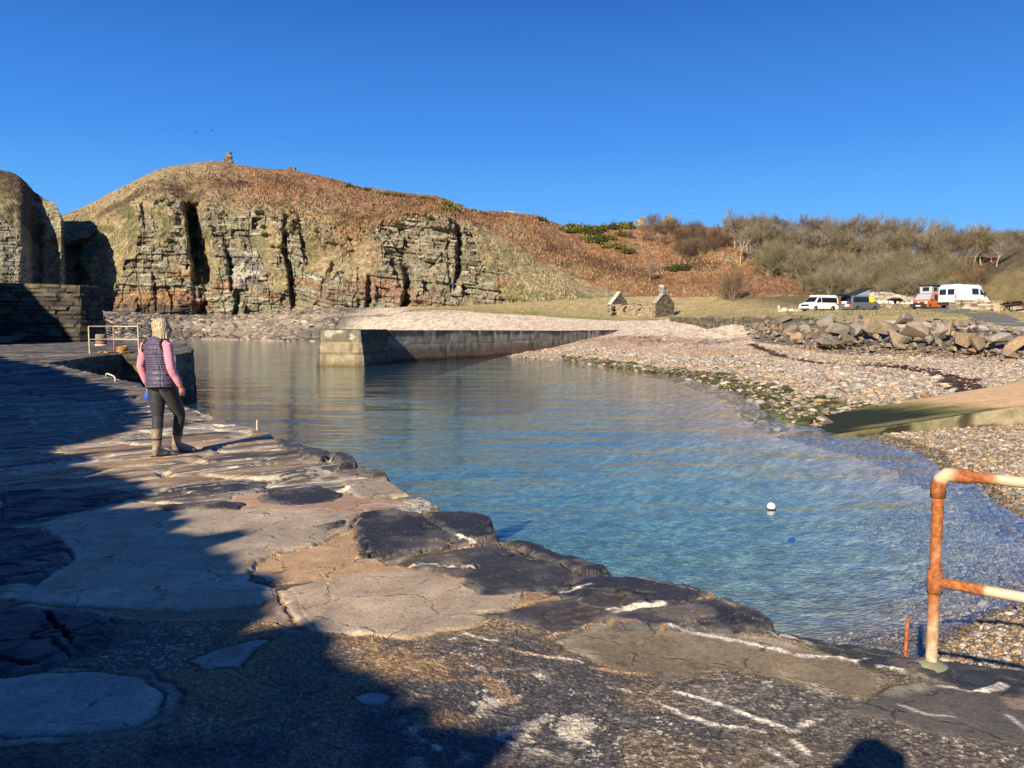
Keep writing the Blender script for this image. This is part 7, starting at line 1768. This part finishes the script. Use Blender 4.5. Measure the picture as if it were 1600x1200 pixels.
# leggings
bm = bmesh.new()
ring_tube(bm, [(.004, .13, .80, .13, .115), (.004, .14, .86, .168, .128), (.0, .15, .94, .155, .115), (-.006, .15, 1.02, .135, .10)], sidev, 20)
gl_ = Vector((-.42, -.9, 0)) * .05
ball(bm, Vector((-.075, .185, .865)) + gl_ * .5, (.088, .082, .095)); ball(bm, Vector((.080, .115, .865)) + gl_ * .5, (.088, .082, .095))
limb(bm, [HL, KL, (AL[0], AL[1], .20)], [.098, .092, .064, .064, .047], sidev); limb(bm, [HR_, KR, (.075, .393, .22)], [.098, .092, .066, .064, .047], sidev)
fuse("leggings", bm, .0065, cloth("black leggings", (.030, .031, .034), .62, .12, 120, .15), woman, 5, lambda co: .004 * fbm(co[:, 0] * 14, co[:, 2] * 26, 3, 15) * sstep(.9, .8, co[:, 2]))
# jumper sleeves and collar
bm = bmesh.new()
limb(bm, [(SL_[0] + .03, SL_[1] - .01, SL_[2] + .0), SL_, EL, (WL[0], WL[1], WL[2] + .015)], [.050, .054, .057, .054, .049, .047, .035], sidev); limb(bm, [(SR[0] - .03, SR[1] + .01, SR[2]), SR, ER, (WR[0] - .005, WR[1], WR[2] + .012)], [.050, .054, .057, .054, .049, .047, .035], sidev)
fuse("sleeves", bm, .0062, cloth("pink fleece", (.62, .255, .33), .95, .10, 110, .4), woman, 5, lambda co: .005 * fbm(co[:, 0] * 18, co[:, 2] * 22, 3, 16))
# gilet
bm = bmesh.new()
ring_tube(bm, [(.012, .132, .835, .186, .160), (.008, .136, .90, .188, .158), (.0, .145, 1.0, .172, .138), (-.008, .15, 1.08, .164, .130), (-.014, .15, 1.18, .178, .134), (-.02, .15, 1.28, .196, .130), (-.024, .152, 1.345, .196, .108), (-.02, .158, 1.39, .140, .088), (-.014, .166, 1.41, .082, .075)], sidev, 28)
ring_tube(bm, [(-.014, .165, 1.37, .080, .076), (-.008, .172, 1.425, .070, .070), (-.004, .178, 1.455, .066, .066)], sidev, 20)
LINES = [1.345, 1.285, 1.225, 1.187, 1.160, 1.133, 1.106, 1.078, 1.045, .985, .920, .868]
def quilt(co):
    d = np.zeros(len(co)); s_ = co[:, 0] * .9 - co[:, 1] * .42
    z = co[:, 2] + .012 * s_ / .2 * 0 + .006 * fbm(co[:, 0] * 12, co[:, 1] * 12, 2, 18)
    for L_ in LINES: d -= .0125 * np.exp(-((z - L_) / .0065) ** 2)
    d -= .006 * np.exp(-((s_ - .055 - .03 * np.sin(z * 9)) / .006) ** 2) * (z < 1.33)
    return d + .006 * fbm(s_ * 26, z * 30, 3, 19) + .004 * fbm(s_ * 60, z * 22, 3, 20) * (s_ > -.02)
def cloth_g():
    m = NT("navy quilted nylon"); p = m.obj(); n1 = m.noise(18, 4, .6, p); n2 = m.noise(150, 2, .5, p)
    m.bsdf(m.mix(m.ramp(n1, .3, .7), (.066, .056, .098, 1), (.095, .082, .135, 1)), .5, m.bump(m.math('ADD', n1, m.math('MULTIPLY', n2, .2)), .35, .012), .35); return m.m
M_NAVY = cloth_g()
gil = fuse("gilet", bm, .0056, M_NAVY, woman, 4, quilt)
# armhole trims and hem
M_TRIMN = cloth("black binding", (.02, .02, .026))
for S_, E_ in ((SL_, EL), (SR, ER)):
    o_ = Vector(S_) + (Vector(S_) - Vector((-.02, .15, 1.345))).normalized() * -.02; mb = MB(); ax = (Vector(S_) - Vector((-.02, .15, 1.28))).normalized(); u_1 = ax.cross(Vector((0, 0, 1))).normalized(); u_2 = ax.cross(u_1)
    mb.tube([o_ + u_1 * math.cos(a) * .078 + u_2 * math.sin(a) * .092 - Vector((0, 0, .018)) for a in np.linspace(0, 2 * math.pi, 25)], .009, 8); mb.build("armhole_trim", M_TRIMN, gil, True)
# hair: shoulder length bob
bm = bmesh.new(); hc = Vector(Hc)
ball(bm, hc + Vector((0, 0, .035)) - fh * .018, (.086, .102, .096), roth); ball(bm, hc - fh * .045 - Vector((0, 0, .03)), (.080, .062, .085), roth)
for a in np.linspace(-2.05, 2.05, 17):
    o_ = (-fh * math.cos(a) + rh * math.sin(a)); rr = .080 + .012 * math.cos(a)
    L = .155 + .018 * math.cos(a * 3.1) + (.02 if abs(a) > 1.6 else 0); fl_o = .016 * math.sin(a * 7)
    p0 = hc + o_ * rr * .82 + Vector((0, 0, .06)); p1 = hc + o_ * (rr + .004) - Vector((0, 0, .02)); p2 = hc + o_ * (rr + .004 + fl_o * .4) - Vector((0, 0, L * .62)); p3 = hc + o_ * (rr - .006 + fl_o) - Vector((0, 0, L))
    ring_tube(bm, [(*p0, .022, .014), (*p1, .026, .016), (*p2, .020, .013), (*p3, .006, .005)], Vector((-o_.y, o_.x, 0)), 10)
for k, (a, L) in enumerate([(-2.2, .19), (-1.95, .18), (1.0, .185), (.7, .18)]):
    o_ = (-fh * math.cos(a) + rh * math.sin(a)); p1 = hc + o_ * .083; ring_tube(bm, [(*p1, .014, .01), (*(p1 - Vector((0, 0, L * .6)) + o_ * .012), .011, .008), (*(p1 - Vector((0, 0, L)) + o_ * .035), .003, .003)], Vector((-o_.y, o_.x, 0)), 8)
hrg = np.random.default_rng(3)
for k in range(46):
    a = hrg.uniform(-2.3, 2.3); o_ = (-fh * math.cos(a) + rh * math.sin(a)); L = hrg.uniform(.11, .185); p0 = hc + o_ * .070 + Vector((0, 0, hrg.uniform(-.02, .07))); fo = hrg.uniform(-.004, .020)
    ring_tube(bm, [(*p0, .009, .007), (*(hc + o_ * (.086 + fo * .4) - Vector((0, 0, L * .4))), .010, .008), (*(hc + o_ * (.082 + fo) - Vector((0, 0, L * .8))), .007, .006), (*(hc + o_ * (.074 + fo * 1.5) - Vector((0, 0, L))), .0025, .0025)], Vector((-o_.y, o_.x, 0)), 8)
fuse("hair", bm, .0045, M_HAIR, woman, 1, lambda co: .005 * fbm((co[:, 0] - hc.x) * 95, (co[:, 1] - hc.y) * 95, 3, 22) + .003 * fbm(co[:, 0] * 60, co[:, 2] * 10, 2, 23))
M_BOOT = NT("brown leather"); _p = M_BOOT.obj(); _n = M_BOOT.noise(14, 5, .65, _p); M_BOOT.bsdf(M_BOOT.mix(M_BOOT.ramp(_n, .3, .7), (.17, .125, .09), (.33, .255, .185)), .5, M_BOOT.bump(_n, .4, .01), .35); M_BOOT = M_BOOT.m
M_SOLE = mat_plain("dark boot sole", (.04, .032, .026), .7)
boot("boot", AL, TL, (AL[0] - .005, AL[1] + .022, .335), woman, M_BOOT, M_SOLE, 0); boot("boot", AR, TR, (.098, .388, .365), woman, M_BOOT, M_SOLE, 0)
for a_ in ((AL[0] - .005, AL[1] + .022, .335), (.098, .388, .365)):
    bm = bmesh.new(); ring_tube(bm, [(a_[0], a_[1], a_[2] - .012, .064, .064), (a_[0], a_[1], a_[2] + .012, .0655, .0655)], sidev, 20); me = bpy.data.meshes.new("boot_cuff"); bm.to_mesh(me); bm.free(); me.materials.append(M_BOOT); o = bpy.data.objects.new("boot_cuff", me); COL.objects.link(o); o.parent = woman
bm = bmesh.new(); hp = Vector(WL) + Vector((.004, .02, -.115)); ring_tube(bm, [(*(hp + Vector((0, 0, .03))), .018, .014), (*hp, .036, .026), (*(hp - Vector((.008, 0, .045))), .040, .03), (*(hp - Vector((.016, 0, .085))), .022, .018)], (1, 0, 0), 14)
o = fuse("pouch", bm, .005, cloth("bright blue fabric", (.02, .10, .55), .6), None, 3, lambda co: .004 * fbm(co[:, 0] * 60, co[:, 2] * 60, 3, 24)); o.location = wf; tag(o, "small bright blue pouch held in the woman's left hand", "pouch")

# ---------------- the photographer, standing behind the camera; only the shadow reaches the picture
pf = Vector((-.30, -.36, QZ)); bm = bmesh.new(); sv = Vector((1, 0, 0)); Hp = (0, .02, 1.60)
head(bm, Hp, (.35, 1, 0)); ring_tube(bm, [(0, -.03, 1.40, .06, .055), (0, -.02, 1.46, .05, .052), (0, -.005, 1.54, .05, .052)], sv)
ring_tube(bm, [(0, -.03, .86, .14, .10), (0, -.03, 1.0, .14, .09), (0, -.03, 1.15, .13, .09), (0, -.03, 1.3, .16, .1), (0, -.03, 1.40, .14, .08), (0, -.03, 1.45, .07, .055)], sv)
limb(bm, [(-.18, -.03, 1.40), (-.24, .05, 1.16), (-.04, .22, 1.42)], [.05, .046, .04, .036, .027], sv); limb(bm, [(.18, -.03, 1.40), (.30, .06, 1.18), (.22, .24, 1.44)], [.05, .046, .04, .036, .027], sv)
limb(bm, [(-.09, -.03, .9), (-.11, .0, .48), (-.11, -.05, .09)], [.09, .08, .055, .052, .037], sv); limb(bm, [(.09, -.03, .9), (.11, .0, .48), (.11, -.05, .09)], [.09, .08, .055, .052, .037], sv)
hand(bm, (-.04, .22, 1.42), (.35, .1, .9), (-.3, .9, 0), -1, 1, .5); hand(bm, (.22, .24, 1.44), (-.1, .1, .9), (.3, .9, 0), 1, 1, .5)
for k in (-1, 1): limb(bm, [(k * .11, -.05, .07), (k * .14, .16, .035)], [.036, .036, .02], sv)
ph = fuse("person", bm, .009, M_SKIN, None, 4); ph.location = pf; tag(ph, "photographer in a dark coat whose shadow falls at the lower right of the quay", "person")
bm = bmesh.new(); ring_tube(bm, [(0, -.03, .70, .20, .15), (0, -.03, .95, .19, .14), (0, -.03, 1.15, .18, .135), (0, -.03, 1.34, .205, .135), (0, -.03, 1.43, .16, .11), (0, -.03, 1.49, .075, .075)], sv, 20)
limb(bm, [(-.17, -.03, 1.39), (-.24, .05, 1.16), (-.06, .20, 1.40)], [.075, .07, .062, .056, .045], sv); limb(bm, [(.17, -.03, 1.39), (.30, .06, 1.18), (.225, .23, 1.42)], [.075, .07, .062, .056, .045], sv)
fuse("coat", bm, .010, cloth("dark coat", (.03, .035, .05)), ph, 5)
bm = bmesh.new(); limb(bm, [(-.09, -.03, .9), (-.11, .0, .48), (-.11, -.05, .12)], [.1, .09, .068, .064, .055], sv); limb(bm, [(.09, -.03, .9), (.11, .0, .48), (.11, -.05, .12)], [.1, .09, .068, .064, .055], sv); ring_tube(bm, [(0, -.03, .8, .17, .12), (0, -.03, .98, .16, .11)], sv); fuse("trousers", bm, .010, cloth("dark trousers", (.035, .035, .04)), ph, 5)
bm = bmesh.new(); hc2 = Vector(Hp); ball(bm, hc2 + Vector((0, -.018, .04)), (.088, .102, .09)); ball(bm, hc2 + Vector((0, -.05, -.02)), (.082, .06, .08)); fuse("hair", bm, .009, M_HAIR, ph, 3)
for k in (-1, 1):
    bm = bmesh.new(); ring_tube(bm, [(k * .108, -.12, .03, .03, .02), (k * .11, -.06, .05, .045, .05), (k * .125, .05, .04, .05, .04), (k * .14, .17, .02, .03, .02)], sv, 14); limb(bm, [(k * .11, -.05, .06), (k * .11, -.05, .16)], [.05, .05, .05], sv); fuse("shoe", bm, .009, M_SOLE, ph, 3)
mb = MB(); mb.box((.09, .275, 1.50), (.16, .009, .078), .35); o = mb.build("phone", M_TRIM, bevel=.003); o.location = pf; tag(o, "black phone held up by the photographer", "phone")
